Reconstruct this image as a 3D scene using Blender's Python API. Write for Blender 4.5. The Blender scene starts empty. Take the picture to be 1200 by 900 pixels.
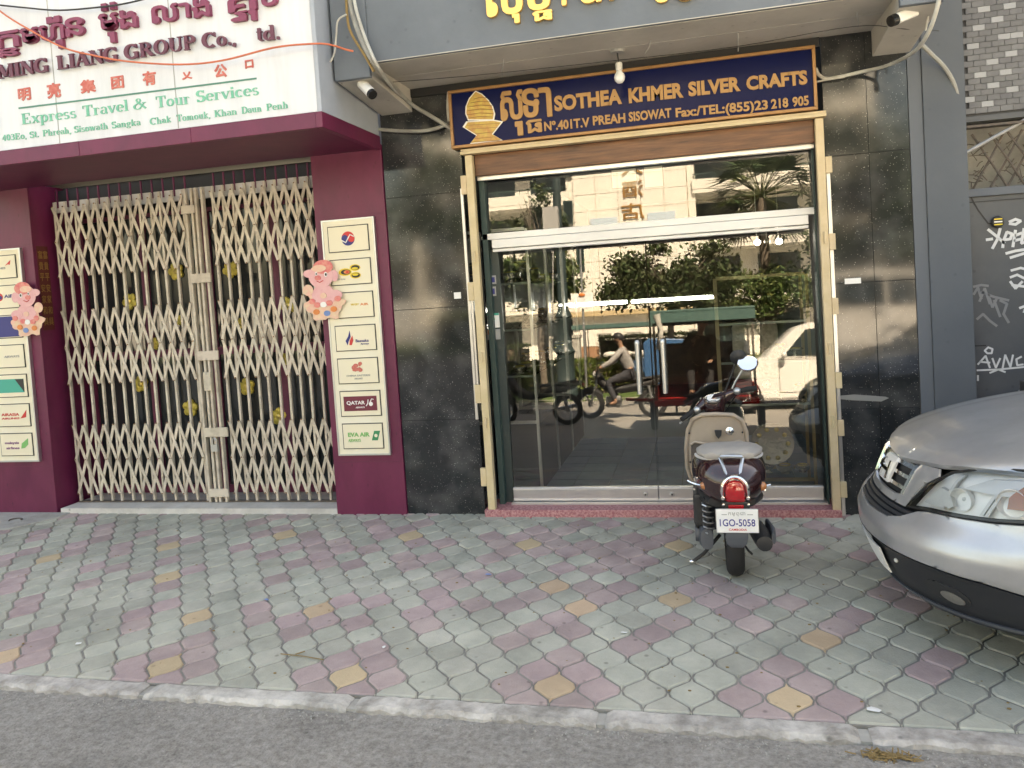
import bpy, bmesh, math, random
from mathutils import Vector, Matrix
PI = math.pi
random.seed(7)
SC = bpy.context.scene
COL = SC.collection

# ------------------------------------------------------------------ camera (position and lens solved from the paving and the shopfront)
FPX, YAW, PIT, ROL = 925.99, 0.230467, 0.046375, 0.064728
PPX, PPY = 607.40, 380.23
CAM = Vector((0.0, -5.773, 1.725))
SLOPE = 0.02993            # the pavement falls towards the kerb
def _basis():
    c, s = math.cos(YAW), math.sin(YAW)
    x = Vector((c, s, 0)); y = Vector((-s, c, 0)); z = Vector((0, 0, 1))
    c, s = math.cos(PIT), math.sin(PIT)
    f = c*y - s*z; z2 = s*y + c*z
    c, s = math.cos(ROL), math.sin(ROL)
    return c*x - s*z2, s*x + c*z2, f
RX, UP, FW = _basis()
cd = bpy.data.cameras.new('camera'); cam = bpy.data.objects.new('camera', cd); COL.objects.link(cam)
cam.matrix_world = Matrix(((RX.x, UP.x, -FW.x, CAM.x), (RX.y, UP.y, -FW.y, CAM.y), (RX.z, UP.z, -FW.z, CAM.z), (0, 0, 0, 1)))
cd.sensor_width = 36.0; cd.lens = FPX*36/1200
cd.shift_x = -(PPX-600)/1200; cd.shift_y = (PPY-450)/1200
cd.clip_start = 0.05; cd.clip_end = 2000
SC.camera = cam
# ------------------------------------------------------------------ world, sun, exposure
SUN_EL, SUN_AZ = math.radians(50), math.radians(20)      # the sun stands behind the shops; azimuth from +Y towards +X
w = bpy.data.worlds.new('World'); SC.world = w; w.use_nodes = True
nt = w.node_tree; nt.nodes.clear()
sky = nt.nodes.new('ShaderNodeTexSky'); sky.sky_type = 'NISHITA'; sky.sun_disc = False
sky.sun_elevation = SUN_EL; sky.sun_rotation = SUN_AZ; sky.dust_density = 4.0; sky.air_density = 1.3; sky.ozone_density = 1.0
bg = nt.nodes.new('ShaderNodeBackground'); bg.inputs['Strength'].default_value = 0.062
ow = nt.nodes.new('ShaderNodeOutputWorld')
nt.links.new(sky.outputs[0], bg.inputs['Color']); nt.links.new(bg.outputs[0], ow.inputs['Surface'])
sl = bpy.data.lights.new('sun', 'SUN'); sl.energy = 5.0; sl.angle = math.radians(0.5); sl.color = (1.0, 0.95, 0.87)
so = bpy.data.objects.new('sun', sl); COL.objects.link(so)
sd = Vector((math.sin(SUN_AZ)*math.cos(SUN_EL), math.cos(SUN_AZ)*math.cos(SUN_EL), math.sin(SUN_EL)))
so.rotation_euler = sd.to_track_quat('Z', 'Y').to_euler()
SC.view_settings.view_transform = 'Standard'; SC.view_settings.look = 'None'
SC.view_settings.exposure = 3.38; SC.view_settings.gamma = 1.0
SC.view_settings.use_white_balance = True; SC.view_settings.white_balance_temperature = 8700; SC.view_settings.white_balance_tint = 12
SC.render.engine = 'CYCLES'; SC.cycles.max_bounces = 8; SC.cycles.transparent_max_bounces = 16

# ------------------------------------------------------------------ surveying helpers: read a real position off a known plane
def _ray(u, v): return FW + RX*((u-PPX)/FPX) - UP*((v-PPY)/FPX)
def at(u, v, Y=0.0):
    d = _ray(u, v); return CAM + d*((Y-CAM.y)/d.y)
def ground(u, v, z0=0.0):
    d = _ray(u, v); return CAM + d*((z0 + SLOPE*CAM.y - CAM.z)/(d.z - SLOPE*d.y))
TILT, YG = 0.045, 0.15          # the hung glass leans inwards by 2.6 degrees
def across(u, v, Y):            # where a thing seen mirrored in the shop glass really stands, across the street
    d = _ray(u, v); p = CAM + d*((YG-CAM.y)/d.y)
    n = Vector((0, -math.cos(TILT), math.sin(TILT))); d2 = d - n*(2*d.dot(n))
    return p + d2*((Y-p.y)/d2.y)
def gz(y): return SLOPE*min(0, y) if y > -2.6 else -0.108

# ------------------------------------------------------------------ materials
MATS = {}
def mat(name, col, rough=0.6, metal=0.0, col2=None, scale=8.0, bump=0.0, bscale=60.0, spec=0.5, emit=None, es=0.0, coat=0.0, rnd=0.0, island=False, detail=4.0, stretch=None, lo=0.35, hi=0.65, rvar=0.0, grime=0.0):
    if name in MATS: return MATS[name]
    m = bpy.data.materials.new(name); m.use_nodes = True; N = m.node_tree.nodes; L = m.node_tree.links
    b = N['Principled BSDF']
    c = tuple(col)+(1,); b.inputs['Base Color'].default_value = c
    b.inputs['Roughness'].default_value = rough; b.inputs['Metallic'].default_value = metal
    b.inputs['Specular IOR Level'].default_value = spec; b.inputs['Coat Weight'].default_value = coat; b.inputs['Coat Roughness'].default_value = 0.06
    tc = N.new('ShaderNodeNewGeometry'); vec = tc.outputs['Position']
    if stretch:
        mp = N.new('ShaderNodeMapping'); mp.inputs['Scale'].default_value = stretch; L.new(vec, mp.inputs[0]); vec = mp.outputs[0]
    out = None
    if col2 is not None:
        nz = N.new('ShaderNodeTexNoise'); nz.inputs['Scale'].default_value = scale; nz.inputs['Detail'].default_value = detail; nz.inputs['Roughness'].default_value = 0.65
        L.new(vec, nz.inputs['Vector'])
        rp = N.new('ShaderNodeValToRGB'); rp.color_ramp.elements[0].position = lo; rp.color_ramp.elements[1].position = hi
        rp.color_ramp.elements[0].color = c; rp.color_ramp.elements[1].color = tuple(col2)+(1,)
        L.new(nz.outputs[0], rp.inputs[0]); out = rp.outputs[0]
        if rvar:
            mr = N.new('ShaderNodeMapRange'); mr.inputs['To Min'].default_value = max(0.02, rough-rvar); mr.inputs['To Max'].default_value = min(1, rough+rvar)
            L.new(nz.outputs[0], mr.inputs['Value']); L.new(mr.outputs[0], b.inputs['Roughness'])
    if grime:
        ng = N.new('ShaderNodeTexNoise'); ng.inputs['Scale'].default_value = 1.7; ng.inputs['Detail'].default_value = 9; ng.inputs['Roughness'].default_value = 0.7
        L.new(vec, ng.inputs['Vector']); mg = N.new('ShaderNodeMapRange'); mg.inputs['From Min'].default_value = 0.3; mg.inputs['From Max'].default_value = 0.62
        mg.inputs['To Min'].default_value = 1-grime; mg.inputs['To Max'].default_value = 1.0; L.new(ng.outputs[0], mg.inputs['Value'])
        mm = N.new('ShaderNodeVectorMath'); mm.operation = 'SCALE'; L.new(out, mm.inputs[0]); L.new(mg.outputs[0], mm.inputs['Scale']); out = mm.outputs[0]
        ns = N.new('ShaderNodeTexVoronoi'); ns.inputs['Scale'].default_value = 9; L.new(vec, ns.inputs['Vector']); ms = N.new('ShaderNodeMapRange'); ms.inputs['From Min'].default_value = 0.05; ms.inputs['From Max'].default_value = 0.13; ms.inputs['To Min'].default_value = 1-grime*1.3; L.new(ns.outputs['Distance'], ms.inputs['Value'])
        m3_ = N.new('ShaderNodeVectorMath'); m3_.operation = 'SCALE'; L.new(out, m3_.inputs[0]); L.new(ms.outputs[0], m3_.inputs['Scale']); out = m3_.outputs[0]
    if rnd:
        if island: src = N.new('ShaderNodeNewGeometry').outputs['Random Per Island']
        else: src = N.new('ShaderNodeObjectInfo').outputs['Random']
        hs = N.new('ShaderNodeHueSaturation')
        mr = N.new('ShaderNodeMapRange'); mr.inputs['To Min'].default_value = 1-rnd; mr.inputs['To Max'].default_value = 1+rnd
        L.new(src, mr.inputs['Value']); L.new(mr.outputs[0], hs.inputs['Value'])
        mh = N.new('ShaderNodeMath'); mh.operation = 'MULTIPLY'; mh.inputs[1].default_value = 7.13
        fr = N.new('ShaderNodeMath'); fr.operation = 'FRACT'; L.new(src, mh.inputs[0]); L.new(mh.outputs[0], fr.inputs[0])
        m2 = N.new('ShaderNodeMapRange'); m2.inputs['To Min'].default_value = 0.5-rnd*0.12; m2.inputs['To Max'].default_value = 0.5+rnd*0.12
        L.new(fr.outputs[0], m2.inputs['Value']); L.new(m2.outputs[0], hs.inputs['Hue'])
        if out is not None: L.new(out, hs.inputs['Color'])
        else: hs.inputs['Color'].default_value = c
        out = hs.outputs[0]
    if out is not None: L.new(out, b.inputs['Base Color'])
    if bump:
        n2 = N.new('ShaderNodeTexNoise'); n2.inputs['Scale'].default_value = bscale; n2.inputs['Detail'].default_value = 5
        L.new(vec, n2.inputs['Vector'])
        bp = N.new('ShaderNodeBump'); bp.inputs['Strength'].default_value = bump; bp.inputs['Distance'].default_value = 0.01
        L.new(n2.outputs[0], bp.inputs['Height']); L.new(bp.outputs[0], b.inputs['Normal'])
    if emit:
        b.inputs['Emission Color'].default_value = tuple(emit)+(1,); b.inputs['Emission Strength'].default_value = es
    MATS[name] = m; return m
def srgb(r, g, b):
    f = lambda c: (c/255/12.92) if c <= 10 else (((c/255)+0.055)/1.055)**2.4
    return (f(r), f(g), f(b))
def glass_mat(name, tint=(0.85, 0.9, 0.88), ior=1.9, rough=0.0):
    m = bpy.data.materials.new(name); m.use_nodes = True; N = m.node_tree.nodes; L = m.node_tree.links; N.clear()
    o = N.new('ShaderNodeOutputMaterial'); mx = N.new('ShaderNodeMixShader'); t = N.new('ShaderNodeBsdfTransparent'); g = N.new('ShaderNodeBsdfGlossy')
    fr = N.new('ShaderNodeFresnel'); fr.inputs['IOR'].default_value = ior
    t.inputs['Color'].default_value = tuple(tint)+(1,); g.inputs['Roughness'].default_value = rough
    L.new(fr.outputs[0], mx.inputs[0]); L.new(t.outputs[0], mx.inputs[1]); L.new(g.outputs[0], mx.inputs[2]); L.new(mx.outputs[0], o.inputs['Surface'])
    MATS[name] = m; return m
def granite(name, base, fleck, rough=0.055):
    m = bpy.data.materials.new(name); m.use_nodes = True; N = m.node_tree.nodes; L = m.node_tree.links
    b = N['Principled BSDF']; tc = N.new('ShaderNodeNewGeometry')
    v = N.new('ShaderNodeTexVoronoi'); v.inputs['Scale'].default_value = 62; v.inputs['Randomness'].default_value = 1
    nz = N.new('ShaderNodeTexNoise'); nz.inputs['Scale'].default_value = 25; nz.inputs['Detail'].default_value = 6
    mx = N.new('ShaderNodeMath'); mx.operation = 'MULTIPLY_ADD'; mx.inputs[1].default_value = 0.30; 
    L.new(tc.outputs['Position'], v.inputs['Vector']); L.new(tc.outputs['Position'], nz.inputs['Vector'])
    L.new(nz.outputs[0], mx.inputs[0]); L.new(v.outputs['Distance'], mx.inputs[2])
    rp = N.new('ShaderNodeValToRGB'); E = rp.color_ramp.elements
    E[0].position = 0.245; E[0].color = tuple(fleck)+(1,); E[1].position = 0.30; E[1].color = tuple(base)+(1,)
    L.new(mx.outputs[0], rp.inputs[0])
    n4 = N.new('ShaderNodeTexNoise'); n4.inputs['Scale'].default_value = 4.5; n4.inputs['Detail'].default_value = 10; L.new(tc.outputs['Position'], n4.inputs['Vector'])
    r4 = N.new('ShaderNodeValToRGB'); r4.color_ramp.elements[0].position = 0.45; r4.color_ramp.elements[1].position = 0.72; r4.color_ramp.elements[0].color = (0, 0, 0, 1); r4.color_ramp.elements[1].color = (0.05, 0.05, 0.048, 1)
    L.new(n4.outputs[0], r4.inputs[0]); ad = N.new('ShaderNodeVectorMath'); ad.operation = 'ADD'; L.new(rp.outputs[0], ad.inputs[0]); L.new(r4.outputs[0], ad.inputs[1]); L.new(ad.outputs[0], b.inputs['Base Color'])
    n3 = N.new('ShaderNodeTexNoise'); n3.inputs['Scale'].default_value = 3; n3.inputs['Detail'].default_value = 6
    L.new(tc.outputs['Position'], n3.inputs['Vector'])
    mr = N.new('ShaderNodeMapRange'); mr.inputs['To Min'].default_value = rough*0.4; mr.inputs['To Max'].default_value = rough*2.2
    L.new(n3.outputs[0], mr.inputs['Value']); L.new(mr.outputs[0], b.inputs['Roughness'])
    b.inputs['Specular IOR Level'].default_value = 0.6
    MATS[name] = m; return m

# ------------------------------------------------------------------ mesh builder
class MB:
    def __init__(s): s.v = []; s.f = []; s.m = []; s.cur = 0
    def add(s, vs, fs):
        n = len(s.v); s.v += [Vector(p) for p in vs]; s.f += [tuple(i+n for i in f) for f in fs]; s.m += [s.cur]*len(fs); return s
    def box(s, a, b, bev=0.0):
        x0, y0, z0 = a; x1, y1, z1 = b
        if x0 > x1: x0, x1 = x1, x0
        if y0 > y1: y0, y1 = y1, y0
        if z0 > z1: z0, z1 = z1, z0
        if not bev:
            return s.add([(x0,y0,z0),(x1,y0,z0),(x1,y1,z0),(x0,y1,z0),(x0,y0,z1),(x1,y0,z1),(x1,y1,z1),(x0,y1,z1)],
                         [(3,2,1,0),(4,5,6,7),(0,1,5,4),(1,2,6,5),(2,3,7,6),(3,0,4,7)])
        t = bpy.data.meshes.new('t'); bm = bmesh.new(); bmesh.ops.create_cube(bm, size=1)
        for v in bm.verts: v.co = Vector(((x0+x1)/2+v.co.x*(x1-x0), (y0+y1)/2+v.co.y*(y1-y0), (z0+z1)/2+v.co.z*(z1-z0)))
        bmesh.ops.bevel(bm, geom=bm.edges[:], offset=bev, segments=2, affect='EDGES', profile=0.6)
        s.bm(bm); bm.free(); bpy.data.meshes.remove(t); return s
    def bm(s, bm):
        bm.verts.index_update(); return s.add([v.co.copy() for v in bm.verts], [tuple(v.index for v in f.verts) for f in bm.faces])
    def tube(s, pts, r, n=8, closed=False, cap=True):
        pts = [Vector(p) for p in pts]; rs = r if isinstance(r, (list, tuple)) else [r]*len(pts)
        K = len(pts); rings = []; prev = None
        for i, p in enumerate(pts):
            a = pts[(i-1) % K] if (closed or i > 0) else p; b = pts[(i+1) % K] if (closed or i < K-1) else p
            t = (b-a).normalized() if (b-a).length > 1e-9 else Vector((0,0,1))
            if prev is None:
                u = t.cross(Vector((0,0,1)));  u = u if u.length > 0.1 else t.cross(Vector((1,0,0))); u.normalize()
            else:
                u = prev - t*prev.dot(t);  u = u if u.length > 1e-6 else t.orthogonal(); u.normalize()
            prev = u; w2 = t.cross(u)
            rings.append([p + (u*math.cos(2*PI*k/n) + w2*math.sin(2*PI*k/n))*rs[i] for k in range(n)])
        vs = [q for g in rings for q in g]; fs = []
        for i in range(K if closed else K-1):
            j = (i+1) % K
            for k in range(n): fs.append((i*n+k, i*n+(k+1) % n, j*n+(k+1) % n, j*n+k))
        if cap and not closed: fs += [tuple(range(n-1, -1, -1)), tuple((K-1)*n+k for k in range(n))]
        return s.add(vs, fs)
    def lathe(s, prof, c, axis='Z', n=16, arc=1.0):
        # prof = [(radius, height)]
        vs = []; fs = []; K = len(prof); c = Vector(c)
        for r, h in prof:
            for k in range(n):
                a = 2*PI*k/n*arc; x, y = r*math.cos(a), r*math.sin(a)
                vs.append(c + (Vector((x, y, h)) if axis == 'Z' else Vector((x, h, y)) if axis == 'Y' else Vector((h, x, y))))
        for i in range(K-1):
            for k in range(n if arc == 1 else n-1): fs.append((i*n+k, i*n+(k+1) % n, (i+1)*n+(k+1) % n, (i+1)*n+k))
        return s.add(vs, fs)
    def prism(s, poly, fn, d):
        # poly: 2D outline; fn(a, b, depth) -> 3D; extruded by d
        n = len(poly); vs = [fn(a, b, 0) for a, b in poly] + [fn(a, b, d) for a, b in poly]
        fs = [tuple(range(n)), tuple(range(2*n-1, n-1, -1))] + [(i, (i+1) % n + 0, (i+1) % n + n, i+n) for i in range(n)]
        fs = [fs[0], fs[1]] + [(i+n, (i+1) % n + n, (i+1) % n, i) for i in range(n)]
        return s.add(vs, fs)
    def wall(s, poly, Y, d):        # outline in X, Z extruded along Y
        return s.prism(poly, lambda a, b, t: Vector((a, Y+t, b)), d)
    def ball(s, c, r, n=12, m=8, sc=(1, 1, 1)):
        c = Vector(c); vs = []; fs = []
        for i in range(m+1):
            th = PI*i/m
            for k in range(n):
                a = 2*PI*k/n; vs.append(c + Vector((r*sc[0]*math.sin(th)*math.cos(a), r*sc[1]*math.sin(th)*math.sin(a), r*sc[2]*math.cos(th))))
        for i in range(m):
            for k in range(n): fs.append((i*n+k, i*n+(k+1) % n, (i+1)*n+(k+1) % n, (i+1)*n+k)[::-1])
        return s.add(vs, fs)
    def loft(s, rings, cap=True):
        n = len(rings[0]); vs = [p for g in rings for p in g]; fs = []
        for i in range(len(rings)-1):
            for k in range(n): fs.append((i*n+k, i*n+(k+1) % n, (i+1)*n+(k+1) % n, (i+1)*n+k))
        if cap: fs += [tuple(range(n-1, -1, -1)), tuple((len(rings)-1)*n+k for k in range(n))]
        return s.add(vs, fs)
    def xf(s, M, start=0):
        for i in range(start, len(s.v)): s.v[i] = M @ s.v[i]
        return s
    def build(s, name, ms, parent=None, smooth=False, world=True, bevel=0, fixn=True, kind=None, label=None):
        me = bpy.data.meshes.new(name)
        inv = parent.get('_inv') if False else (INV.get(parent.name) if (parent is not None and world) else None)
        vs = [inv @ v for v in s.v] if inv is not None else s.v
        me.from_pydata([tuple(v) for v in vs], [], s.f)
        ms = ms if isinstance(ms, (list, tuple)) else [ms]
        for m_ in ms: me.materials.append(m_)
        if len(ms) > 1:
            for p, k in zip(me.polygons, s.m): p.material_index = min(k, len(ms)-1)
        if fixn:
            bm = bmesh.new(); bm.from_mesh(me)
            bmesh.ops.remove_doubles(bm, verts=bm.verts[:], dist=1e-5) if smooth else None
            bmesh.ops.recalc_face_normals(bm, faces=bm.faces[:]); bm.to_mesh(me); bm.free()
        if smooth:
            for p in me.polygons: p.use_smooth = True
            try: me.set_sharp_from_angle(angle=math.radians(42))
            except Exception: pass
        o = bpy.data.objects.new(name, me); COL.objects.link(o)
        if parent is not None:
            o.parent = parent
            INV[o.name] = INV.get(parent.name, Matrix()) if world else Matrix()
        else: INV[o.name] = Matrix()
        if bevel:
            bv = o.modifiers.new('bevel', 'BEVEL'); bv.width = bevel; bv.segments = 2; bv.limit_method = 'ANGLE'; bv.angle_limit = math.radians(40)
        if kind: o['kind'] = kind
        if label: o['label'] = label
        return o
INV = {}
def thing(name, label, cat, loc=(0, 0, 0), rotz=0.0, group=None, rot=None):
    o = bpy.data.objects.new(name, None); COL.objects.link(o); o.empty_display_size = 0.2
    M = Matrix.Translation(Vector(loc)) @ (rot if rot is not None else Matrix.Rotation(rotz, 4, 'Z'))
    o.matrix_world = M; INV[o.name] = M.inverted()
    o['label'] = label; o['category'] = cat
    if group: o['group'] = group
    return o
def tag(o, label, cat, group=None):
    o['label'] = label; o['category'] = cat
    if group: o['group'] = group
    return o
def copy_tree(o, parent=None):
    c = o.copy(); COL.objects.link(c); c.parent = parent
    for ch in list(o.children): copy_tree(ch, c)
    return c
def B(a, b, bev=0.0): return MB().box(a, b, bev)

# ------------------------------------------------------------------ lettering
def text_geo(s_, extr=0.004, off=0.0, res=3):
    c = bpy.data.curves.new('t', 'FONT'); c.body = s_; c.size = 1; c.extrude = extr; c.offset = off; c.resolution_u = res
    o = bpy.data.objects.new('t', c); me = o.to_mesh()
    vs = [v.co.copy() for v in me.vertices]; fs = [tuple(p.vertices) for p in me.polygons]
    o.to_mesh_clear(); bpy.data.objects.remove(o); bpy.data.curves.remove(c)
    return vs, fs
def lay(mb, s_, X0, X1, Z0, Z1, Y, depth=0.004, off=0.0, rise=0.0, facing=-1, box=None, shear=0.0):
    # put the glyphs of s_ so that their outline fills the box X0..X1, Z0..Z1 on the plane Y
    vs, fs = text_geo(s_, 0.5, off)
    if not vs: return mb
    if box: a0, a1, b0, b1 = box
    else:
        a0 = min(v.x for v in vs); a1 = max(v.x for v in vs); b0 = min(v.y for v in vs); b1 = max(v.y for v in vs)
    k = (X1-X0)/(a1-a0); q = (Z1-Z0)/(b1-b0)
    out = []
    for v in vs:
        f = (v.x-a0)/(a1-a0)
        xx = X0+(v.x-a0)*k if facing < 0 else X1-(v.x-a0)*k
        out.append(Vector((xx, Y + (0.5-v.z)*depth if facing < 0 else Y - (0.5-v.z)*depth, Z0+(v.y-b0)*q + rise*f)))
    return mb.add(out, fs)
def word(mb, s_, p0, p1, h, Y, depth=0.004, off=0.0, cap=None):
    # s_ set on a baseline from world point p0 to p1 (pixels on plane Y), capital height h metres
    a = at(p0[0], p0[1], Y); b = at(p1[0], p1[1], Y)
    vs, fs = text_geo(s_, 0.5, off)
    x0 = min(v.x for v in vs); x1 = max(v.x for v in vs); k = (b.x-a.x)/(x1-x0); q = h/0.70
    return mb.add([Vector((a.x+(v.x-x0)*k, Y+(0.5-v.z)*depth, a.z+v.y*q+(b.z-a.z)*(v.x-x0)/(x1-x0))) for v in vs], fs)
def gbox(mb, ch, u0, v0, u1, v1, Y, depth=0.01, off=0.02, clipz=None):
    # heavier strokes: the thin glyph laid several times, each a hair apart in depth
    um, vm = (u0+u1)/2, (v0+v1)/2
    x0, x1, z0, z1 = at(u0, vm, Y).x, at(u1, vm, Y).x, at(um, v1, Y).z, at(um, v0, Y).z
    e = off*0.38*min(1.0, 4*(z1-z0)+0.4) if off > 0.010 else 0
    for k, (a, b) in enumerate([(0, 0)] if not e else [(1, 0), (-1, 0), (0, 1), (0, -1), (.7, .7), (-.7, -.7), (-.7, .7), (.7, -.7)]):
        lay(mb, ch, x0+e+a*e, x1-e+a*e, z0+e+b*e, z1-e+b*e, Y-0.00035*k, depth, 0.004)
    return mb

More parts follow.
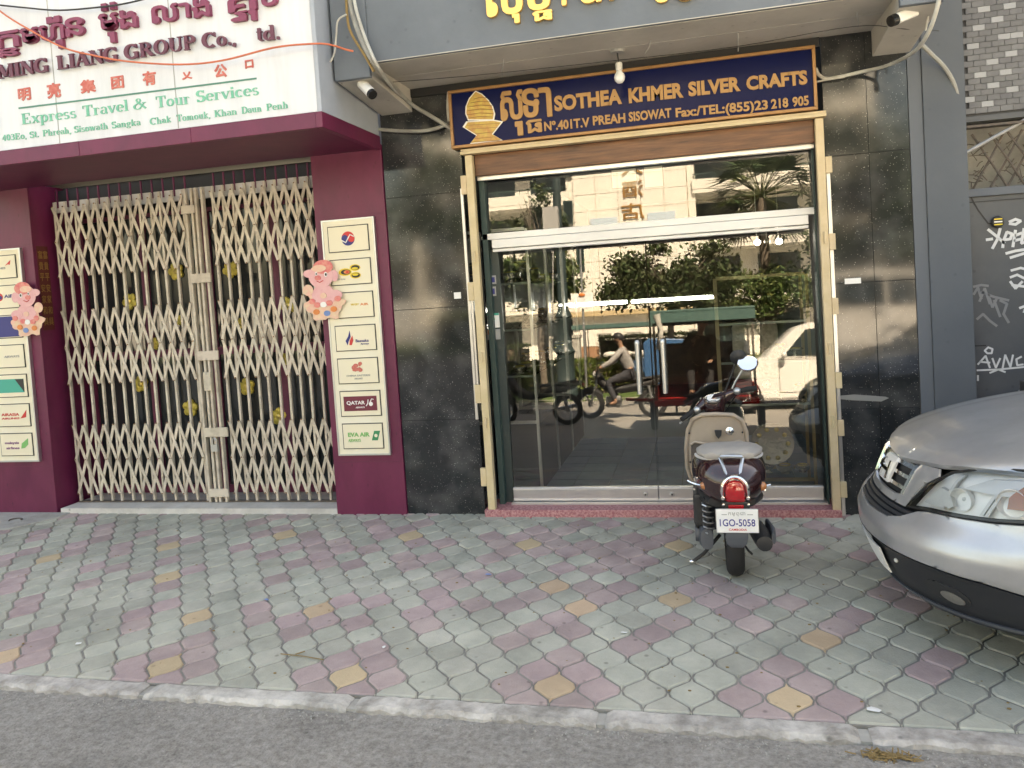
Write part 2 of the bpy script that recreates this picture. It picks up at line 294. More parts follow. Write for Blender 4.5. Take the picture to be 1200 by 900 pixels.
# a bold roman face drawn from strokes: (points, width) on a unit capital height
def arc(cx, cy, rx, ry, a0, a1, n=10): return [(cx+rx*math.cos(math.radians(a0+(a1-a0)*i/n)), cy+ry*math.sin(math.radians(a0+(a1-a0)*i/n))) for i in range(n+1)]
def vs_(x, y0=0.0, y1=1.0, w_=0.17, s0=True, s1=True):
    o = [([(x, y0), (x, y1)], w_)]
    if s0: o.append(([(x-0.17, y0+0.022), (x+0.17, y0+0.022)], 0.045))
    if s1: o.append(([(x-0.17, y1-0.022), (x+0.17, y1-0.022)], 0.045))
    return o
def sv(x, y1, left=True):       # lower-case stem with a flag serif
    return [([(x, 0), (x, y1)], 0.15), ([(x-0.15, 0.022), (x+0.15, 0.022)], 0.045), ([(x-0.15, y1-0.022), (x, y1-0.022)], 0.045)]
T_, K_ = 0.06, 0.16
RG = {
 'M': (1.05, vs_(0.16, w_=0.07)+[([(0.2, 0.98), (0.52, 0.1)], 0.17), ([(0.52, 0.1), (0.84, 0.98)], 0.06)]+vs_(0.88)),
 'I': (0.40, vs_(0.2)), 'L': (0.76, vs_(0.22)+[([(0.22, 0.03), (0.68, 0.03)], 0.06), ([(0.68, 0.0), (0.68, 0.28)], 0.05)]),
 'N': (0.88, vs_(0.16, w_=0.06, s1=True)+[([(0.14, 0.98), (0.74, 0.04)], 0.18)]+vs_(0.74, w_=0.06, s0=False)),
 'G': (0.90, [(arc(0.45, 0.5, 0.36, 0.48, 45, 300, 14), K_), ([(0.72, 0.0), (0.72, 0.40)], 0.16), ([(0.55, 0.42), (0.86, 0.42)], 0.05), ([(0.74, 0.72), (0.74, 1.0)], 0.05), ([(0.62, 0.08), (0.72, 0.06)], 0.1)]),
 'A': (0.88, [([(0.1, 0.02), (0.42, 1.0)], 0.06), ([(0.42, 1.0), (0.74, 0.02)], 0.19), ([(0.2, 0.34), (0.62, 0.34)], 0.06), ([(0.0, 0.022), (0.24, 0.022)], 0.045), ([(0.56, 0.022), (0.9, 0.022)], 0.045)]),
 'R': (0.92, vs_(0.22)+[(arc(0.42, 0.74, 0.22, 0.22, 90, -90, 8), 0.13), ([(0.22, 0.965), (0.42, 0.965)], T_), ([(0.22, 0.52), (0.42, 0.52)], T_), ([(0.42, 0.52), (0.78, 0.03)], 0.18), ([(0.7, 0.022), (0.95, 0.022)], 0.045)]),
 'O': (0.92, [(arc(0.45, 0.5, 0.34, 0.47, 0, 360, 20), 0.14)]),
 'U': (0.90, [([(0.2, 1), (0.2, 0.32)], K_), (arc(0.46, 0.32, 0.26, 0.29, 180, 360, 8), 0.1), ([(0.72, 0.32), (0.72, 1)], 0.06), ([(0.04, 0.978), (0.36, 0.978)], 0.045), ([(0.58, 0.978), (0.86, 0.978)], 0.045)]),
 'P': (0.78, vs_(0.22)+[(arc(0.42, 0.72, 0.24, 0.24, 90, -90, 8), 0.14), ([(0.22, 0.965), (0.42, 0.965)], T_), ([(0.22, 0.48), (0.42, 0.48)], T_)]),
 'C': (0.86, [(arc(0.45, 0.5, 0.36, 0.48, 45, 310, 14), K_), ([(0.76, 0.7), (0.76, 1.0)], 0.05)]),
 'o': (0.62, [(arc(0.3, 0.33, 0.21, 0.30, 0, 360, 16), 0.12)]),
 'e': (0.58, [(arc(0.3, 0.33, 0.21, 0.30, 0, 315, 14), 0.12), ([(0.12, 0.35), (0.5, 0.35)], 0.05)]),
 'c': (0.56, [(arc(0.3, 0.33, 0.21, 0.30, 50, 315, 12), 0.13), ([(0.45, 0.5), (0.47, 0.52)], 0.12)]),
 ',': (0.30, [([(0.14, 0.08), (0.15, 0.0), (0.08, -0.17)], 0.12)]), '.': (0.28, [([(0.08, 0.08), (0.22, 0.08)], 0.15)]),
 't': (0.40, [([(0.18, 0.9), (0.18, 0.12)], 0.14), (arc(0.29, 0.12, 0.11, 0.1, 180, 330, 5), 0.06), ([(0.04, 0.64), (0.36, 0.64)], 0.05)]),
 'd': (0.66, [(arc(0.28, 0.33, 0.19, 0.30, 30, 330, 14), 0.12), ([(0.5, 0), (0.5, 1.0)], 0.14), ([(0.36, 0.98), (0.5, 0.98)], 0.045), ([(0.5, 0.022), (0.64, 0.022)], 0.045)]),
 'l': (0.34, [([(0.17, 0), (0.17, 1)], 0.14), ([(0.03, 0.022), (0.31, 0.022)], 0.045), ([(0.03, 0.978), (0.17, 0.978)], 0.045)]),
 'i': (0.34, sv(0.17, 0.66)+[([(0.09, 0.87), (0.25, 0.87)], 0.15)]),
 'r': (0.50, sv(0.17, 0.66)+[(arc(0.32, 0.45, 0.15, 0.18, 170, 60, 5), 0.06), ([(0.38, 0.56), (0.42, 0.6)], 0.14)]),
 'u': (0.68, [([(0.17, 0.66), (0.17, 0.2)], 0.14), (arc(0.32, 0.2, 0.15, 0.17, 180, 330, 6), 0.07), ([(0.5, 0), (0.5, 0.66)], 0.14), ([(0.03, 0.64), (0.17, 0.64)], 0.045), ([(0.36, 0.64), (0.5, 0.64)], 0.045), ([(0.5, 0.022), (0.64, 0.022)], 0.045)]),
 'n': (0.70, sv(0.17, 0.66)+[(arc(0.35, 0.44, 0.16, 0.19, 170, 10, 7), 0.08), ([(0.51, 0), (0.51, 0.46)], 0.14), ([(0.38, 0.022), (0.66, 0.022)], 0.045)]),
 'm': (1.0, sv(0.17, 0.66)+[(arc(0.33, 0.44, 0.15, 0.19, 170, 10, 7), 0.08), ([(0.48, 0), (0.48, 0.46)], 0.14), (arc(0.64, 0.44, 0.15, 0.19, 170, 10, 7), 0.08), ([(0.79, 0), (0.79, 0.46)], 0.14), ([(0.66, 0.022), (0.94, 0.022)], 0.045)]),
 'h': (0.70, [([(0.17, 0), (0.17, 1)], 0.14), ([(0.03, 0.022), (0.31, 0.022)], 0.045), ([(0.03, 0.978), (0.17, 0.978)], 0.045), (arc(0.35, 0.44, 0.16, 0.19, 170, 10, 7), 0.08), ([(0.51, 0), (0.51, 0.46)], 0.14), ([(0.38, 0.022), (0.66, 0.022)], 0.045)]),
 'k': (0.68, [([(0.17, 0), (0.17, 1)], 0.14), ([(0.03, 0.022), (0.31, 0.022)], 0.045), ([(0.2, 0.28), (0.52, 0.64)], 0.05), ([(0.28, 0.38), (0.58, 0.02)], 0.14), ([(0.4, 0.64), (0.62, 0.64)], 0.045)]),
 'p': (0.66, [([(0.17, -0.3), (0.17, 0.66)], 0.14), ([(0.03, -0.28), (0.33, -0.28)], 0.045), ([(0.03, 0.64), (0.17, 0.64)], 0.045), (arc(0.34, 0.33, 0.19, 0.30, 150, -150, 14), 0.12)]),
 'g': (0.60, [(arc(0.28, 0.44, 0.17, 0.2, 0, 360, 12), 0.11), (arc(0.28, -0.12, 0.22, 0.13, 0, 360, 12), 0.08), ([(0.2, 0.24), (0.16, 0.1), (0.4, 0.04)], 0.07), ([(0.4, 0.6), (0.54, 0.62)], 0.06)]),
 'a': (0.58, [(arc(0.27, 0.46, 0.17, 0.18, 160, 10, 8), 0.09), ([(0.44, 0.48), (0.44, 0.06), (0.54, 0.05)], 0.13), (arc(0.26, 0.19, 0.16, 0.16, 80, 300, 10), 0.11)]),
 's': (0.50, [(arc(0.25, 0.48, 0.15, 0.15, 30, 260, 8)+arc(0.25, 0.18, 0.16, 0.16, 80, -150, 8), 0.10)]),
 'S': (0.66, [(arc(0.33, 0.73, 0.22, 0.23, 30, 250, 9)+arc(0.33, 0.27, 0.23, 0.25, 70, -150, 9), 0.15), ([(0.55, 0.76), (0.55, 0.99)], 0.05), ([(0.1, 0.01), (0.1, 0.24)], 0.05)]),
 'v': (0.60, [([(0.1, 0.64), (0.32, 0.02)], 0.15), ([(0.32, 0.02), (0.52, 0.64)], 0.06), ([(0.0, 0.64), (0.22, 0.64)], 0.045), ([(0.42, 0.64), (0.6, 0.64)], 0.045)]),
 'w': (0.90, [([(0.1, 0.64), (0.28, 0.02)], 0.14), ([(0.28, 0.02), (0.44, 0.64)], 0.06), ([(0.4, 0.64), (0.6, 0.02)], 0.14), ([(0.6, 0.02), (0.8, 0.64)], 0.06), ([(0.0, 0.64), (0.2, 0.64)], 0.045), ([(0.7, 0.64), (0.9, 0.64)], 0.045)]),
 'x': (0.62, [([(0.12, 0.64), (0.5, 0.02)], 0.15), ([(0.1, 0.02), (0.5, 0.64)], 0.06), ([(0.0, 0.64), (0.22, 0.64)], 0.045), ([(0.4, 0.64), (0.6, 0.64)], 0.045), ([(0.0, 0.022), (0.22, 0.022)], 0.045), ([(0.4, 0.022), (0.62, 0.022)], 0.045)]),
 'E': (0.80, vs_(0.22)+[([(0.22, 0.03), (0.68, 0.03)], 0.06), ([(0.68, 0.0), (0.68, 0.27)], 0.05), ([(0.22, 0.97), (0.66, 0.97)], 0.06), ([(0.66, 0.74), (0.66, 1.0)], 0.05), ([(0.22, 0.5), (0.5, 0.5)], 0.06), ([(0.5, 0.38), (0.5, 0.62)], 0.05)]),
 'T': (0.80, vs_(0.4, s1=False)+[([(0.05, 0.97), (0.75, 0.97)], 0.06), ([(0.06, 0.72), (0.06, 1.0)], 0.05), ([(0.74, 0.72), (0.74, 1.0)], 0.05)]),
 'K': (0.90, vs_(0.22)+[([(0.3, 0.46), (0.72, 0.97)], 0.06), ([(0.38, 0.56), (0.76, 0.03)], 0.18), ([(0.62, 0.022), (0.94, 0.022)], 0.045), ([(0.56, 0.978), (0.86, 0.978)], 0.045)]),
 'D': (0.88, vs_(0.22)+[(arc(0.4, 0.5, 0.38, 0.47, 90, -90, 12), 0.14), ([(0.22, 0.97), (0.4, 0.97)], T_), ([(0.22, 0.03), (0.4, 0.03)], T_)]),
 '&': (0.98, [([(0.86, 0.04), (0.3, 0.72)], 0.13), (arc(0.4, 0.8, 0.13, 0.17, 200, -40, 10), 0.08), ([(0.5, 0.68), (0.2, 0.42)], 0.07), (arc(0.32, 0.24, 0.22, 0.22, 110, 330, 10), 0.11), ([(0.5, 0.12), (0.78, 0.56)], 0.06), ([(0.64, 0.57), (0.9, 0.57)], 0.045)]),
 '4': (0.60, [([(0.38, 0), (0.38, 0.98)], 0.14), ([(0.38, 0.98), (0.04, 0.3)], 0.06), ([(0.04, 0.29), (0.54, 0.29)], 0.08)]),
 '0': (0.60, [(arc(0.29, 0.5, 0.19, 0.46, 0, 360, 16), 0.12)]),
 '3': (0.58, [(arc(0.27, 0.74, 0.17, 0.2, 150, -70, 8)+arc(0.27, 0.27, 0.2, 0.25, 80, -150, 9), 0.11)]),
 ' ': (0.36, []),
}
def roman(mb, s_, p0, p1, h, Y, depth=0.004, wt=1.0):
    a = at(p0[0], p0[1], Y); b = at(p1[0], p1[1], Y)
    tot = sum(RG[c][0] for c in s_); k = (b.x-a.x)/tot; x = 0.0
    for c in s_:
        adv, st = RG[c]
        for si, (pts, w_) in enumerate(st):
            n = len(pts); closed = n > 3 and abs(pts[0][0]-pts[-1][0]) < 1e-6 and abs(pts[0][1]-pts[-1][1]) < 1e-6
            L_, R_ = [], []
            for i in range(n):
                p = Vector(pts[i]); q0 = Vector(pts[(i-1) if i else (-2 if closed else 0)]); q1 = Vector(pts[(i+1) if i < n-1 else (1 if closed else n-1)])
                t = (q1-q0); t = t.normalized() if t.length > 1e-9 else Vector((1, 0)); nn = Vector((-t.y, t.x))
                ww = w_*wt
                if n > 4: ww *= 0.45+0.75*abs(t.y)      # thick where the curve runs upright, thin where it lies flat
                L_.append(p+nn*ww/2); R_.append(p-nn*ww/2)
            W = lambda q, d: Vector((a.x+(x+q.x)*k, Y+d, a.z+q.y*h+(b.z-a.z)*(x+q.x)/tot))
            e = 0.0004*(si % 5)
            vs = []
            for i in range(n): vs += [W(L_[i], -e-depth/2), W(R_[i], -e-depth/2), W(L_[i], depth/2), W(R_[i], depth/2)]
            fs = []
            for i in range(n-1):
                o = i*4; fs += [(o, o+1, o+5, o+4), (o+2, o+6, o+7, o+3), (o, o+4, o+6, o+2), (o+1, o+3, o+7, o+5)]
            fs += [(0, 2, 3, 1), ((n-1)*4, (n-1)*4+1, (n-1)*4+3, (n-1)*4+2)]
            mb.add(vs, fs)
        x += adv
    return mb
# ================================================================== MATERIALS
M = {}
M['asphalt'] = mat('asphalt', (0.185, 0.172, 0.152), 0.9, col2=(0.42, 0.40, 0.365), scale=42, grime=0.28, bump=1.0, bscale=90, detail=10, lo=0.3, hi=0.75)
M['grout'] = mat('grout_sand', (0.20, 0.19, 0.17), 0.95, col2=(0.28, 0.27, 0.24), scale=6, bump=0.4, bscale=150)
M['pgreen'] = mat('paver_green', (0.375, 0.38, 0.315), 0.85, grime=0.3, col2=(0.48, 0.475, 0.40), scale=7, bump=0.35, bscale=120, rnd=0.12, island=False, lo=0.25, hi=0.7, detail=9)
M['ppink'] = mat('paver_pink', (0.375, 0.285, 0.275), 0.85, grime=0.3, col2=(0.475, 0.375, 0.355), scale=7, bump=0.35, bscale=120, rnd=0.12, lo=0.25, hi=0.7, detail=9)
M['porange'] = mat('paver_ochre', (0.50, 0.37, 0.24), 0.85, grime=0.2, col2=(0.58, 0.44, 0.29), scale=7, bump=0.35, bscale=120, rnd=0.08, lo=0.25, hi=0.7, detail=9)
M['pgreen_i'] = mat('paver_green_far', (0.375, 0.38, 0.315), 0.85, grime=0.3, col2=(0.48, 0.475, 0.40), scale=7, bump=0.3, bscale=120, rnd=0.12, island=True)
M['ppink_i'] = mat('paver_pink_far', (0.375, 0.285, 0.275), 0.85, grime=0.3, col2=(0.475, 0.375, 0.355), scale=7, bump=0.3, bscale=120, rnd=0.12, island=True)
M['kerb'] = mat('kerb_concrete', (0.27, 0.25, 0.22), 0.9, grime=0.3, col2=(0.62, 0.59, 0.54), scale=7, bump=0.7, bscale=45, detail=10, rnd=0.06)
M['conc'] = mat('concrete', (0.30, 0.29, 0.26), 0.9, col2=(0.42, 0.41, 0.37), scale=5, bump=0.5, bscale=60)
M['maroon'] = mat('maroon_panel', (0.125, 0.010, 0.048), 0.42, grime=0.22, col2=(0.17, 0.018, 0.064), scale=3, stretch=(1.6, 1.6, .7), detail=10, rvar=.15, spec=0.5, bump=0.04, bscale=12)
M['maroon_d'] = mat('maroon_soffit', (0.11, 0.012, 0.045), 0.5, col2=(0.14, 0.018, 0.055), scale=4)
M['gate'] = mat('gate_cream_paint', (0.43, 0.365, 0.28), 0.5, grime=0.22, col2=(0.61, 0.54, 0.44), scale=11, bump=0.08, bscale=50, rnd=0.08, lo=0.28, hi=0.55)
M['rust'] = mat('rust_spots', (0.20, 0.10, 0.05), 0.8, col2=(0.3, 0.18, 0.1), scale=30)
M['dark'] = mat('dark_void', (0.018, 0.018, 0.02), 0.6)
M['darkglass'] = mat('dark_door_glass', (0.02, 0.024, 0.026), 0.06, spec=0.7)
M['threshold'] = mat('threshold_stone', (0.55, 0.53, 0.49), 0.5, grime=0.3, col2=(0.7, 0.68, 0.64), scale=5)
M['acrylic'] = mat('white_acrylic', (0.66, 0.69, 0.73), 0.35, col2=(0.55, 0.575, 0.60), scale=1.4, stretch=(6, 1, 0.7), lo=0.45, hi=0.8, detail=6)
M['signside'] = mat('sign_side_grey', (0.33, 0.37, 0.43), 0.5, col2=(0.38, 0.42, 0.48), scale=3)
M['plum'] = mat('plum_letters', (0.22, 0.035, 0.085), 0.4, spec=0.5)
M['plumd'] = mat('dark_plum_letters', (0.13, 0.03, 0.055), 0.4)
M['redl'] = mat('faded_red_letters', (0.52, 0.09, 0.07), 0.5, col2=(0.6, 0.2, 0.16), scale=30)
M['greenl'] = mat('green_vinyl', (0.10, 0.42, 0.29), 0.5, col2=(0.17, 0.5, 0.37), scale=30)
M['lineg'] = mat('dark_green_vinyl', (0.06, 0.22, 0.17), 0.5)
M['cream'] = mat('cream_lightbox', (0.76, 0.70, 0.52), 0.35, col2=(0.80, 0.76, 0.62), scale=2)
M['silverframe'] = mat('aluminium_frame', (0.55, 0.56, 0.56), 0.35, metal=0.9)
M['black'] = mat('black_print', (0.02, 0.02, 0.02), 0.5)
M['cardface'] = mat('card_face', (0.77, 0.71, 0.54), 0.35)
M['red'] = mat('red_print', (0.60, 0.03, 0.03), 0.45)
M['navyp'] = mat('navy_print', (0.02, 0.025, 0.18), 0.45)
M['yellow'] = mat('yellow_print', (0.75, 0.55, 0.04), 0.45)
M['purple'] = mat('purple_print', (0.2, 0.05, 0.2), 0.45)
M['orangep'] = mat('orange_print', (0.7, 0.22, 0.06), 0.45)
M['teal'] = mat('teal_print', (0.02, 0.36, 0.27), 0.45)
M['lgreen'] = mat('leaf_green_print', (0.16, 0.45, 0.14), 0.45)
M['dgreenp'] = mat('dark_green_print', (0.02, 0.24, 0.10), 0.45)
M['qmaroon'] = mat('wine_print', (0.16, 0.02, 0.04), 0.45)
M['whitep'] = mat('white_print', (0.8, 0.8, 0.78), 0.4)
M['greyp'] = mat('grey_print', (0.35, 0.35, 0.34), 0.5)
M['granite'] = granite('black_granite', (0.018, 0.020, 0.022), (0.26, 0.26, 0.25))
M['chip'] = mat('granite_chip_scar', (0.22, 0.22, 0.21), 0.7)
M['beige'] = mat('post_beige_paint', (0.56, 0.44, 0.26), 0.5, col2=(0.62, 0.50, 0.32), scale=10, bump=0.1, bscale=40, rnd=0.04)
M['alu'] = mat('aluminium', (0.62, 0.62, 0.62), 0.32, metal=0.85, col2=(0.55, 0.55, 0.56), scale=4)
M['whitealu'] = mat('white_aluminium', (0.78, 0.77, 0.74), 0.35, col2=(0.72, 0.71, 0.68), scale=2)
M['wood'] = mat('varnished_wood', (0.06, 0.022, 0.009), 0.4, col2=(0.24, 0.10, 0.042), scale=3.2, stretch=(1, 6, 12), bump=0.08, bscale=20, lo=0.3, hi=0.72, detail=7)
M['navy'] = mat('navy_sign_face', (0.002, 0.006, 0.055), 0.3, spec=0.12)
M['bronze'] = mat('bronze_frame', (0.30, 0.15, 0.055), 0.4, metal=0.2, col2=(0.38, 0.2, 0.08), scale=10)
M['goldl'] = mat('matt_gold_letters', (0.38, 0.215, 0.085), 0.45, metal=0.25)
M['gold'] = mat('bright_gold_letters', (0.80, 0.50, 0.16), 0.3, metal=0.55)
M['lotus1'] = mat('lotus_gold', (0.60, 0.45, 0.10), 0.4, col2=(0.5, 0.24, 0.07), scale=18)
M['fascia'] = mat('blue_grey_render', (0.125, 0.15, 0.18), 0.7, grime=0.16, col2=(0.155, 0.18, 0.21), scale=1.2, bump=0.12, bscale=25, detail=8, lo=0.25, hi=0.8)
M['soffit'] = mat('soffit_paint', (0.44, 0.42, 0.385), 0.85, grime=0.2, col2=(0.56, 0.54, 0.50), scale=1.6, bump=0.1, bscale=30, detail=9, lo=0.3, hi=0.75)
M['greywall'] = mat('grey_render', (0.085, 0.10, 0.12), 0.75, grime=0.12, col2=(0.10, 0.115, 0.133), scale=1.2, bump=0.08, bscale=30, detail=8)
M['stripl'] = mat('grey_render_light', (0.105, 0.12, 0.14), 0.7)
M['slate'] = mat('slate_tile', (0.105, 0.108, 0.115), 0.6, col2=(0.135, 0.138, 0.146), scale=6, bump=0.3, bscale=40, rnd=0.12)
M['slate_i'] = mat('slate_tile_mass', (0.105, 0.108, 0.115), 0.6, col2=(0.135, 0.138, 0.146), scale=6, bump=0.3, bscale=40, rnd=0.12, island=True)
M['slatel'] = mat('pale_tile', (0.29, 0.30, 0.315), 0.5, rnd=0.06)
M['gategrey'] = mat('grey_gate_metal', (0.070, 0.077, 0.087), 0.5, grime=0.2, col2=(0.085, 0.092, 0.102), scale=1.5, detail=8, bump=0.05, bscale=8)
M['chalk'] = mat('white_spray', (0.62, 0.63, 0.64), 0.8)
M['chalk2'] = mat('faint_spray', (0.20, 0.205, 0.215), 0.8)
M['steel'] = mat('galvanised_steel', (0.42, 0.42, 0.42), 0.45, metal=0.6, col2=(0.3, 0.3, 0.29), scale=15)
M['darkiron'] = mat('dark_iron', (0.06, 0.055, 0.05), 0.6, col2=(0.12, 0.09, 0.07), scale=20)
M['pinkstep'] = mat('pink_granite', (0.30, 0.10, 0.115), 0.6, col2=(0.52, 0.27, 0.27), scale=55, bump=0.15, bscale=60, detail=3, lo=0.4, hi=0.6)
M['pvc'] = mat('grey_conduit', (0.34, 0.35, 0.33), 0.5, col2=(0.26, 0.25, 0.23), scale=9)
M['pvcw'] = mat('pale_cable', (0.50, 0.51, 0.48), 0.5, col2=(0.36, 0.34, 0.30), scale=7)
M['cable'] = mat('black_cable', (0.03, 0.03, 0.03), 0.5)
M['ocable'] = mat('orange_cable', (0.60, 0.16, 0.08), 0.5)
M['camw'] = mat('camera_white', (0.75, 0.75, 0.73), 0.35)
M['camb'] = mat('camera_black', (0.015, 0.015, 0.015), 0.2)
M['bulb'] = mat('bulb_glass', (0.75, 0.77, 0.78), 0.15, spec=0.6)
M['chrome'] = mat('chrome', (0.8, 0.8, 0.8), 0.08, metal=1.0)
M['rubber'] = mat('rubber', (0.018, 0.018, 0.018), 0.8, bump=0.3, bscale=80)
M['plastic'] = mat('black_plastic', (0.022, 0.023, 0.025), 0.5)
M['plasticg'] = mat('grey_plastic', (0.085, 0.095, 0.11), 0.5)
M['scoot'] = mat('dark_brown_paint', (0.030, 0.010, 0.011), 0.12, coat=0.8, col2=(0.036, 0.013, 0.014), scale=3)
M['scbeige'] = mat('beige_plastic', (0.42, 0.345, 0.27), 0.45, col2=(0.37, 0.30, 0.235), scale=4)
M['seat'] = mat('seat_vinyl', (0.31, 0.285, 0.255), 0.65, col2=(0.37, 0.345, 0.31), scale=5, bump=0.1, bscale=200)
M['seatd'] = mat('seat_trim', (0.6, 0.6, 0.6), 0.4)
M['redlens'] = mat('red_lens', (0.42, 0.006, 0.012), 0.1, coat=1.0)
M['orlens'] = mat('amber_lens', (0.45, 0.17, 0.06), 0.15, coat=1.0)
M['mirror'] = mat('mirror_glass', (0.92, 0.92, 0.92), 0.01, metal=1.0)
M['suv'] = mat('silver_metallic', (0.52, 0.53, 0.54), 0.33, metal=0.6, coat=0.7, col2=(0.43, 0.435, 0.44), scale=3, detail=9, rvar=.08)
M['suvblk'] = mat('unpainted_bumper', (0.018, 0.02, 0.024), 0.5, bump=0.08, bscale=300)
M['lensclear'] = glass_mat('headlamp_lens', (0.93, 0.95, 0.96), 1.5)
M['lampin'] = mat('headlamp_reflector', (0.92, 0.90, 0.85), 0.3, metal=0.1)  # white diffuse colour stands in for the bright sky mirrored in the lamp
M['lampdull'] = mat('headlamp_bezel', (0.70, 0.69, 0.65), 0.35, metal=0.1)
M['shopglass'] = glass_mat('shop_glass', (0.72, 0.76, 0.75), 2.12)
M['paleglass'] = glass_mat('cabinet_glass', (0.9, 0.94, 0.92), 1.45)
M['glassedge'] = mat('glass_shelf_edge', (0.30, 0.36, 0.33), 0.2)
M['tile_navy'] = mat('navy_floor_tile', (0.07, 0.13, 0.20), 0.3, col2=(0.11, 0.18, 0.27), scale=9, rnd=0.15)
M['tile_gap'] = mat('floor_grout', (0.14, 0.16, 0.18), 0.7)
M['inwall'] = mat('interior_wall', (0.10, 0.10, 0.095), 0.7)
M['inwood'] = mat('interior_wood', (0.07, 0.03, 0.015), 0.4, col2=(0.11, 0.05, 0.025), scale=6, stretch=(1, 6, 1))
M['tubelight'] = mat('tube_light', (1, 1, 1), 0.5, emit=(0.85, 0.95, 1.0), es=5)
M['panellight'] = mat('panel_light', (.5, .5, .45), 0.5, emit=(1.0, 0.95, 0.75), es=0.03)
M['spotlight'] = mat('spot_light', (1, 1, 1), 0.5, emit=(0.95, 0.98, 1.0), es=5)
M['silver'] = mat('beaten_silver', (0.72, 0.70, 0.66), 0.25, metal=1.0, bump=0.8, bscale=60)
M['silverd'] = mat('tarnished_silver', (0.40, 0.38, 0.35), 0.35, metal=0.9, bump=0.8, bscale=50)
M['redbox'] = mat('red_box', (0.42, 0.02, 0.025), 0.5, col2=(0.3, 0.015, 0.02), scale=10)
M['ivory'] = mat('ivory_carving', (0.55, 0.52, 0.45), 0.6, col2=(0.28, 0.26, 0.22), scale=14, bump=0.9, bscale=30, detail=8)
M['gilt'] = mat('gilt', (0.62, 0.48, 0.16), 0.35, metal=0.7)
M['skin'] = mat('skin', (0.30, 0.17, 0.11), 0.55)
M['hair'] = mat('hair', (0.012, 0.010, 0.010), 0.6)
M['shirt'] = mat('grey_shirt', (0.36, 0.35, 0.34), 0.85, col2=(0.30, 0.29, 0.28), scale=12)
M['trouser'] = mat('dark_trousers', (0.04, 0.042, 0.05), 0.85)
M['blackcl'] = mat('black_clothes', (0.015, 0.015, 0.017), 0.85)
M['bark'] = mat('bark', (0.10, 0.075, 0.055), 0.9, col2=(0.17, 0.14, 0.11), scale=12, bump=0.6, bscale=30)
def leafmat(name, a, b):
    m = mat(name, a, 0.55, col2=b, scale=2.2, rnd=0.35, island=True, spec=0.3); return m
M['leaf'] = leafmat('leaf_green', (0.045, 0.075, 0.022), (0.075, 0.105, 0.03))
M['leafd'] = leafmat('leaf_dark', (0.035, 0.055, 0.02), (0.055, 0.075, 0.028))
M['leafy'] = leafmat('leaf_yellowish', (0.13, 0.16, 0.035), (0.09, 0.13, 0.03))
M['grass'] = mat('lawn', (0.055, 0.10, 0.022), 0.9, col2=(0.085, 0.14, 0.03), scale=3, bump=0.5, bscale=80)
M['bwall'] = mat('cream_building_wall', (0.64, 0.62, 0.56), 0.75, col2=(0.67, 0.65, 0.59), scale=0.6, rnd=0.02)
M['bshade'] = mat('tan_trim', (0.40, 0.31, 0.17), 0.7, col2=(0.46, 0.36, 0.22), scale=2)
M['bwin'] = mat('window_glass', (0.02, 0.03, 0.032), 0.08, spec=0.6)
M['bframe'] = mat('window_frame_green', (0.03, 0.06, 0.055), 0.5)
M['terrac'] = mat('terracotta_wall', (0.25, 0.13, 0.07), 0.8, col2=(0.3, 0.17, 0.1), scale=3)
M['canopy'] = mat('green_canopy', (0.05, 0.115, 0.105), 0.6, col2=(0.06, 0.135, 0.12), scale=3)
M['redmetal'] = mat('red_metal', (0.38, 0.02, 0.02), 0.35)
M['bluemetal'] = mat('blue_metal', (0.03, 0.10, 0.22), 0.4)
M['whitecar'] = mat('white_car_paint', (0.70, 0.69, 0.66), 0.25, coat=0.6)
M['sack'] = mat('white_sacks', (0.62, 0.60, 0.55), 0.8, col2=(0.5, 0.48, 0.43), scale=8)
M['lamppost'] = mat('green_lamp_post', (0.028, 0.045, 0.045), 0.4)
M['pinkpig'] = mat('pink_card', (0.72, 0.36, 0.38), 0.5, col2=(0.76, 0.44, 0.44), scale=20)
M['pigcream'] = mat('cream_card', (0.74, 0.56, 0.38), 0.5, col2=(0.76, 0.42, 0.34), scale=28)
M['pigred'] = mat('coral_card', (0.68, 0.13, 0.14), 0.5, col2=(0.72, 0.3, 0.24), scale=30)
M['yflower'] = mat('gold_foil', (0.42, 0.33, 0.05), 0.35, col2=(0.55, 0.45, 0.1), scale=40, metal=0.3)
M['couplet'] = mat('dark_red_strip', (0.10, 0.015, 0.012), 0.6)
M['coupletg'] = mat('dull_gold_ink', (0.24, 0.13, 0.03), 0.5)
M['litter'] = mat('paper_litter', (0.7, 0.7, 0.68), 0.8)
M['bluelit'] = mat('blue_litter', (0.15, 0.25, 0.5), 0.6)
M['straw'] = mat('dry_leaf', (0.25, 0.17, 0.07), 0.9)
M['upper'] = mat('upper_wall_paint', (0.42, 0.42, 0.40), 0.8, col2=(0.48, 0.48, 0.45), scale=1, detail=8)

# ================================================================== GROUND
def struct(o): o['kind'] = 'structure'; return o
ROADZ = -0.108
KY = -2.535          # inner edge of the kerb
g = MB(); g.box((-60, -15.6, -0.6), (60, -2.60, ROADZ)); road = struct(g.build('road', M['asphalt']))
g = MB()
g.prism([(KY, -0.5), (3.0, -0.5), (3.0, -0.007), (0.0, -0.007), (KY, SLOPE*KY-0.007)], lambda a, b, t: Vector((-14+t, a, b)), 28)
pav = struct(g.build('pavement', M['grout']))
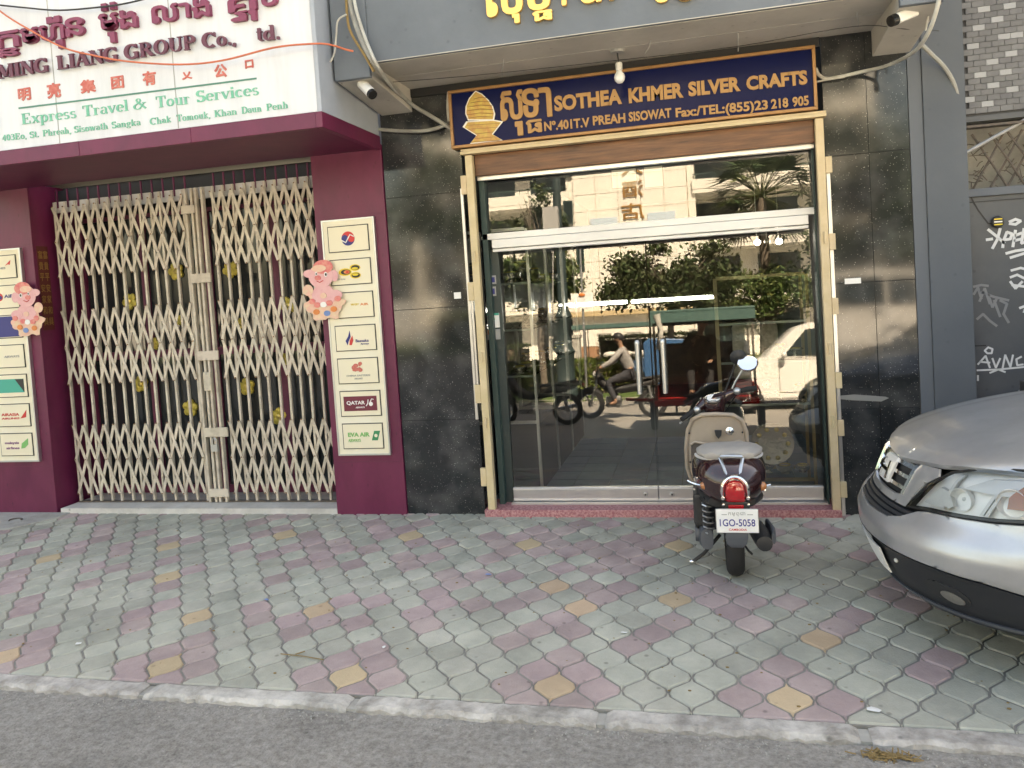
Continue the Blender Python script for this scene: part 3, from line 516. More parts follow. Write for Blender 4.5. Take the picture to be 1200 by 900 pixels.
# kerb
kerb = thing('kerb', '', '', (0, 0, 0)); del kerb['label']; del kerb['category']; kerb['kind'] = 'structure'
kj = [-6.1, -4.9, -3.75, -2.70, -1.62, -0.50, 0.52, 1.75, 3.0, 4.4]
for i in range(len(kj)-1):
    rr = random.Random(i*3+1); m = MB(); n = 34
    x0, x1 = kj[i]+0.010+rr.random()*0.02, kj[i+1]-0.012-rr.random()*0.012
    rings = []
    for k in range(n+1):
        x = x0+(x1-x0)*k/n; e = 0.0 if 0 < k < n else 0.012
        j = lambda a: (rr.random()-0.5)*a*1.8
        zt = SLOPE*KY-0.002+j(0.004)-e
        yf = KY-0.100+j(0.010)
        rings.append([Vector((x, KY-0.003, -0.3)), Vector((x, KY-0.003, zt)), Vector((x, yf+0.016, zt+j(0.003))), Vector((x, yf, zt-0.016+j(0.01))), Vector((x, yf-0.008+j(0.008), -0.3))])
    m.loft(rings); m.build('kerb_stone', M['kerb'], kerb, smooth=False)
m = MB(); m.box((-6.1, KY-0.09, -0.3), (4.4, KY-0.004, SLOPE*KY-0.018)); m.build('kerb_bedding', M['conc'], kerb)
# gutter grit line and tar seam
m = MB(); rr = random.Random(5)
for i in range(900):
    x = rr.uniform(-6, 3); y = KY-0.115-abs(rr.gauss(0, 0.05)); s = rr.uniform(0.0015, 0.005)
    m.ball((x, y, ROADZ+s*0.3), s, 5, 3)
o = m.build('grit', M['conc'], None); o['kind'] = 'stuff'; o['label'] = 'loose grit lying in the gutter along the kerb'
# pavers: an ogee lattice
OX, OY, SX, SY = -0.738, -2.376, 0.2012, 0.2721
PINK = set([(-29, -16), (-27, -17), (-25, -14), (-24, -16), (-23, -16), (-23, -12), (-23, -10), (-22, -16), (-22, -13), (-22, -6), (-21, -12), (-20, -15), (-20, -13), (-20, -10), (-20, -6), (-19, -15), (-19, -11), (-19, -7), (-18, -9), (-18, -4), (-17, -10), (-17, -6), (-17, -5), (-17, -4), (-17, -1), (-16, -15), (-16, -14), (-15, -14), (-15, -11), (-15, -10), (-15, -5), (-15, -4), (-15, -1), (-15, 0), (-15, 1), (-14, -15), (-14, -14), (-14, -11), (-14, -6), (-14, -4), (-14, -2), (-13, -3), (-13, 0), (-12, -7), (-12, -1), (-12, 1), (-11, -11), (-11, -10), (-11, -9), (-11, -7), (-11, -1), (-11, 0), (-10, -11), (-10, -9), (-10, -6), (-10, -4), (-10, 3), (-10, 4), (-10, 5), (-9, -10), (-9, -9), (-9, -6), (-9, -5), (-9, -3), (-9, 0), (-9, 2), (-9, 3), (-9, 5), (-8, -4), (-8, -1), (-8, 0), (-8, 1), (-8, 5), (-8, 8), (-7, -2), (-7, -1), (-7, 2), (-7, 5), (-6, -6), (-6, -5), (-6, -4), (-6, -2), (-6, 0), (-6, 4), (-6, 6), (-5, -6), (-5, -4), (-5, 1), (-5, 2), (-5, 5), (-5, 6), (-5, 8), (-5, 9), (-5, 10), (-4, -5), (-4, -4), (-4, 4), (-4, 6), (-4, 7), (-3, 0), (-3, 1), (-3, 2), (-3, 4), (-3, 5), (-2, 2), (-1, -1), (-1, 0), (-1, 1), (-1, 7), (-1, 8), (0, -1), (0, 1), (0, 3), (0, 4), (0, 5), (0, 7), (0, 8), (1, 0), (1, 1), (1, 7), (1, 8), (2, 7), (2, 9), (4, 4), (4, 5), (4, 6), (4, 9), (4, 10), (4, 12), (4, 13), (5, 4), (5, 6), (5, 12), (5, 13), (6, 5), (6, 6), (6, 13), (7, 9), (7, 10)])
ORANGE = set([(-25, -15), (-22, -10), (-19, -5), (-18, -10), (-15, -15), (-14, 0), (-13, -9), (-10, -10), (-10, -5), (-9, 4), (-5, -5), (-5, 3), (-4, 9), (-3, 3), (-1, 6), (0, 0), (4, 8), (5, 5)])
def ogee():
    V = [(0, 0.5), (0.5, 0), (0, -0.5), (-0.5, 0)]; pts = []
    for q in range(4):
        a = V[q]; b = V[(q+1) % 4]; dx, dy = b[0]-a[0], b[1]-a[1]
        sgn = 1 if q in (0, 2) else -1
        nx, ny = -dy, dx            # outward is the other way
        for t in (0.0, 0.18, 0.36, 0.64, 0.82):
            off = -sgn*(0.055*math.sin(2*PI*t)+0.016*math.sin(4*PI*t))
            pts.append(((a[0]+dx*t+nx*off), (a[1]+dy*t+ny*off)))
    return pts
OG = [(x*SX, y*SY) for x, y in ogee()]
def clip(poly, y0, keep_above):
    out = []
    for i in range(len(poly)):
        a, b = poly[i], poly[(i+1) % len(poly)]
        ia = (a[1] >= y0) == keep_above; ib = (b[1] >= y0) == keep_above
        if ia: out.append(a)
        if ia != ib:
            t = (y0-a[1])/(b[1]-a[1]); out.append((a[0]+(b[0]-a[0])*t, y0))
    return out
def paver_mb(mb, poly, cx, cy, g_=0.0042, dz=0.0, h=0.008):
    mx = sum(p[0] for p in poly)/len(poly); my = sum(p[1] for p in poly)/len(poly)
    def ins(d, z):
        o = []
        n_ = len(poly)
        for i_ in range(n_):
            x, y = poly[i_]; (xa, ya), (xb, yb) = poly[i_-1], poly[(i_+1) % n_]
            tx, ty = xb-xa, yb-ya; L = math.hypot(tx, ty) or 1; nx_, ny_ = -ty/L, tx/L
            if (mx-x)*nx_+(my-y)*ny_ < 0: nx_, ny_ = -nx_, -ny_
            k_ = 1.5 if i_ % 5 == 0 and n_ == 20 else 1.0
            xx, yy = x+nx_*d*k_, y+ny_*d*k_
            o.append(Vector((cx+xx, cy+yy, z+SLOPE*(yy))))
        return o
    n = len(poly); z = dz; A = ins(g_, z-h); Bq = ins(g_+0.002, z-0.003); Cq = ins(g_+0.0075, z+0.001)
    mb.add(A+Bq+Cq, [(i, (i+1) % n, n+(i+1) % n, n+i) for i in range(n)]+[(n+i, n+(i+1) % n, 2*n+(i+1) % n, 2*n+i) for i in range(n)]+[tuple(range(2*n, 3*n))])
tiles = []
for a in range(-45, 40):
    for b in range(-45, 40):
        ex = (a+b)/2; ey = (b-a)/2; x = OX+SX*ex; y = OY+SY*ey
        if x < -7.4 or x > 4.4 or y < KY-SY*0.49 or y > 0.16: continue
        kind = 'porange' if (a, b) in ORANGE else 'ppink' if (a, b) in PINK else 'pgreen'
        if kind == 'pgreen' and (x > 1.35 or x < -4.9 or y > -0.75):
            r = random.Random(a*91+b*17).random()
            if r < 0.26: kind = 'ppink'
            elif r < 0.285 and x > 1.3: kind = 'porange'
        d = math.hypot(x-CAM.x, y-CAM.y); inframe = (-0.62 < (x+0.9)/(d) < 0.36)
        q = (Vector((x, y, SLOPE*y))-CAM); dep = q.dot(FW); uu = PPX+FPX*q.dot(RX)/dep; vv = PPY-FPX*q.dot(UP)/dep
        vis = (-20 < uu < 1220 and vv < 915)
        tiles.append((dep if vis else dep+100, x, y, kind, a, b))
tiles.sort()
base_me = {}
for kd in ('pgreen', 'ppink', 'porange'):
    mb = MB(); paver_mb(mb, OG, 0, 0); o = mb.build('paver', M[kd], None, fixn=True); base_me[kd] = o.data; bpy.data.objects.remove(o)
rest = MB(); nn = 0
for dep, x, y, kd, a, b in tiles:
    rr = random.Random(a*131+b*7); dz = rr.uniform(-0.0028, 0.0022)
    lowcut = y-SY*0.56 < KY; hi = y+SY*0.56 > 0.03
    poly = OG
    if lowcut: poly = clip(poly, KY-y+0.004, True)
    if hi: poly = clip(poly, 0.03-y, False)
    if len(poly) < 3: continue
    if nn < 300 and not hi:
        nn += 1
        if lowcut:
            mb = MB(); paver_mb(mb, poly, x, y, dz=SLOPE*y+dz); o = mb.build('paver', M[kd], pav)
        else:
            o = bpy.data.objects.new('paver', base_me[kd]); COL.objects.link(o); o.parent = pav
            o.location = (x, y, SLOPE*y+dz); o.rotation_euler = (rr.uniform(-.013, .013), rr.uniform(-.013, .013), rr.uniform(-.015, .015))
    else:
        rest.cur = {'pgreen': 0, 'ppink': 1, 'porange': 2}[kd]
        paver_mb(rest, poly, x, y, dz=SLOPE*y+dz)
o = rest.build('paver_field', [M['pgreen_i'], M['ppink_i'], M['porange']], pav); o['kind'] = 'stuff'
# beyond the road: lawn strip, park paving, far ground
o = struct(B((-60, -21.5, -0.5), (60, -15.6, -0.07)).build('lawn', M['grass']))
o = struct(B((-60, -15.74, -0.3), (60, -15.605, -0.055)).build('far_kerb', M['kerb']))
o = struct(B((-200, -200, -0.5), (200, -21.5, -0.10)).build('far_ground', M['conc']))
o = struct(B((-200, 3.0, -0.55), (200, 200, -0.14)).build('back_ground', M['conc']))
# concrete access slab by the left pillar
m = MB(); m.prism([(-6.9, 0.0), (-6.9, -0.52), (-6.05, -0.50), (-5.72, -0.42), (-5.50, -0.12), (-5.50, 0.0)], lambda a, b, t: Vector((a, b, -0.02+SLOPE*b+t)), 0.032)
t = thing('drain_slab', 'cracked grey concrete slab lying on the pavement at the foot of the left maroon pillar', 'slab', (-6.2, -0.25, -0.01))
m.build('slab', M['conc'], t, bevel=0.006)
m = MB(); m.tube([Vector((-5.86+0.055*math.cos(a_*PI/8), -0.22+0.04*math.sin(a_*PI/8), 0.011)) for a_ in range(11)], 0.006, 6); m.build('lifting_ring', M['darkiron'], t)
# ================================================================== LEFT SHOPFRONT: travel agency
ag = thing('travel_agency_building', 'maroon clad travel agency shopfront left of the black granite, dark behind its folding gate', 'building', (-4.2, 1.0, 0))
YA = -0.95
def pillar(x0, x1): return B((x0, 0.0, -0.03), (x1, 0.78, 2.90 if True else 0))
pillar(-2.95, -2.353).build('pillar', M['maroon'], ag, bevel=0.004)
pillar(-6.45, -5.64).build('pillar', M['maroon'], ag, bevel=0.004)
B((-9.0, 0.30, -0.03), (-6.40, 0.5, 2.93)).build('wall', M['maroon_d'], ag)
# joints on the pillar cladding
for z in (0.42, 1.28, 2.37):
    B((-2.951, -0.0015, z), (-2.352, 0.01, z+0.006)).build('cladding_joint', M['maroon_d'], ag)
    B((-6.451, -0.0015, z), (-5.639, 0.01, z+0.006)).build('cladding_joint', M['maroon_d'], ag)
B((-6.3, YA, 2.862), (-2.353, 0.0, 2.90)).build('awning_soffit', M['maroon_d'], ag)
m = MB(); m.box((-6.3, YA-0.012, 2.855), (-2.40, YA+0.03, 2.958)); m.box((-2.40, YA-0.012, 2.855), (-2.352, 0.0, 2.958))
m.build('awning_fascia', M['maroon'], ag, bevel=0.003)
for x in (-5.3, -4.25, -3.35): B((x, YA-0.015, 2.856), (x+0.02, YA, 2.957)).build('fascia_joint', M['maroon'], ag)
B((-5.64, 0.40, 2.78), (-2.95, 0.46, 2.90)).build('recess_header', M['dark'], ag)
B((-5.60, 0.24, 2.66), (-2.96, 0.27, 2.755)).build('gate_track_beam', M['threshold'], ag)
B((-5.64, 0.30, 2.70), (-2.95, 0.34, 2.862)).build('header_panel', M['dark'], ag)  # dark colour stands for the shade of a deeper recess
B((-5.60, 0.0, -0.03), (-2.95, 0.60, 0.045)).build('threshold', M['threshold'], ag)
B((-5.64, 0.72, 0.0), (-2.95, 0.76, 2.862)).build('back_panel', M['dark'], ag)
# inner glazed doors behind the gate
for i in range(4):
    x0 = -5.60+i*0.66; d = MB(); d.box((x0+0.035, 0.52, 0.12), (x0+0.625, 0.53, 2.58)); dd = d.build('glass_door', M['darkglass'], ag)
    f = MB(); f.box((x0, 0.50, 0.05), (x0+0.035, 0.55, 2.62)); f.box((x0+0.625, 0.50, 0.05), (x0+0.66, 0.55, 2.62)); f.box((x0+0.035, 0.50, 1.30), (x0+0.625, 0.55, 1.37)); f.box((x0+0.035, 0.5, 0.05), (x0+0.625, 0.55, 0.12))
    f.build('door_frame', M['maroon_d'], dd)
B((-5.6, 0.48, 2.58), (-2.96, 0.56, 2.615)).build('door_head', M['maroon_d'], ag)
# upper storeys over both shops (they cast the pavement's shade)
up = thing('upper_storeys', 'pale upper storeys of the shophouse row above and behind the white sign', 'building', (-3, 3, 3.6))
B((-16, 0.31, 2.95), (1.38, 9.0, 25.0)).build('wall', M['upper'], up)
for i in range(9):
    for j in range(4):
        x = -14.5+i*1.9; z = 5.0+j*3.1
        f = B((x, 0.27, z), (x+0.9, 0.305, z+1.4)).build('window', M['bframe'], up); B((x+0.06, 0.262, z+0.06), (x+0.84, 0.272, z+1.34)).build('pane', M['bwin'], f)
B((-16, 1.0, 0.0), (-6.45, 9, 2.95)).build('ground_floor_wall', M['upper'], up)

# ------------------------------------------------------------------ white sign of the agency
sg = thing('shop_signboard', 'large white signboard with plum Khmer letters and green English lettering over the folding gate', 'sign', (-4.3, YA, 2.96))
XR = -2.385
m = MB(); m.wall([(-6.3, 2.962), (XR, 2.962), (XR, 4.35), (-4.95, 4.05), (-5.02, 4.04), (-6.3, 3.80)][:6], YA, 0.03)
m.build('face_panel', M['acrylic'], sg)
m = MB(); m.box((XR-0.002, YA+0.0, 2.961), (XR+0.028, -0.002, 4.35)); m.build('side_panel', M['signside'], sg)
m = MB(); m.wall([(-6.3, 2.962), (XR-0.004, 2.962), (XR-0.004, 4.32), (-6.3, 3.77)], YA+0.035, 0.03); m.build('backing', M['signside'], sg)
for u_, v0_, v1_ in ((70, 10, 170), (209, 0, 152)):      # panel seams
    a = at(u_, v1_, YA); B((a.x, YA-0.002, 2.963), (a.x+0.006, YA+0.002, 4.04 if u_ < 100 else 4.2)).build('panel_seam', M['greyp'], sg)
D = 0.026; YS = YA-D
def K(ch, bx, mt='plum', off=0.0125, dep=D, Y=None):
    mb = MB(); gbox(mb, ch, *bx, YS if Y is None else Y, dep, off); return mb.build('khmer_letter', M[mt], sg, fixn=False)
K('ក', (-6, 36, 22, 56)); K('\u1793', (-2, 56, 21, 66)); K('ម', (23, 32, 44, 51)); K('ហ', (45, 28, 75, 47)); K('៊', (54, 19, 70, 27)); K('ុ', (65, 46, 74, 57)); K('ន', (76, 20, 98, 42))
K('ម', (115, 15, 137, 36)); K('៉', (118, 3, 135, 12)); K('ុ', (126, 37, 135, 50)); K('ង', (138, 11, 160, 33))
K('ល', (177, 5, 208, 26)); K('ា', (209, 3, 222, 21)); K('ង', (224, -3, 246, 20))
K('គ', (266, -10, 300, 13)); K('រ', (270, 13, 290, 25)); K('ុ', (291, 11, 300, 24)); K('ប', (303, -14, 325, 7))
for wd, u0, v0, u1, v1 in (('MING', -2, 92.5, 58, 83.5), ('LIANG', 67, 82, 139.5, 71), ('GROUP', 147, 70, 230, 57), ('Co.,', 238, 56.5, 278, 51.5), ('td.', 301, 49, 329, 45.5)):
    tot = sum(RG[c][0] for c in wd); x = 0.0
    for c in wd:
        f0 = x/tot; f1 = (x+RG[c][0])/tot; x += RG[c][0]
        mb = MB(); roman(mb, c, (u0+(u1-u0)*f0, v0+(v1-v0)*f0), (u0+(u1-u0)*f1, v0+(v1-v0)*f1), 0.094, YS+0.004, 0.018, 1.25)
        mb.build('letter', M['plumd'], sg)
YV = YA-0.003
for ch, bx in (('明', (21, 103, 36, 118)), ('亮', (55, 97, 71, 115)), ('集', (94, 93, 112, 109)), ('团', (130, 89, 145, 104)), ('有', (167, 83, 183, 100)), ('乂', (213, 84, 225, 93)), ('公', (251, 75, 266, 91)), ('口', (287, 70, 297, 80))):
    mb = MB(); gbox(mb, ch, *bx, YV, 0.004, 0.012); mb.build('chinese_letter', M['redl'], sg, fixn=False)
a = at(22, 127, YA); b = at(301, 92, YA)
m = MB(); m.add([(a.x, YV, a.z-0.006), (b.x, YV, b.z-0.006), (b.x, YV, b.z+0.006), (a.x, YV, a.z+0.006)], [(0, 1, 2, 3)]); m.build('green_line', M['lineg'], sg, fixn=False)
m = MB()
for wd, u0, v0, u1, v1 in (('Express', 25, 146, 90, 138), ('Travel', 97, 137, 151, 129.5), ('&', 156, 129, 173, 127), ('Tour', 183, 126.5, 223, 121.5), ('Services', 230, 120, 304, 111)):
    m = MB(); roman(m, wd, (u0, v0), (u1, v1), 0.076, YV, 0.003, 1.15); m.build('green_word', M['greenl'], sg, fixn=False)
for wd, u0, v0, u1, v1 in (('403Eo, St.', 3, 165.5, 46, 160.5), ('Phreah,', 50, 160, 84, 156), ('Sisowath', 87, 155.5, 127, 151), ('Sangka', 131, 150.5, 165, 146.5), ('Chak', 176, 146.5, 201, 143), ('Tomouk,', 207, 142.5, 247, 138), ('Khan', 251, 137.5, 278, 134), ('Daun', 283, 133.5, 307, 130.5), ('Penh', 312, 130, 338, 126.5)):
    m = MB(); roman(m, wd, (u0, v0), (u1, v1), 0.045, YV, 0.003, 1.2); m.build('address_word', M['greenl'], sg, fixn=False)

# ------------------------------------------------------------------ folding gate
GY = 0.20
gt = thing('folding_gate', 'closed cream concertina folding gate with scissor lattice between the maroon pillars', 'gate', (-4.25, GY, 0.05))
xs_l = [-5.56+i*0.1085 for i in range(13)]; xs_r = [-3.98+i*0.0975 for i in range(11)]
ZT = 2.745
ub = B((-0.0095, -0.011, 0.06), (0.0095, 0.011, ZT)).build('upright_bar', M['gate'], None); ume = ub.data; bpy.data.objects.remove(ub)
def inst(me, name, loc, par, rot=(0, 0, 0)):
    o = bpy.data.objects.new(name, me); COL.objects.link(o); o.parent = par; o.matrix_parent_inverse = INV[par.name]
    o.location = loc; o.rotation_euler = rot; return o
zones = [(2.70, 2.08), (1.78, 1.12), (0.75, 0.13)]
bars = {}
for leaf, xs in (('l', xs_l), ('r', xs_r)):
    p = xs[1]-xs[0]
    for i, x in enumerate(xs):
        inst(ume, 'upright_bar', (x, GY+(0.012 if i % 2 else 0), 0), gt, (random.uniform(-.004, .004), random.uniform(-.0025, .0025), 0))
    for zi, (zt, zb) in enumerate(zones):
        # each flat bar is pivoted in the middle of one upright and slides on its two neighbours
        for i in range(0, len(xs)):
            for s in (-1, 1):
                xa, xb = xs[i]-s*p, xs[i]+s*p
                L = math.hypot(2*p, zt-zb); ang = math.atan2(2*p*s, zt-zb)
                if i == 0 or i == len(xs)-1:
                    # half bars at the leaf's ends
                    inward = 1 if i == 0 else -1
                    key = (leaf, zi, 'h')
                    if key not in bars:
                        t_ = B((-0.0125, -0.003, -L/2), (0.0125, 0.003, 0.0)).build('x', M['gate'], None); bars[key] = t_.data; bpy.data.objects.remove(t_)
                    for top in (0, 1):
                        if s == 1: continue
                        # point from the centre of the end upright to the neighbour's top or bottom
                        an = math.atan2(inward*p, (zt-zb)/2)
                        inst(bars[key], 'lattice_bar', (xs[i], GY-0.019, (zt+zb)/2), gt, (0, (an+PI) if top else -an, 0))
                    continue
                key = (leaf, zi)
                if key not in bars:
                    t_ = B((-0.0125, -0.003, -L/2), (0.0125, 0.003, L/2)).build('x', M['gate'], None); bars[key] = t_.data; bpy.data.objects.remove(t_)
                inst(bars[key], 'lattice_bar', (xs[i], GY-(0.019 if s > 0 else 0.027), (zt+zb)/2), gt, (0, ang+random.uniform(-.006, .006), random.uniform(-.05, .05)))
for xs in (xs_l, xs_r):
    for x in xs: B((x-.006, GY+.03, 2.70), (x+.006, GY+.042, 2.862)).build('shaded_bar_top', M['maroon_d'], gt)  # tops of the gate bars, recess shade put into a darker colour
# rivets
m = MB()
for xs in (xs_l, xs_r):
    for x in xs:
        for zt, zb in zones:
            for z in (zt, (zt+zb)/2, zb): m.lathe([(0.0, -0.006), (0.006, -0.004), (0.006, 0.004)], (x, GY-0.032, z), 'Y', 6)
m.build('rivets', M['rust'], gt, kind='stuff')
for x in (-4.225, -4.165, -4.125, -4.065):
    B((x-0.0105, GY-0.03, 0.05), (x+0.0105, GY+0.012, ZT)).build('meeting_stile', M['gate'], gt, bevel=0.003)
for x0, x1, z0, z1 in ((-4.26, -4.13, 2.53, 2.60), (-4.22, -4.03, 1.94, 2.02), (-4.22, -4.02, 1.28, 1.36), (-4.21, -3.99, 0.62, 0.70), (-4.22, -4.03, 0.10, 0.17)):
    B((x0, GY-0.045, z0), (x1, GY-0.028, z1)).build('lock_plate', M['gate'], gt, bevel=0.003)
B((-4.17, GY-0.06, 1.02), (-4.10, GY-0.03, 1.18)).build('lock_box', M['gate'], gt, bevel=0.004)
m = MB(); m.box((-4.14, GY-0.075, 0.50), (-4.08, GY-0.05, 0.56)); m.tube([(-4.13, GY-0.062, 0.56), (-4.13, GY-0.062, 0.60), (-4.11, GY-0.062, 0.615), (-4.09, GY-0.062, 0.60), (-4.09, GY-0.062, 0.56)], 0.005, 6)
m.build('padlock', M['silverframe'], gt)
B((-5.58, GY-0.012, 0.045), (-2.97, GY+0.02, 0.06)).build('bottom_track', M['darkiron'], gt)
# foil flowers stuck on the inner doors
fl = [(152, 353, 0), (206, 318, 0), (213, 375, 1), (270, 316, 0), (338, 358, 0), (181, 403, 1), (165, 450, 0), (223, 478, 0), (289, 453, 0), (327, 488, 0), (335, 420, 1), (283, 380, 1)]
fdesc = ['on the left glass door above the maroon crossbar', 'high on the door left of the gate stiles', 'low beside the left gate stile under the high one', 'highest of the right hand doors', 'near the right gate edge behind the pig cut-out', 'just above the crossbar on the left doors', 'below the crossbar on the left doors', 'beside the gate lock at mid height', 'below the crossbar right of the stiles', 'lowest one, far right of the gate', 'faint one on the crossbar far right', 'faint one right of the stiles above the crossbar']
for (u, v, faint), ds in zip(fl, fdesc):
    c = at(u, v, 0.505); t = thing('foil_flower', 'gold foil blossom ornament '+ds, 'ornament', c, 0, 'gold foil flowers behind the gate')
    rr_ = 0.075 if not faint else 0.055; a0 = random.random()*6
    for k in range(5):
        a = a0+k*2*PI/5; m = MB(); m.lathe([(0.0, -0.012), (rr_*0.42, -0.008), (rr_*0.5, 0.004)], (c.x+math.cos(a)*rr_*0.62, c.y, c.z+math.sin(a)*rr_*0.62), 'Y', 8); m.build('petal', M['yflower'], t)
    m = MB(); m.lathe([(0.0, -0.02), (rr_*0.3, -0.014), (rr_*0.34, 0.0)], c, 'Y', 8); m.build('centre', M['gilt'], t)
# couplet strip on the left reveal
cp = thing('couplet_strip', 'narrow dark red couplet strip with dull gold characters on the side of the left pillar', 'banner', (-5.632, 0.10, 1.9))
B((-5.640, 0.035, 1.62), (-5.634, 0.155, 2.36)).build('paper', M['couplet'], cp)
m = MB()
for i in range(7):
    z = 2.25-i*0.098; rr = random.Random(i)
    vs, fs = text_geo('富貴平安家和興'[i], 0.5, 0.01)
    a0 = min(v.x for v in vs); a1 = max(v.x for v in vs); b0 = min(v.y for v in vs); b1 = max(v.y for v in vs)
    for y0 in (0.045, 0.10): m = MB(); m.add([Vector((-5.6335+0.001*v.z, y0+(v.x-a0)/(a1-a0)*0.045, z+(v.y-b0)/(b1-b0)*0.07)) for v in vs], fs); m.build('character', M['coupletg'], cp, fixn=False)

# ------------------------------------------------------------------ airline boards
def strip_text(mb, s_, x0, x1, z0, z1, Y, off=0.02): lay(mb, s_, x0, x1, z0, z1, Y, 0.002, off)
def disc(mb, cx, cz, r, Y, n=20, a0=0, a1=360, rx=None):
    pts = [(cx+(rx or r)*math.cos(math.radians(a0+(a1-a0)*i/n)), cz+r*math.sin(math.radians(a0+(a1-a0)*i/n))) for i in range(n if a1-a0 >= 360 else n+1)]
    mb.wall(pts, Y, 0.002); return mb
def board(x0, x1, z0, z1, label, logos):
    t = thing('airline_board', label, 'sign', ((x0+x1)/2, -0.03, z0))
    fr = MB()
    for a, b in (((x0, -0.034, z0), (x1, -0.002, z0+0.012)), ((x0, -0.034, z1-0.012), (x1, -0.002, z1)), ((x0, -0.034, z0+0.012), (x0+0.012, -0.002, z1-0.012)), ((x1-0.012, -0.034, z0+0.012), (x1, -0.002, z1-0.012))): fr.box(a, b)
    fr.build('frame', M['silverframe'], t)
    B((x0+0.012, -0.028, z0+0.012), (x1-0.012, -0.004, z1-0.012)).build('light_panel', M['cream'], t)
    n = 7; p = (z1-z0-0.05)/n; w_ = 0.345; h = 0.205; cx = (x0+x1)/2
    for i in range(n):
        cz = z1-0.025-p*(i+0.5)
        b_ = B((cx-w_/2, -0.034, cz-h/2), (cx+w_/2, -0.0285, cz+h/2)).build('card_border', M['black'], t)
        c_ = B((cx-w_/2+0.007, -0.037, cz-h/2+0.007), (cx+w_/2-0.007, -0.0335, cz+h/2-0.007)).build('card_face', M['cardface'], b_)
        logos(i, cx, cz, b_)
YL = -0.0395
def put(mb, mt, par): mb.build('logo', M[mt], par, fixn=False)
def logos_r(i, cx, cz, par):
    m = MB()
    if i == 0:
        disc(m, cx, cz, 0.055, YL, 20, 10, 190); disc(m, cx+0.027, cz-0.002, 0.028, YL-0.001, 16); put(m, 'red', par)
        m = MB(); disc(m, cx, cz, 0.055, YL, 20, 190, 370); disc(m, cx-0.027, cz+0.002, 0.028, YL-0.001, 16); put(m, 'navyp', par)
        m = MB(); m.tube([(cx-0.052, YL-0.002, cz-0.012), (cx-0.02, YL-0.002, cz-0.03), (cx, YL-0.002, cz), (cx+0.02, YL-0.002, cz+0.03), (cx+0.052, YL-0.002, cz+0.012)], 0.005, 5); put(m, 'whitep', par)
    elif i == 1:
        for (dx, dz, rx, r, mt, e) in ((-0.045, 0.0, 0.055, 0.03, 'yellow', 0), (0.04, 0.03, 0.045, 0.026, 'yellow', 0), (0.04, -0.03, 0.045, 0.026, 'yellow', 0), (-0.04, 0, 0.042, 0.021, 'black', 1), (0.043, 0.03, 0.036, 0.019, 'black', 1), (0.043, -0.03, 0.036, 0.019, 'black', 1), (0.04, 0.024, 0.026, 0.010, 'yellow', 2), (0.04, -0.024, 0.026, 0.010, 'yellow', 2), (-0.03, 0, 0.026, 0.014, 'orangep', 2), (-0.025, 0, 0.014, 0.008, 'red', 3)):
            m = MB(); disc(m, cx+dx, cz+dz, r, YL-0.001*e, 16, 0, 360, rx); put(m, mt, par)
        m = MB(); strip_text(m, 'THAI', cx-0.12, cx-0.05, cz-0.06, cz-0.048, YL); put(m, 'greyp', par)
    elif i == 2:
        m = MB(); strip_text(m, 'VIETJET', cx-0.02, cx+0.05, cz-0.008, cz+0.01, YL); put(m, 'yellow', par)
        m = MB(); strip_text(m, 'AIR', cx+0.06, cx+0.13, cz-0.008, cz+0.01, YL); put(m, 'orangep', par)
    elif i == 3:
        m = MB(); m.wall([(cx-0.07, cz-0.055), (cx-0.085, cz-0.02), (cx-0.06, cz+0.015), (cx-0.045, cz+0.06), (cx-0.04, cz+0.01), (cx-0.062, cz-0.03)], YL, 0.002); put(m, 'navyp', par)
        m = MB(); m.wall([(cx-0.055, cz-0.055), (cx-0.05, cz-0.02), (cx-0.025, cz+0.02), (cx-0.02, cz-0.02), (cx-0.035, cz-0.055)], YL, 0.002); put(m, 'red', par)
        m = MB(); strip_text(m, 'Bassaka', cx+0.0, cx+0.11, cz-0.035, cz-0.012, YL); strip_text(m, 'Airways', cx+0.04, cx+0.11, cz-0.06, cz-0.042, YL); put(m, 'navyp', par)
    elif i == 4:
        rr = random.Random(4)
        for k in range(9): disc(m, cx+rr.uniform(-.035, .03), cz+0.03+rr.uniform(-.03, .035), rr.uniform(.008, .02), YL-0.0002*k, 9, 0, 360, rr.uniform(.01, .024))
        put(m, 'redl', par)
        m = MB(); strip_text(m, 'CHINA EASTERN', cx-0.10, cx+0.10, cz-0.045, cz-0.03, YL); strip_text(m, 'AIRLINES', cx-0.035, cx+0.035, cz-0.068, cz-0.055, YL); put(m, 'greyp', par)
    elif i == 5:
        m.box((cx-0.14, YL, cz-0.058), (cx+0.14, YL+0.002, cz+0.058)); put(m, 'qmaroon', par)
        m = MB(); strip_text(m, 'QATAR', cx-0.115, cx+0.04, cz-0.012, cz+0.022, YL-0.002); strip_text(m, 'AIRWAYS', cx-0.04, cx+0.035, cz-0.036, cz-0.024, YL-0.002)
        m.tube([(cx+0.05, YL-0.002, cz-0.02), (cx+0.065, YL-0.002, cz+0.0), (cx+0.07, YL-0.002, cz+0.03)], 0.004, 5); disc(m, cx+0.09, cz-0.005, 0.017, YL-0.002, 12); m.tube([(cx+0.08, YL-0.002, cz+0.0), (cx+0.1, YL-0.002, cz+0.035), (cx+0.115, YL-0.002, cz+0.03)], 0.004, 5); put(m, 'whitep', par)
    else:
        strip_text(m, 'EVA AIR', cx-0.125, cx+0.06, cz-0.004, cz+0.03, YL, 0.04); strip_text(m, 'AIRWAYS', cx-0.125, cx-0.02, cz-0.045, cz-0.02, YL); put(m, 'lgreen', par)
        m = MB(); m.wall([(cx+0.075, cz-0.035), (cx+0.125, cz-0.035), (cx+0.15, cz+0.04), (cx+0.10, cz+0.04)], YL, 0.002); put(m, 'dgreenp', par)
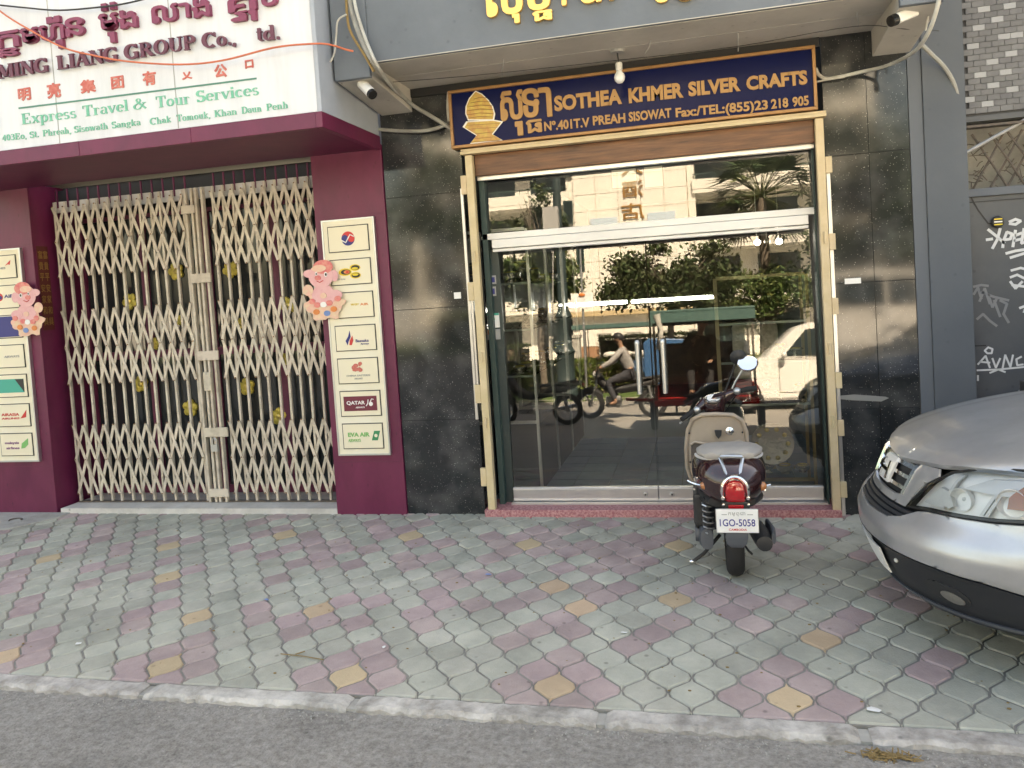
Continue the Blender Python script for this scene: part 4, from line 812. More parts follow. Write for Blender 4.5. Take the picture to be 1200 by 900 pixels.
        m = MB(); disc(m, cx+0.113, cz+0.003, 0.014, YL-0.001, 10); put(m, 'cardface', par)
def logos_l(i, cx, cz, par):
    m = MB()
    if i == 0:
        m.wall([(cx+0.06, cz+0.01), (cx+0.12, cz+0.055), (cx+0.11, cz+0.015), (cx+0.09, cz+0.02)], YL, 0.002); put(m, 'red', par)
        m = MB(); strip_text(m, 'AIRLINES', cx-0.09, cx+0.06, cz-0.02, cz+0.0, YL); put(m, 'greyp', par)
    elif i == 1:
        disc(m, cx-0.03, cz+0.0, 0.035, YL); put(m, 'red', par); m = MB(); disc(m, cx-0.02, cz-0.004, 0.017, YL-0.001); put(m, 'navyp', par)
        m = MB(); strip_text(m, 'AIR', cx+0.02, cx+0.12, cz-0.01, cz+0.02, YL); put(m, 'navyp', par)
    elif i == 2: m.box((cx-0.16, YL, cz-0.09), (cx+0.16, YL+0.002, cz+0.09)); put(m, 'navyp', par)
    elif i == 3: strip_text(m, 'AIRWAYS', cx-0.04, cx+0.12, cz-0.012, cz+0.008, YL); put(m, 'greyp', par)
    elif i == 4:
        m.box((cx-0.13, YL, cz-0.06), (cx+0.14, YL+0.002, cz+0.06)); put(m, 'teal', par)
        m = MB(); m.wall([(cx+0.05, cz+0.058), (cx+0.14, cz+0.058), (cx+0.14, cz-0.058)], YL-0.001, 0.002); put(m, 'black', par)
    elif i == 5:
        strip_text(m, 'AIRASIA', cx-0.13, cx+0.06, cz-0.005, cz+0.02, YL); strip_text(m, 'AIRLINES', cx-0.13, cx+0.06, cz-0.035, cz-0.018, YL); m.wall([(cx+0.07, cz-0.03), (cx+0.14, cz+0.045), (cx+0.13, cz-0.02)], YL, 0.002); put(m, 'red', par)
    else:
        strip_text(m, 'malaysia', cx-0.12, cx+0.03, cz+0.0, cz+0.028, YL); strip_text(m, 'airlines', cx-0.11, cx+0.03, cz-0.04, cz-0.018, YL); put(m, 'purple', par)
        m = MB(); m.wall([(cx+0.05, cz-0.035), (cx+0.06, cz+0.01), (cx+0.13, cz+0.055), (cx+0.125, cz+0.0), (cx+0.09, cz-0.03)], YL, 0.002); put(m, 'lgreen', par)
board(-2.885, -2.44, 0.482, 2.348, 'tall cream airline logo board with seven cards on the maroon pillar right of the gate', logos_r)
board(-6.19, -5.745, 0.472, 2.352, 'tall cream airline logo board on the left pillar, cut by the picture edge', logos_l)

# ------------------------------------------------------------------ pig cut-outs (plain stand-ins)
def pig(px, label, flip, Y):
    cx, cz = px.x, px.z
    t = thing('pig_cutout', label, 'decoration', (cx, Y, cz), 0, 'pink pig paper cut-outs')
    def e(name, dx, dz, rx, rz, mt, k, n=18): m = MB(); disc(m, cx+dx*flip, cz+dz, rz, Y-0.003*k, n, 0, 360, rx); return m.build(name, M[mt], t, fixn=False)
    pts = []
    for i in range(40):
        a = 2*PI*i/40; r = 0.165+0.018*math.sin(6*a+1)+0.012*math.sin(11*a); pts.append((cx+math.cos(a)*r*0.98, cz-0.10+math.sin(a)*r*0.74))
    m = MB(); m.wall(pts, Y, 0.004); m.build('skirt', M['pigcream'], t)
    e('body', 0.0, -0.03, 0.10, 0.09, 'pinkpig', 1); e('arm', -0.13, 0.02, 0.045, 0.045, 'pigcream', 1.2); e('arm', 0.10, -0.03, 0.06, 0.04, 'pinkpig', 1.4)
    e('head', -0.01, 0.125, 0.105, 0.095, 'pinkpig', 2, 24); e('ear', -0.11, 0.15, 0.05, 0.032, 'pinkpig', 1.6); e('ear', 0.105, 0.12, 0.032, 0.045, 'pinkpig', 1.6)
    e('cap', 0.015, 0.195, 0.085, 0.055, 'pigred', 2.6); e('cap_band', -0.02, 0.185, 0.062, 0.028, 'pigcream', 3.0)
    e('snout', -0.035, 0.112, 0.028, 0.020, 'pigred', 3); e('eye', -0.045, 0.145, 0.010, 0.015, 'whitep', 3.2); e('eye', 0.035, 0.135, 0.014, 0.020, 'whitep', 3.2); e('pupil', 0.037, 0.134, 0.008, 0.012, 'black', 3.6); e('pupil', -0.044, 0.144, 0.006, 0.008, 'black', 3.6)
    m = MB(); m.tube([(cx+flip*(-0.045), Y-0.011, cz+0.088), (cx+flip*(-0.02), Y-0.011, cz+0.075), (cx+flip*0.01, Y-0.011, cz+0.088)], 0.003, 5); m.build('mouth', M['red'], t)
    for dx, dz, mt in ((-0.06, -0.10, 'pigred'), (0.045, -0.09, 'pigred'), (-0.005, -0.10, 'whitep'), (0.02, -0.17, 'bluelit'), (-0.10, -0.07, 'pigred'), (0.12, -0.06, 'pigred'), (0.08, -0.14, 'orangep'), (-0.07, -0.155, 'orangep'), (0.0, -0.03, 'pigcream')):
        e('charm', dx, dz, 0.028, 0.022, mt, 2.2)
pig(at(379, 342, -0.06), 'pink pig paper cut-out with red cap at the edge of the right airline board', 1, -0.06)
pig(at(31, 364, -0.06), 'pink pig paper cut-out with red cap on the left airline board', -1, -0.06)
# ================================================================== SILVER SHOP
sh = thing('silver_shop_building', 'black granite silver craft shopfront with glass doors under a blue grey canopy', 'building', (-0.4, 1.0, 0))
YF = -0.75
def panels(x0, x1, zs, y0=0.018, split=None):
    for a, b in zip(zs[:-1], zs[1:]):
        cols = [(x0, x1)] if split is None else [(x0, split), (split, x1)]
        for c0, c1 in cols: B((c0+0.0012, y0, a+0.0015), (c1-0.0012, y0+0.02, b-0.0015)).build('granite_panel', M['granite'], sh, bevel=0.0008)
B((-2.352, 0.041, -0.05), (-1.72, 0.4, 3.30)).build('pier', M['dark'], sh)
B((0.87, 0.041, -0.05), (1.36, 0.4, 3.30)).build('pier', M['dark'], sh)
panels(-2.35, -1.715, [-0.04, 0.74, 1.61, 2.48, 3.28])
panels(0.868, 1.40, [-0.04, 0.74, 1.61, 2.48, 3.28], split=1.145)
# reveals
B((-1.735, 0.040, -0.04), (-1.715, 0.45, 2.76)).build('reveal_panel', M['granite'], sh); B((0.868, 0.040, -0.04), (0.888, 0.45, 2.76)).build('reveal_panel', M['granite'], sh)
# canopy box
m = MB(); m.box((-2.08, YF, 3.29), (1.19, YF+0.04, 4.9)); m.build('canopy_fascia', M['fascia'], sh)
B((-2.08, YF+0.04, 3.286), (1.19, 0.02, 3.33)).build('canopy_soffit', M['soffit'], sh)
B((-2.08, -0.36, 3.2835), (1.19, -0.352, 3.2866)).build('soffit_joint', M['greyp'], sh)
for x0, x1 in ((-2.335, -2.082), (1.192, 1.425)):
    B((x0, YF-0.012, 3.195), (x1, YF+0.03, 4.9)).build('bracket_face', M['fascia'], sh, bevel=0.004)
    m = MB(); m.add([(x0, YF+0.03, 3.195), (x1, YF+0.03, 3.195), (x1, 0.03, 3.115), (x0, 0.03, 3.115), (x0, YF+0.03, 3.9), (x1, YF+0.03, 3.9), (x1, 0.03, 3.9), (x0, 0.03, 3.9)], [(3, 2, 1, 0), (4, 5, 6, 7), (0, 1, 5, 4), (1, 2, 6, 5), (2, 3, 7, 6), (3, 0, 4, 7)])
    m.build('bracket', M['soffit'], sh, bevel=0.004)
B((-2.08, YF-0.004, 3.286), (1.19, YF+0.0, 3.292)).build('drip_edge', M['soffit'], sh)
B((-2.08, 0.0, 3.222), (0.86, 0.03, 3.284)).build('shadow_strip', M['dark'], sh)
# gold Khmer letters on the canopy fascia (their tops run out of the picture)
gl = thing('gold_khmer_letters', 'bright gold raised Khmer letters on the blue grey canopy fascia, tops cut off', 'lettering', (-0.8, YF, 3.6))
for ch, bx in (('ស', (569, -24, 613, 18)), ('ុ ', (600, 16, 609, 27)), ('ទ', (616, -26, 646, 12)), ('ធ', (624, 12, 647, 24)), ('ា', (650, -28, 663, 7)), ('ប', (676, -32, 700, 4)), ('ក', (697, -34, 719, 1)), ('រ', (766, -38, 783, 3)), ('ម', (788, -40, 815, 1))):
    mb = MB(); gbox(mb, ch, *bx, YF-0.03, 0.028, 0.017); mb.build('letter', M['gold'], gl, fixn=False)

# blue sign
bs = thing('shop_signboard', 'dark blue signboard in a bronze frame with matt gold lettering above the shop door', 'sign', (-0.47, -0.05, 2.79))
X0, X1, Z0, Z1, YB = -1.762, 0.822, 2.79, 3.218, -0.055
B((X0+0.02, YB, Z0+0.02), (X1-0.02, YB+0.03, Z1-0.02)).build('sign_face', M['navy'], bs)
for a, b in (((X0, YB-0.018, Z0), (X1, 0.015, Z0+0.022)), ((X0, YB-0.018, Z1-0.022), (X1, 0.015, Z1)), ((X0, YB-0.018, Z0+0.022), (X0+0.022, 0.015, Z1-0.022)), ((X1-0.022, YB-0.018, Z0+0.022), (X1, 0.015, Z1-0.022))):
    B(a, b).build('sign_frame', M['bronze'], bs, bevel=0.003)
YT = YB-0.009
for ch, bx, o_ in (('ស', (586, 106, 613, 141), .015), ('ុ ', (603.5, 142, 613, 159), .015), ('ទ', (611.5, 103, 632, 138), .015), ('ធ', (616.5, 140, 635, 155.5), .012), ('ា', (631, 102, 646.5, 137.5), .016)):
    mb = MB(); gbox(mb, ch, *bx, YT, 0.01, o_); mb.build('khmer_letter', M['goldl'], bs, fixn=False)
def sans_line(name, wd, u0, v0, u1, v1, h, par, mt, off=0.035, dep=0.009):
    a = at(u0, v0, YT); b = at(u1, v1, YT)
    # advance of every letter from the outline of growing prefixes
    xe = []
    for i in range(len(wd)):
        vs, _ = text_geo(wd[:i+1], 0, off, 1); x1_ = max(v.x for v in vs)
        cs, _ = text_geo(wd[i], 0, off, 1); w_ = max(v.x for v in cs)-min(v.x for v in cs); xe.append((x1_-w_, x1_))
    x0_ = xe[0][0]; tot = xe[-1][1]-x0_
    for ch, (p, q) in zip(wd, xe):
        if ch == ' ': continue
        vs, fs = text_geo(ch, 0.5, off); m0 = min(v.x for v in vs); k = (b.x-a.x)/tot
        mb = MB(); mb.add([Vector((a.x+(p-x0_+v.x-m0)*k, YT+(0.5-v.z)*dep, a.z+v.y*h/0.70+(b.z-a.z)*(p-x0_+v.x-m0)/tot)) for v in vs], fs)
        mb.build(name, M[mt], par, fixn=False)
for wd, u0, v0, u1, v1, h in (('SOTHEA', 650, 129.5, 729, 120.5, 0.098), ('KHMER', 737, 120, 801, 113, 0.094), ('SILVER', 807, 112, 868, 105.5, 0.089), ('CRAFTS', 875, 105, 947, 97.5, 0.085)):
    sans_line('letter', wd, u0, v0, u1, v1, h, bs, 'goldl', 0.045)
for wd, u0, v0, u1, v1, h in (('Nº.401T.V', 638, 153, 691, 148, 0.062), ('PREAH', 695, 146.5, 733, 143, 0.062), ('SISOWAT', 737, 142, 787, 137, 0.062), ('Fax:/TEL:(855)23', 792, 137, 900, 127.5, 0.06), ('218', 904, 127, 924, 125, 0.06), ('905', 929, 124.5, 948, 122.5, 0.06)):
    mb = MB(); vs, fs = text_geo(wd, 0.5, 0.03); a = at(u0, v0, YT); b = at(u1, v1, YT); m0 = min(v.x for v in vs); m1 = max(v.x for v in vs)
    mb.add([Vector((a.x+(v.x-m0)/(m1-m0)*(b.x-a.x), YT+(0.5-v.z)*0.008, a.z+v.y*h/0.7+(b.z-a.z)*(v.x-m0)/(m1-m0))) for v in vs], fs); mb.build('lettering', M['goldl'], bs, fixn=False)
# lotus bowl emblem
def pxpoly(pts, Y): return [(at(u, v, Y).x, at(u, v, Y).z) for u, v in pts]
def L3(x, y): return (520+x/5.4545, 70+y/5.4545)
bud = [(205, 203), (245, 222), (285, 260), (312, 300), (325, 345), (318, 385), (160, 385), (143, 345), (145, 300), (165, 250)]
ped = [(150, 398), (320, 388), (375, 398), (312, 478), (377, 515), (170, 538), (212, 485), (128, 432)]
for pts, mt, dy, sc_ in ((bud, 'whitep', 0.0, 1.05), (bud, 'lotus1', -0.004, 0.96), (ped, 'whitep', -0.001, 1.05), (ped, 'lotus1', -0.005, 0.94)):
    cx = sum(p[0] for p in pts)/len(pts); cy = sum(p[1] for p in pts)/len(pts)
    q = [L3(cx+(x-cx)*sc_, cy+(y-cy)*sc_) for x, y in pts]
    m = MB(); m.wall(pxpoly(q, YB)[::-1], YB-0.005+dy, 0.004); m.build('emblem', M[mt], bs)
m = MB()
for k, (y, hw) in enumerate(((250, 40), (275, 62), (300, 76), (325, 82), (350, 84), (372, 80))):
    p = [at(*L3(235-hw, y+4), YB), at(*L3(235, y-8), YB), at(*L3(235+hw, y-4), YB)]; m.tube([Vector((a.x, YB-0.0105, a.z)) for a in p], 0.0022, 5)
for y, x0_, x1_ in ((415, 150, 355), (440, 160, 345), (470, 205, 320), (500, 200, 330), (522, 180, 360)):
    p = [at(*L3(x0_, y+6), YB), at(*L3(x1_, y-6), YB)]; m.tube([Vector((a.x, YB-0.0105, a.z)) for a in p], 0.0018, 5)
m.build('emblem_lines', M['bronze'], bs)

# door surround: beige posts with shutter hinges, strip, lintel
def post(x0, x1, label):
    t = thing('shutter_post', label, 'post', ((x0+x1)/2, -0.04, 0), 0, 'beige shutter posts')
    B((x0, -0.045, 0.0), (x1, 0.012, 2.735)).build('post', M['beige'], t, bevel=0.003)
    return t
pl = post(-1.672, -1.617, 'beige steel shutter post left of the glass doors'); pr = post(0.803, 0.856, 'beige steel shutter post right of the glass doors')
for z in (2.52, 1.72, 0.94, 0.30): B((-1.718, -0.04, z-0.07), (-1.674, -0.01, z+0.07)).build('hinge_plate', M['beige'], pl, bevel=0.003)
for z in (2.42, 1.9, 1.46, 0.95, 0.62, 0.19): B((0.858, -0.04, z-0.055), (0.90, -0.01, z+0.055)).build('hinge_plate', M['beige'], pr, bevel=0.003)
for z in (1.98, 1.22, 0.72):
    m = MB(); m.tube([(-1.645, -0.052, z-0.04), (-1.645, -0.052, z+0.04)], 0.010, 8); m.build('hinge_pin', M['beige'], pl)
    m = MB(); m.tube([(0.83, -0.052, z-0.09), (0.83, -0.052, z-0.01)], 0.010, 8); m.build('hinge_pin', M['beige'], pr)
tl = thing('shutter_head_rail', 'thin beige steel rail along the bottom of the blue sign', 'rail', (-0.4, -0.05, 2.76))
B((-1.70, -0.062, 2.742), (0.875, 0.012, 2.762)).build('lower_rail', M['beige'], tl, bevel=0.002); B((-1.70, -0.05, 2.764), (0.875, 0.012, 2.782)).build('upper_rail', M['beige'], tl, bevel=0.002)
for x0, x1, z0, z1, lb in ((-1.737, -1.716, 0.74, 2.50, 'aluminium angle strip left of the left beige post'), (0.866, 0.890, -0.01, 2.44, 'aluminium angle strip along the right granite pier')):
    o = B((x0, -0.004, z0), (x1, 0.016, z1)).build('trim_strip', M['alu'], None, bevel=0.001); tag(o, lb, 'trim strip')
o = B((-1.706, -0.02, 0.9), (-1.690, 0.012, 1.66)).build('trim_strip', M['alu'], None); tag(o, 'short aluminium strip between the granite and the left beige post', 'trim strip')
B((-1.617, 0.02, 2.585), (0.803, 0.10, 2.742)).build('lintel', M['wood'], sh, bevel=0.004)
B((-1.617, 0.06, 2.555), (0.803, 0.12, 2.583)).build('lintel_trim', M['alu'], sh)
# step
B((-1.70, -0.055, -0.06), (0.86, 0.26, 0.052)).build('step', M['pinkstep'], sh, bevel=0.004)
# glass front
gf = thing('glass_shopfront', 'glass transom and white aluminium door head of the silver shop entrance', 'shop window', (-0.4, YG, 0.05))
def pane(name, x0, x1, z0, z1, par, y=YG, th=0.008):
    zc = z0; tl_ = math.tan(TILT); m = MB()
    m.add([(x0, y+(z0-z0)*tl_, z0), (x1, y, z0), (x1, y+(z1-z0)*tl_, z1), (x0, y+(z1-z0)*tl_, z1)], [(0, 1, 2, 3)])
    return m.build(name, M['shopglass'], par, fixn=False)
pane('transom_pane', -1.575, 0.795, 2.15, 2.56, gf, YG-0.01)
B((-1.615, 0.10, 2.105), (0.80, 0.20, 2.152)).build('transom_rail', M['whitealu'], gf, bevel=0.003)
B((-1.535, 0.06, 2.035), (0.745, 0.17, 2.10)).build('door_track_cover', M['whitealu'], gf, bevel=0.004)
B((-1.535, 0.075, 2.008), (0.745, 0.16, 2.030)).build('door_head', M['whitealu'], gf, bevel=0.003)
B((-1.617, 0.10, 0.052), (-1.575, 0.22, 2.555)).build('jamb', M['bframe'], gf, bevel=0.002); B((0.790, 0.10, 0.052), (0.803, 0.22, 2.555)).build('jamb', M['bframe'], gf)
B((-1.575, 0.16, 0.052), (-1.515, 0.20, 2.03)).build('side_jamb', M['lamppost'], gf)
B((-1.52, 0.08, 0.052), (0.79, 0.22, 0.066)).build('floor_track', M['alu'], gf)
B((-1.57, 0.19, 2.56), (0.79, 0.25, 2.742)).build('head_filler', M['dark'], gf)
def door(x0, x1, label, lockx, hx):
    t = thing('glass_door', label, 'door', ((x0+x1)/2, YG, 0.06), 0, 'glass entrance doors')
    pane('glass_pane', x0+0.003, x1-0.003, 0.115, 2.01, t)
    B((x0, YG-0.022, 0.070), (x1, YG+0.025, 0.175)).build('bottom_rail', M['alu'], t, bevel=0.004)
    for z in (0.086, 0.162): B((x0, YG-0.0245, z-0.002), (x1, YG-0.02, z+0.002)).build('rail_groove', M['whitealu'], t)
    m = MB(); m.lathe([(0.0, -0.032), (0.014, -0.031), (0.018, -0.022)], (lockx, YG, 0.118), 'Y', 12); k = m.build('lock', M['silverframe'], t)
    m = MB(); m.lathe([(0.0, -0.035), (0.006, -0.034), (0.007, -0.031)], (lockx, YG, 0.118), 'Y', 8); m.build('keyhole', M['black'], k)
    m = MB(); m.tube([(hx, YG-0.05, 0.88), (hx, YG-0.05, 1.25)], 0.018, 12); m.lathe([(0.019, 0), (0.021, 0.02), (0.014, 0.035), (0, 0.038)], (hx, YG-0.05, 1.245), 'Z', 12)
    for z in (0.94, 1.18): m.tube([(hx, YG-0.05, z), (hx, YG+0.03, z)], 0.008, 8)
    m.build('pull_handle', M['silverframe'], t, smooth=True)
    return t
dl = door(-1.512, -0.395, 'left leaf of the frameless glass door, cut-out with long chrome pull', at(757, 583, YG).x, at(748, 430, YG-0.05).x)
dr = door(-0.392, 0.772, 'right leaf of the frameless glass door, behind the parked scooter', at(788, 583, YG).x, at(778, 430, YG-0.05).x)
# stickers on the jamb
def sticker(u0, v0, u1, v1, mt, label, Y=0.09, extra=None):
    a = at(u0, (v0+v1)/2, Y); b = at(u1, (v0+v1)/2, Y); c = at((u0+u1)/2, v0, Y); d = at((u0+u1)/2, v1, Y)
    t = thing('sticker', label, 'sticker', (a.x, Y, d.z))
    B((a.x, Y, d.z), (b.x, Y+0.012, c.z)).build('sheet', M[mt], t)
    if extra:
        for f0, g0, f1, g1, m2 in extra: B((a.x+(b.x-a.x)*f0, Y-0.002, d.z+(c.z-d.z)*g0), (a.x+(b.x-a.x)*f1, Y, d.z+(c.z-d.z)*g1)).build('print', M[m2], t)
    return t
YK = 0.148
t_ = sticker(571, 367, 585, 384, 'whitep', 'white sticker with green header on the left door jamb', YK, [(0, .85, 1, 1, 'teal')]); m = MB(); p_ = at(578, 374, YK-.003); disc(m, p_.x, p_.z, .014, YK-.003, 12); m.build('mark', M['lgreen'], t_)
sticker(571, 386, 586, 398, 'greyp', 'grey sticker with red corner below the green one on the left door jamb', YK, [(0.05, .5, .5, .95, 'orangep')])
sticker(569, 323, 581, 333, 'greyp', 'small blue and white sticker, upper of two on the left door jamb', YK, [(0.1, .2, .9, .8, 'navyp')])
sticker(570, 336, 581, 347, 'greyp', 'small blue and white sticker, lower of two on the left door jamb', YK, [(0.1, .2, .9, .8, 'navyp')])
sticker(990, 326, 1009, 332.5, 'whitep', 'white paper slip stuck on the right granite pier', 0.012)
sticker(532, 342.5, 540, 350, 'whitep', 'tiny white square stuck on the left granite pier', 0.012)
o = MB(); a = at(983, 466, 0.01); b = at(1042, 468, 0.01)
o.wall([(a.x, a.z+0.012), (a.x+0.1, a.z+0.018), (b.x-0.02, b.z+0.018), (b.x, b.z+0.008), (b.x-0.05, b.z-0.014), (a.x+0.09, a.z-0.022), (a.x, a.z-0.01)], 0.014, 0.004); o.build('mortar_smear', M['chip'], sh)
# scuffed crossbar scar high on the right pier
# ------------------------------------------------------------------ interior
it = thing('shop_interior', 'dim shop interior behind the glass with navy tiled floor', 'room', (-0.4, 3, 0.05))
B((-1.75, 0.26, -0.02), (0.95, 7.0, 0.040)).build('floor', M['tile_gap'], it)
tm = B((-0.145, -0.145, 0), (0.145, 0.145, 0.008)).build('floor_tile', M['tile_navy'], None, bevel=0); tme = tm.data; bpy.data.objects.remove(tm)
for i in range(9):
    for j in range(8):
        inst(tme, 'floor_tile', (-1.58+i*0.298, 0.42+j*0.298, 0.040), it)
B((-1.85, 0.41, 0.0), (-1.72, 7.0, 3.0)).build('side_wall', M['inwall'], it); B((0.92, 0.41, 0.0), (1.05, 7.0, 3.0)).build('side_wall', M['inwall'], it)
B((-1.75, 6.9, 0.0), (0.95, 7.0, 3.0)).build('back_wall', M['inwood'], it); B((-1.75, 0.26, 2.9), (0.95, 7.0, 3.0)).build('ceiling', M['inwall'], it)
for u0, u1, v in ((718, 745, 208), (756, 776, 207)):
    a = at(u0, v+14, 1.9); b = at(u1, v-14, 1.9)
    t = thing('ceiling_panel_light', 'pale square ceiling light %s behind the transom glass' % ('left of the gold characters' if u0 < 730 else 'right of the gold characters'), 'lamp', (a.x, 1.9, 2.8), 0, 'ceiling lights of the shop')
    B((a.x-0.01, 1.9, a.z), (b.x+0.01, 1.93, b.z)).build('housing', M['inwall'], t); B((a.x, 1.892, a.z+0.01), (b.x, 1.899, b.z-0.01)).build('diffuser', M['panellight'], t)
for (u0, v0_), (u1, v1_), ds in (((590, 361), (628, 359.5), 'short one far left'), ((655, 359), (735, 354.5), 'middle one'), ((740, 354), (836, 347), 'right one')):
    a = at(u0, v0_, 3.3); b = at(u1, v1_, 3.3)
    t = thing('tube_light', 'glowing white tube light deep inside the shop, '+ds, 'lamp', a, 0, 'tube lights inside the shop')
    m = MB(); m.tube([(a.x, 3.3, a.z), (b.x, 3.3, a.z)], 0.013, 8); m.build('tube', M['tubelight'], t); B((a.x, 3.32, a.z-0.015), (b.x, 3.36, a.z+0.03)).build('fitting', M['greyp'], t)
for u, v, mt, ds in ((887.5, 284, 'spotlight', 'left'), (913, 283, 'spotlight', 'right'), (899, 283, 'silverd', 'unlit middle')):
    c = at(u, v, 1.2); t = thing('round_spotlight', 'small round spotlight below the white door head, the '+ds+' one of three', 'lamp', c, 0, 'round spotlights')
    m = MB(); m.ball(c, 0.026, 12, 8, (1.05, 0.5, 0.95)); m.build('lens', M[mt], t, smooth=True); m = MB(); m.tube([c+Vector((0, 0.01, 0)), c+Vector((0, 0.05, 0.0))], 0.012, 8); m.tube([c+Vector((0, 0.05, 0)), c+Vector((0, 0.05, 0.5))], 0.004, 5); m.build('bracket', M['silverd'], t)
# glass cabinets
def cabinet(name, label, x0, x1, y0, y1, z0, z1, shelves, frame, base=True):
    t = thing(name, label, 'cabinet', ((x0+x1)/2, (y0+y1)/2, 0.05))
    for x in (x0, x1):
        for y in (y0, y1): B((x-0.011, y-0.011, 0.05), (x+0.011, y+0.011, z1)).build('post', frame, t)
    for y in (y0, y1):
        for z in (z0, z1): B((x0+0.012, y-0.011, z-0.012), (x1-0.012, y+0.011, z+0.012)).build('rail', frame, t)
    for z in shelves:
        s_ = B((x0+0.014, y0-0.008, z-0.004), (x1-0.014, y1+0.008, z+0.004)).build('glass_shelf', M['paleglass'], t); B((x0+0.014, y0-0.014, z-0.008), (x1-0.014, y0-0.0085, z+0.010)).build('shelf_edge', M['glassedge'], s_)
    if base: B((x0-0.005, y0-0.005, 0.05), (x1+0.005, y1+0.005, z0-0.013)).build('plinth', M['inwood'] if frame != M['alu'] else M['dark'], t)
    return t
xR0, xR1 = at(838, 330, 0.45).x, 0.76
zt = at(838, 327, 0.45).z
shz = [at(900, v, 0.45).z for v in (378, 424, 474)]
cabinet('display_cabinet', 'gilt framed glass display cabinet of silverware behind the right door leaf', xR0, xR1, 0.45, 0.85, at(900, 562, 0.45).z, zt, shz, M['bshade'], False)
for i, (y0, y1) in enumerate(((0.5, 1.25), (1.3, 2.05), (2.1, 2.85))):
    cabinet('wall_cabinet', 'aluminium framed glass wall cabinet on the left wall, '+['nearest the door', 'the middle one', 'farthest from the door'][i], -1.68, -1.36, y0, y1, 0.62, 2.2, (1.0, 1.38, 1.76), M['alu'])
rr = random.Random(12)
def vessel(x, y, z, s_, kind, label, mt='silver', group=None):
    t = thing('silver_vessel', label, 'vessel', (x, y, z), 0, group)
    pr_ = {'bowl': [(0.0, 0.0), (0.25, 0.0), (0.22, 0.06), (0.45, 0.2), (0.5, 0.45), (0.46, 0.45), (0.4, 0.25), (0.0, 0.12)],
           'urn': [(0.0, 0), (0.28, 0), (0.12, 0.12), (0.38, 0.4), (0.42, 0.62), (0.16, 0.8), (0.22, 0.86), (0.05, 1.0), (0, 1.05)],
           'stand': [(0, 0), (0.4, 0), (0.15, 0.12), (0.12, 0.35), (0.5, 0.5), (0.48, 0.56), (0.0, 0.5)]}[kind]
    m = MB(); m.lathe([(r*s_, h*s_) for r, h in pr_], (x, y, z+0.006), 'Z', 14); m.build('body', M[mt], t, smooth=True)
    m = MB(); m.lathe([(0.5*s_*0.62, pr_[-3][1]*s_), (0.5*s_*0.66, pr_[-3][1]*s_+0.006), (0.5*s_*0.62, pr_[-3][1]*s_+0.012)], (x, y, z+0.006), 'Z', 14); m.build('rim', M['gilt'], t)
places = []
for zi, zz in enumerate([at(900, 562, 0.45).z+0.012]+shz[::-1][:2]):
    zz += 0.005
    for k in range(5):
        x = xR0+0.08+k*(xR1-xR0-0.16)/4
        if zi == 2 and k < 3: continue
        vessel(x+rr.uniform(-.01, .01), 0.55+rr.uniform(0, 0.05), zz, rr.uniform(0.11, 0.15), rr.choice(['bowl', 'urn', 'stand']), '%s silver vessel, %s from the left on the %s shelf of the gilt cabinet' % (rr.choice(['beaten', 'chased', 'polished']), ['first', 'second', 'third', 'fourth', 'fifth'][k], ['bottom', 'lower middle', 'upper middle'][zi]), rr.choice(['silver', 'silverd']))
for i in range(3):
    for zc, nm in ((1.0, 'lower'), (1.38, 'middle'), (1.76, 'upper')):
        for k in range(3): vessel(-1.52+rr.uniform(-.03, .03), 0.62+i*0.8+k*0.22, zc+0.004, rr.uniform(0.12, 0.2), rr.choice(['bowl', 'urn', 'stand']), 'small silver vessel on the %s shelf of the %s glass wall cabinet' % (nm, ['near', 'middle', 'far'][i]), rr.choice(['silver', 'silverd']), 'silver vessels in the wall cabinets')
# patterned beaten dish leaning in the bottom of the cabinet
dz = at(905, 520, 0.5); t = thing('silver_dish', 'large round chased silver dish propped up on the bottom shelf of the gilt cabinet', 'dish', dz)
m = MB(); m.lathe([(0.0, 0.012), (0.09, 0.01), (0.13, 0.0), (0.16, -0.006), (0.16, 0.002), (0.0, 0.02)], dz, 'Y', 26); m.build('dish', M['silverd'], t, smooth=True)
for k in range(10): a = k*PI/5; m = MB(); m.ball(dz+Vector((math.cos(a)*0.115, -0.004, math.sin(a)*0.115)), 0.018, 8, 5, (1, 0.4, 1)); m.build('boss', M['gilt'], t, smooth=True)
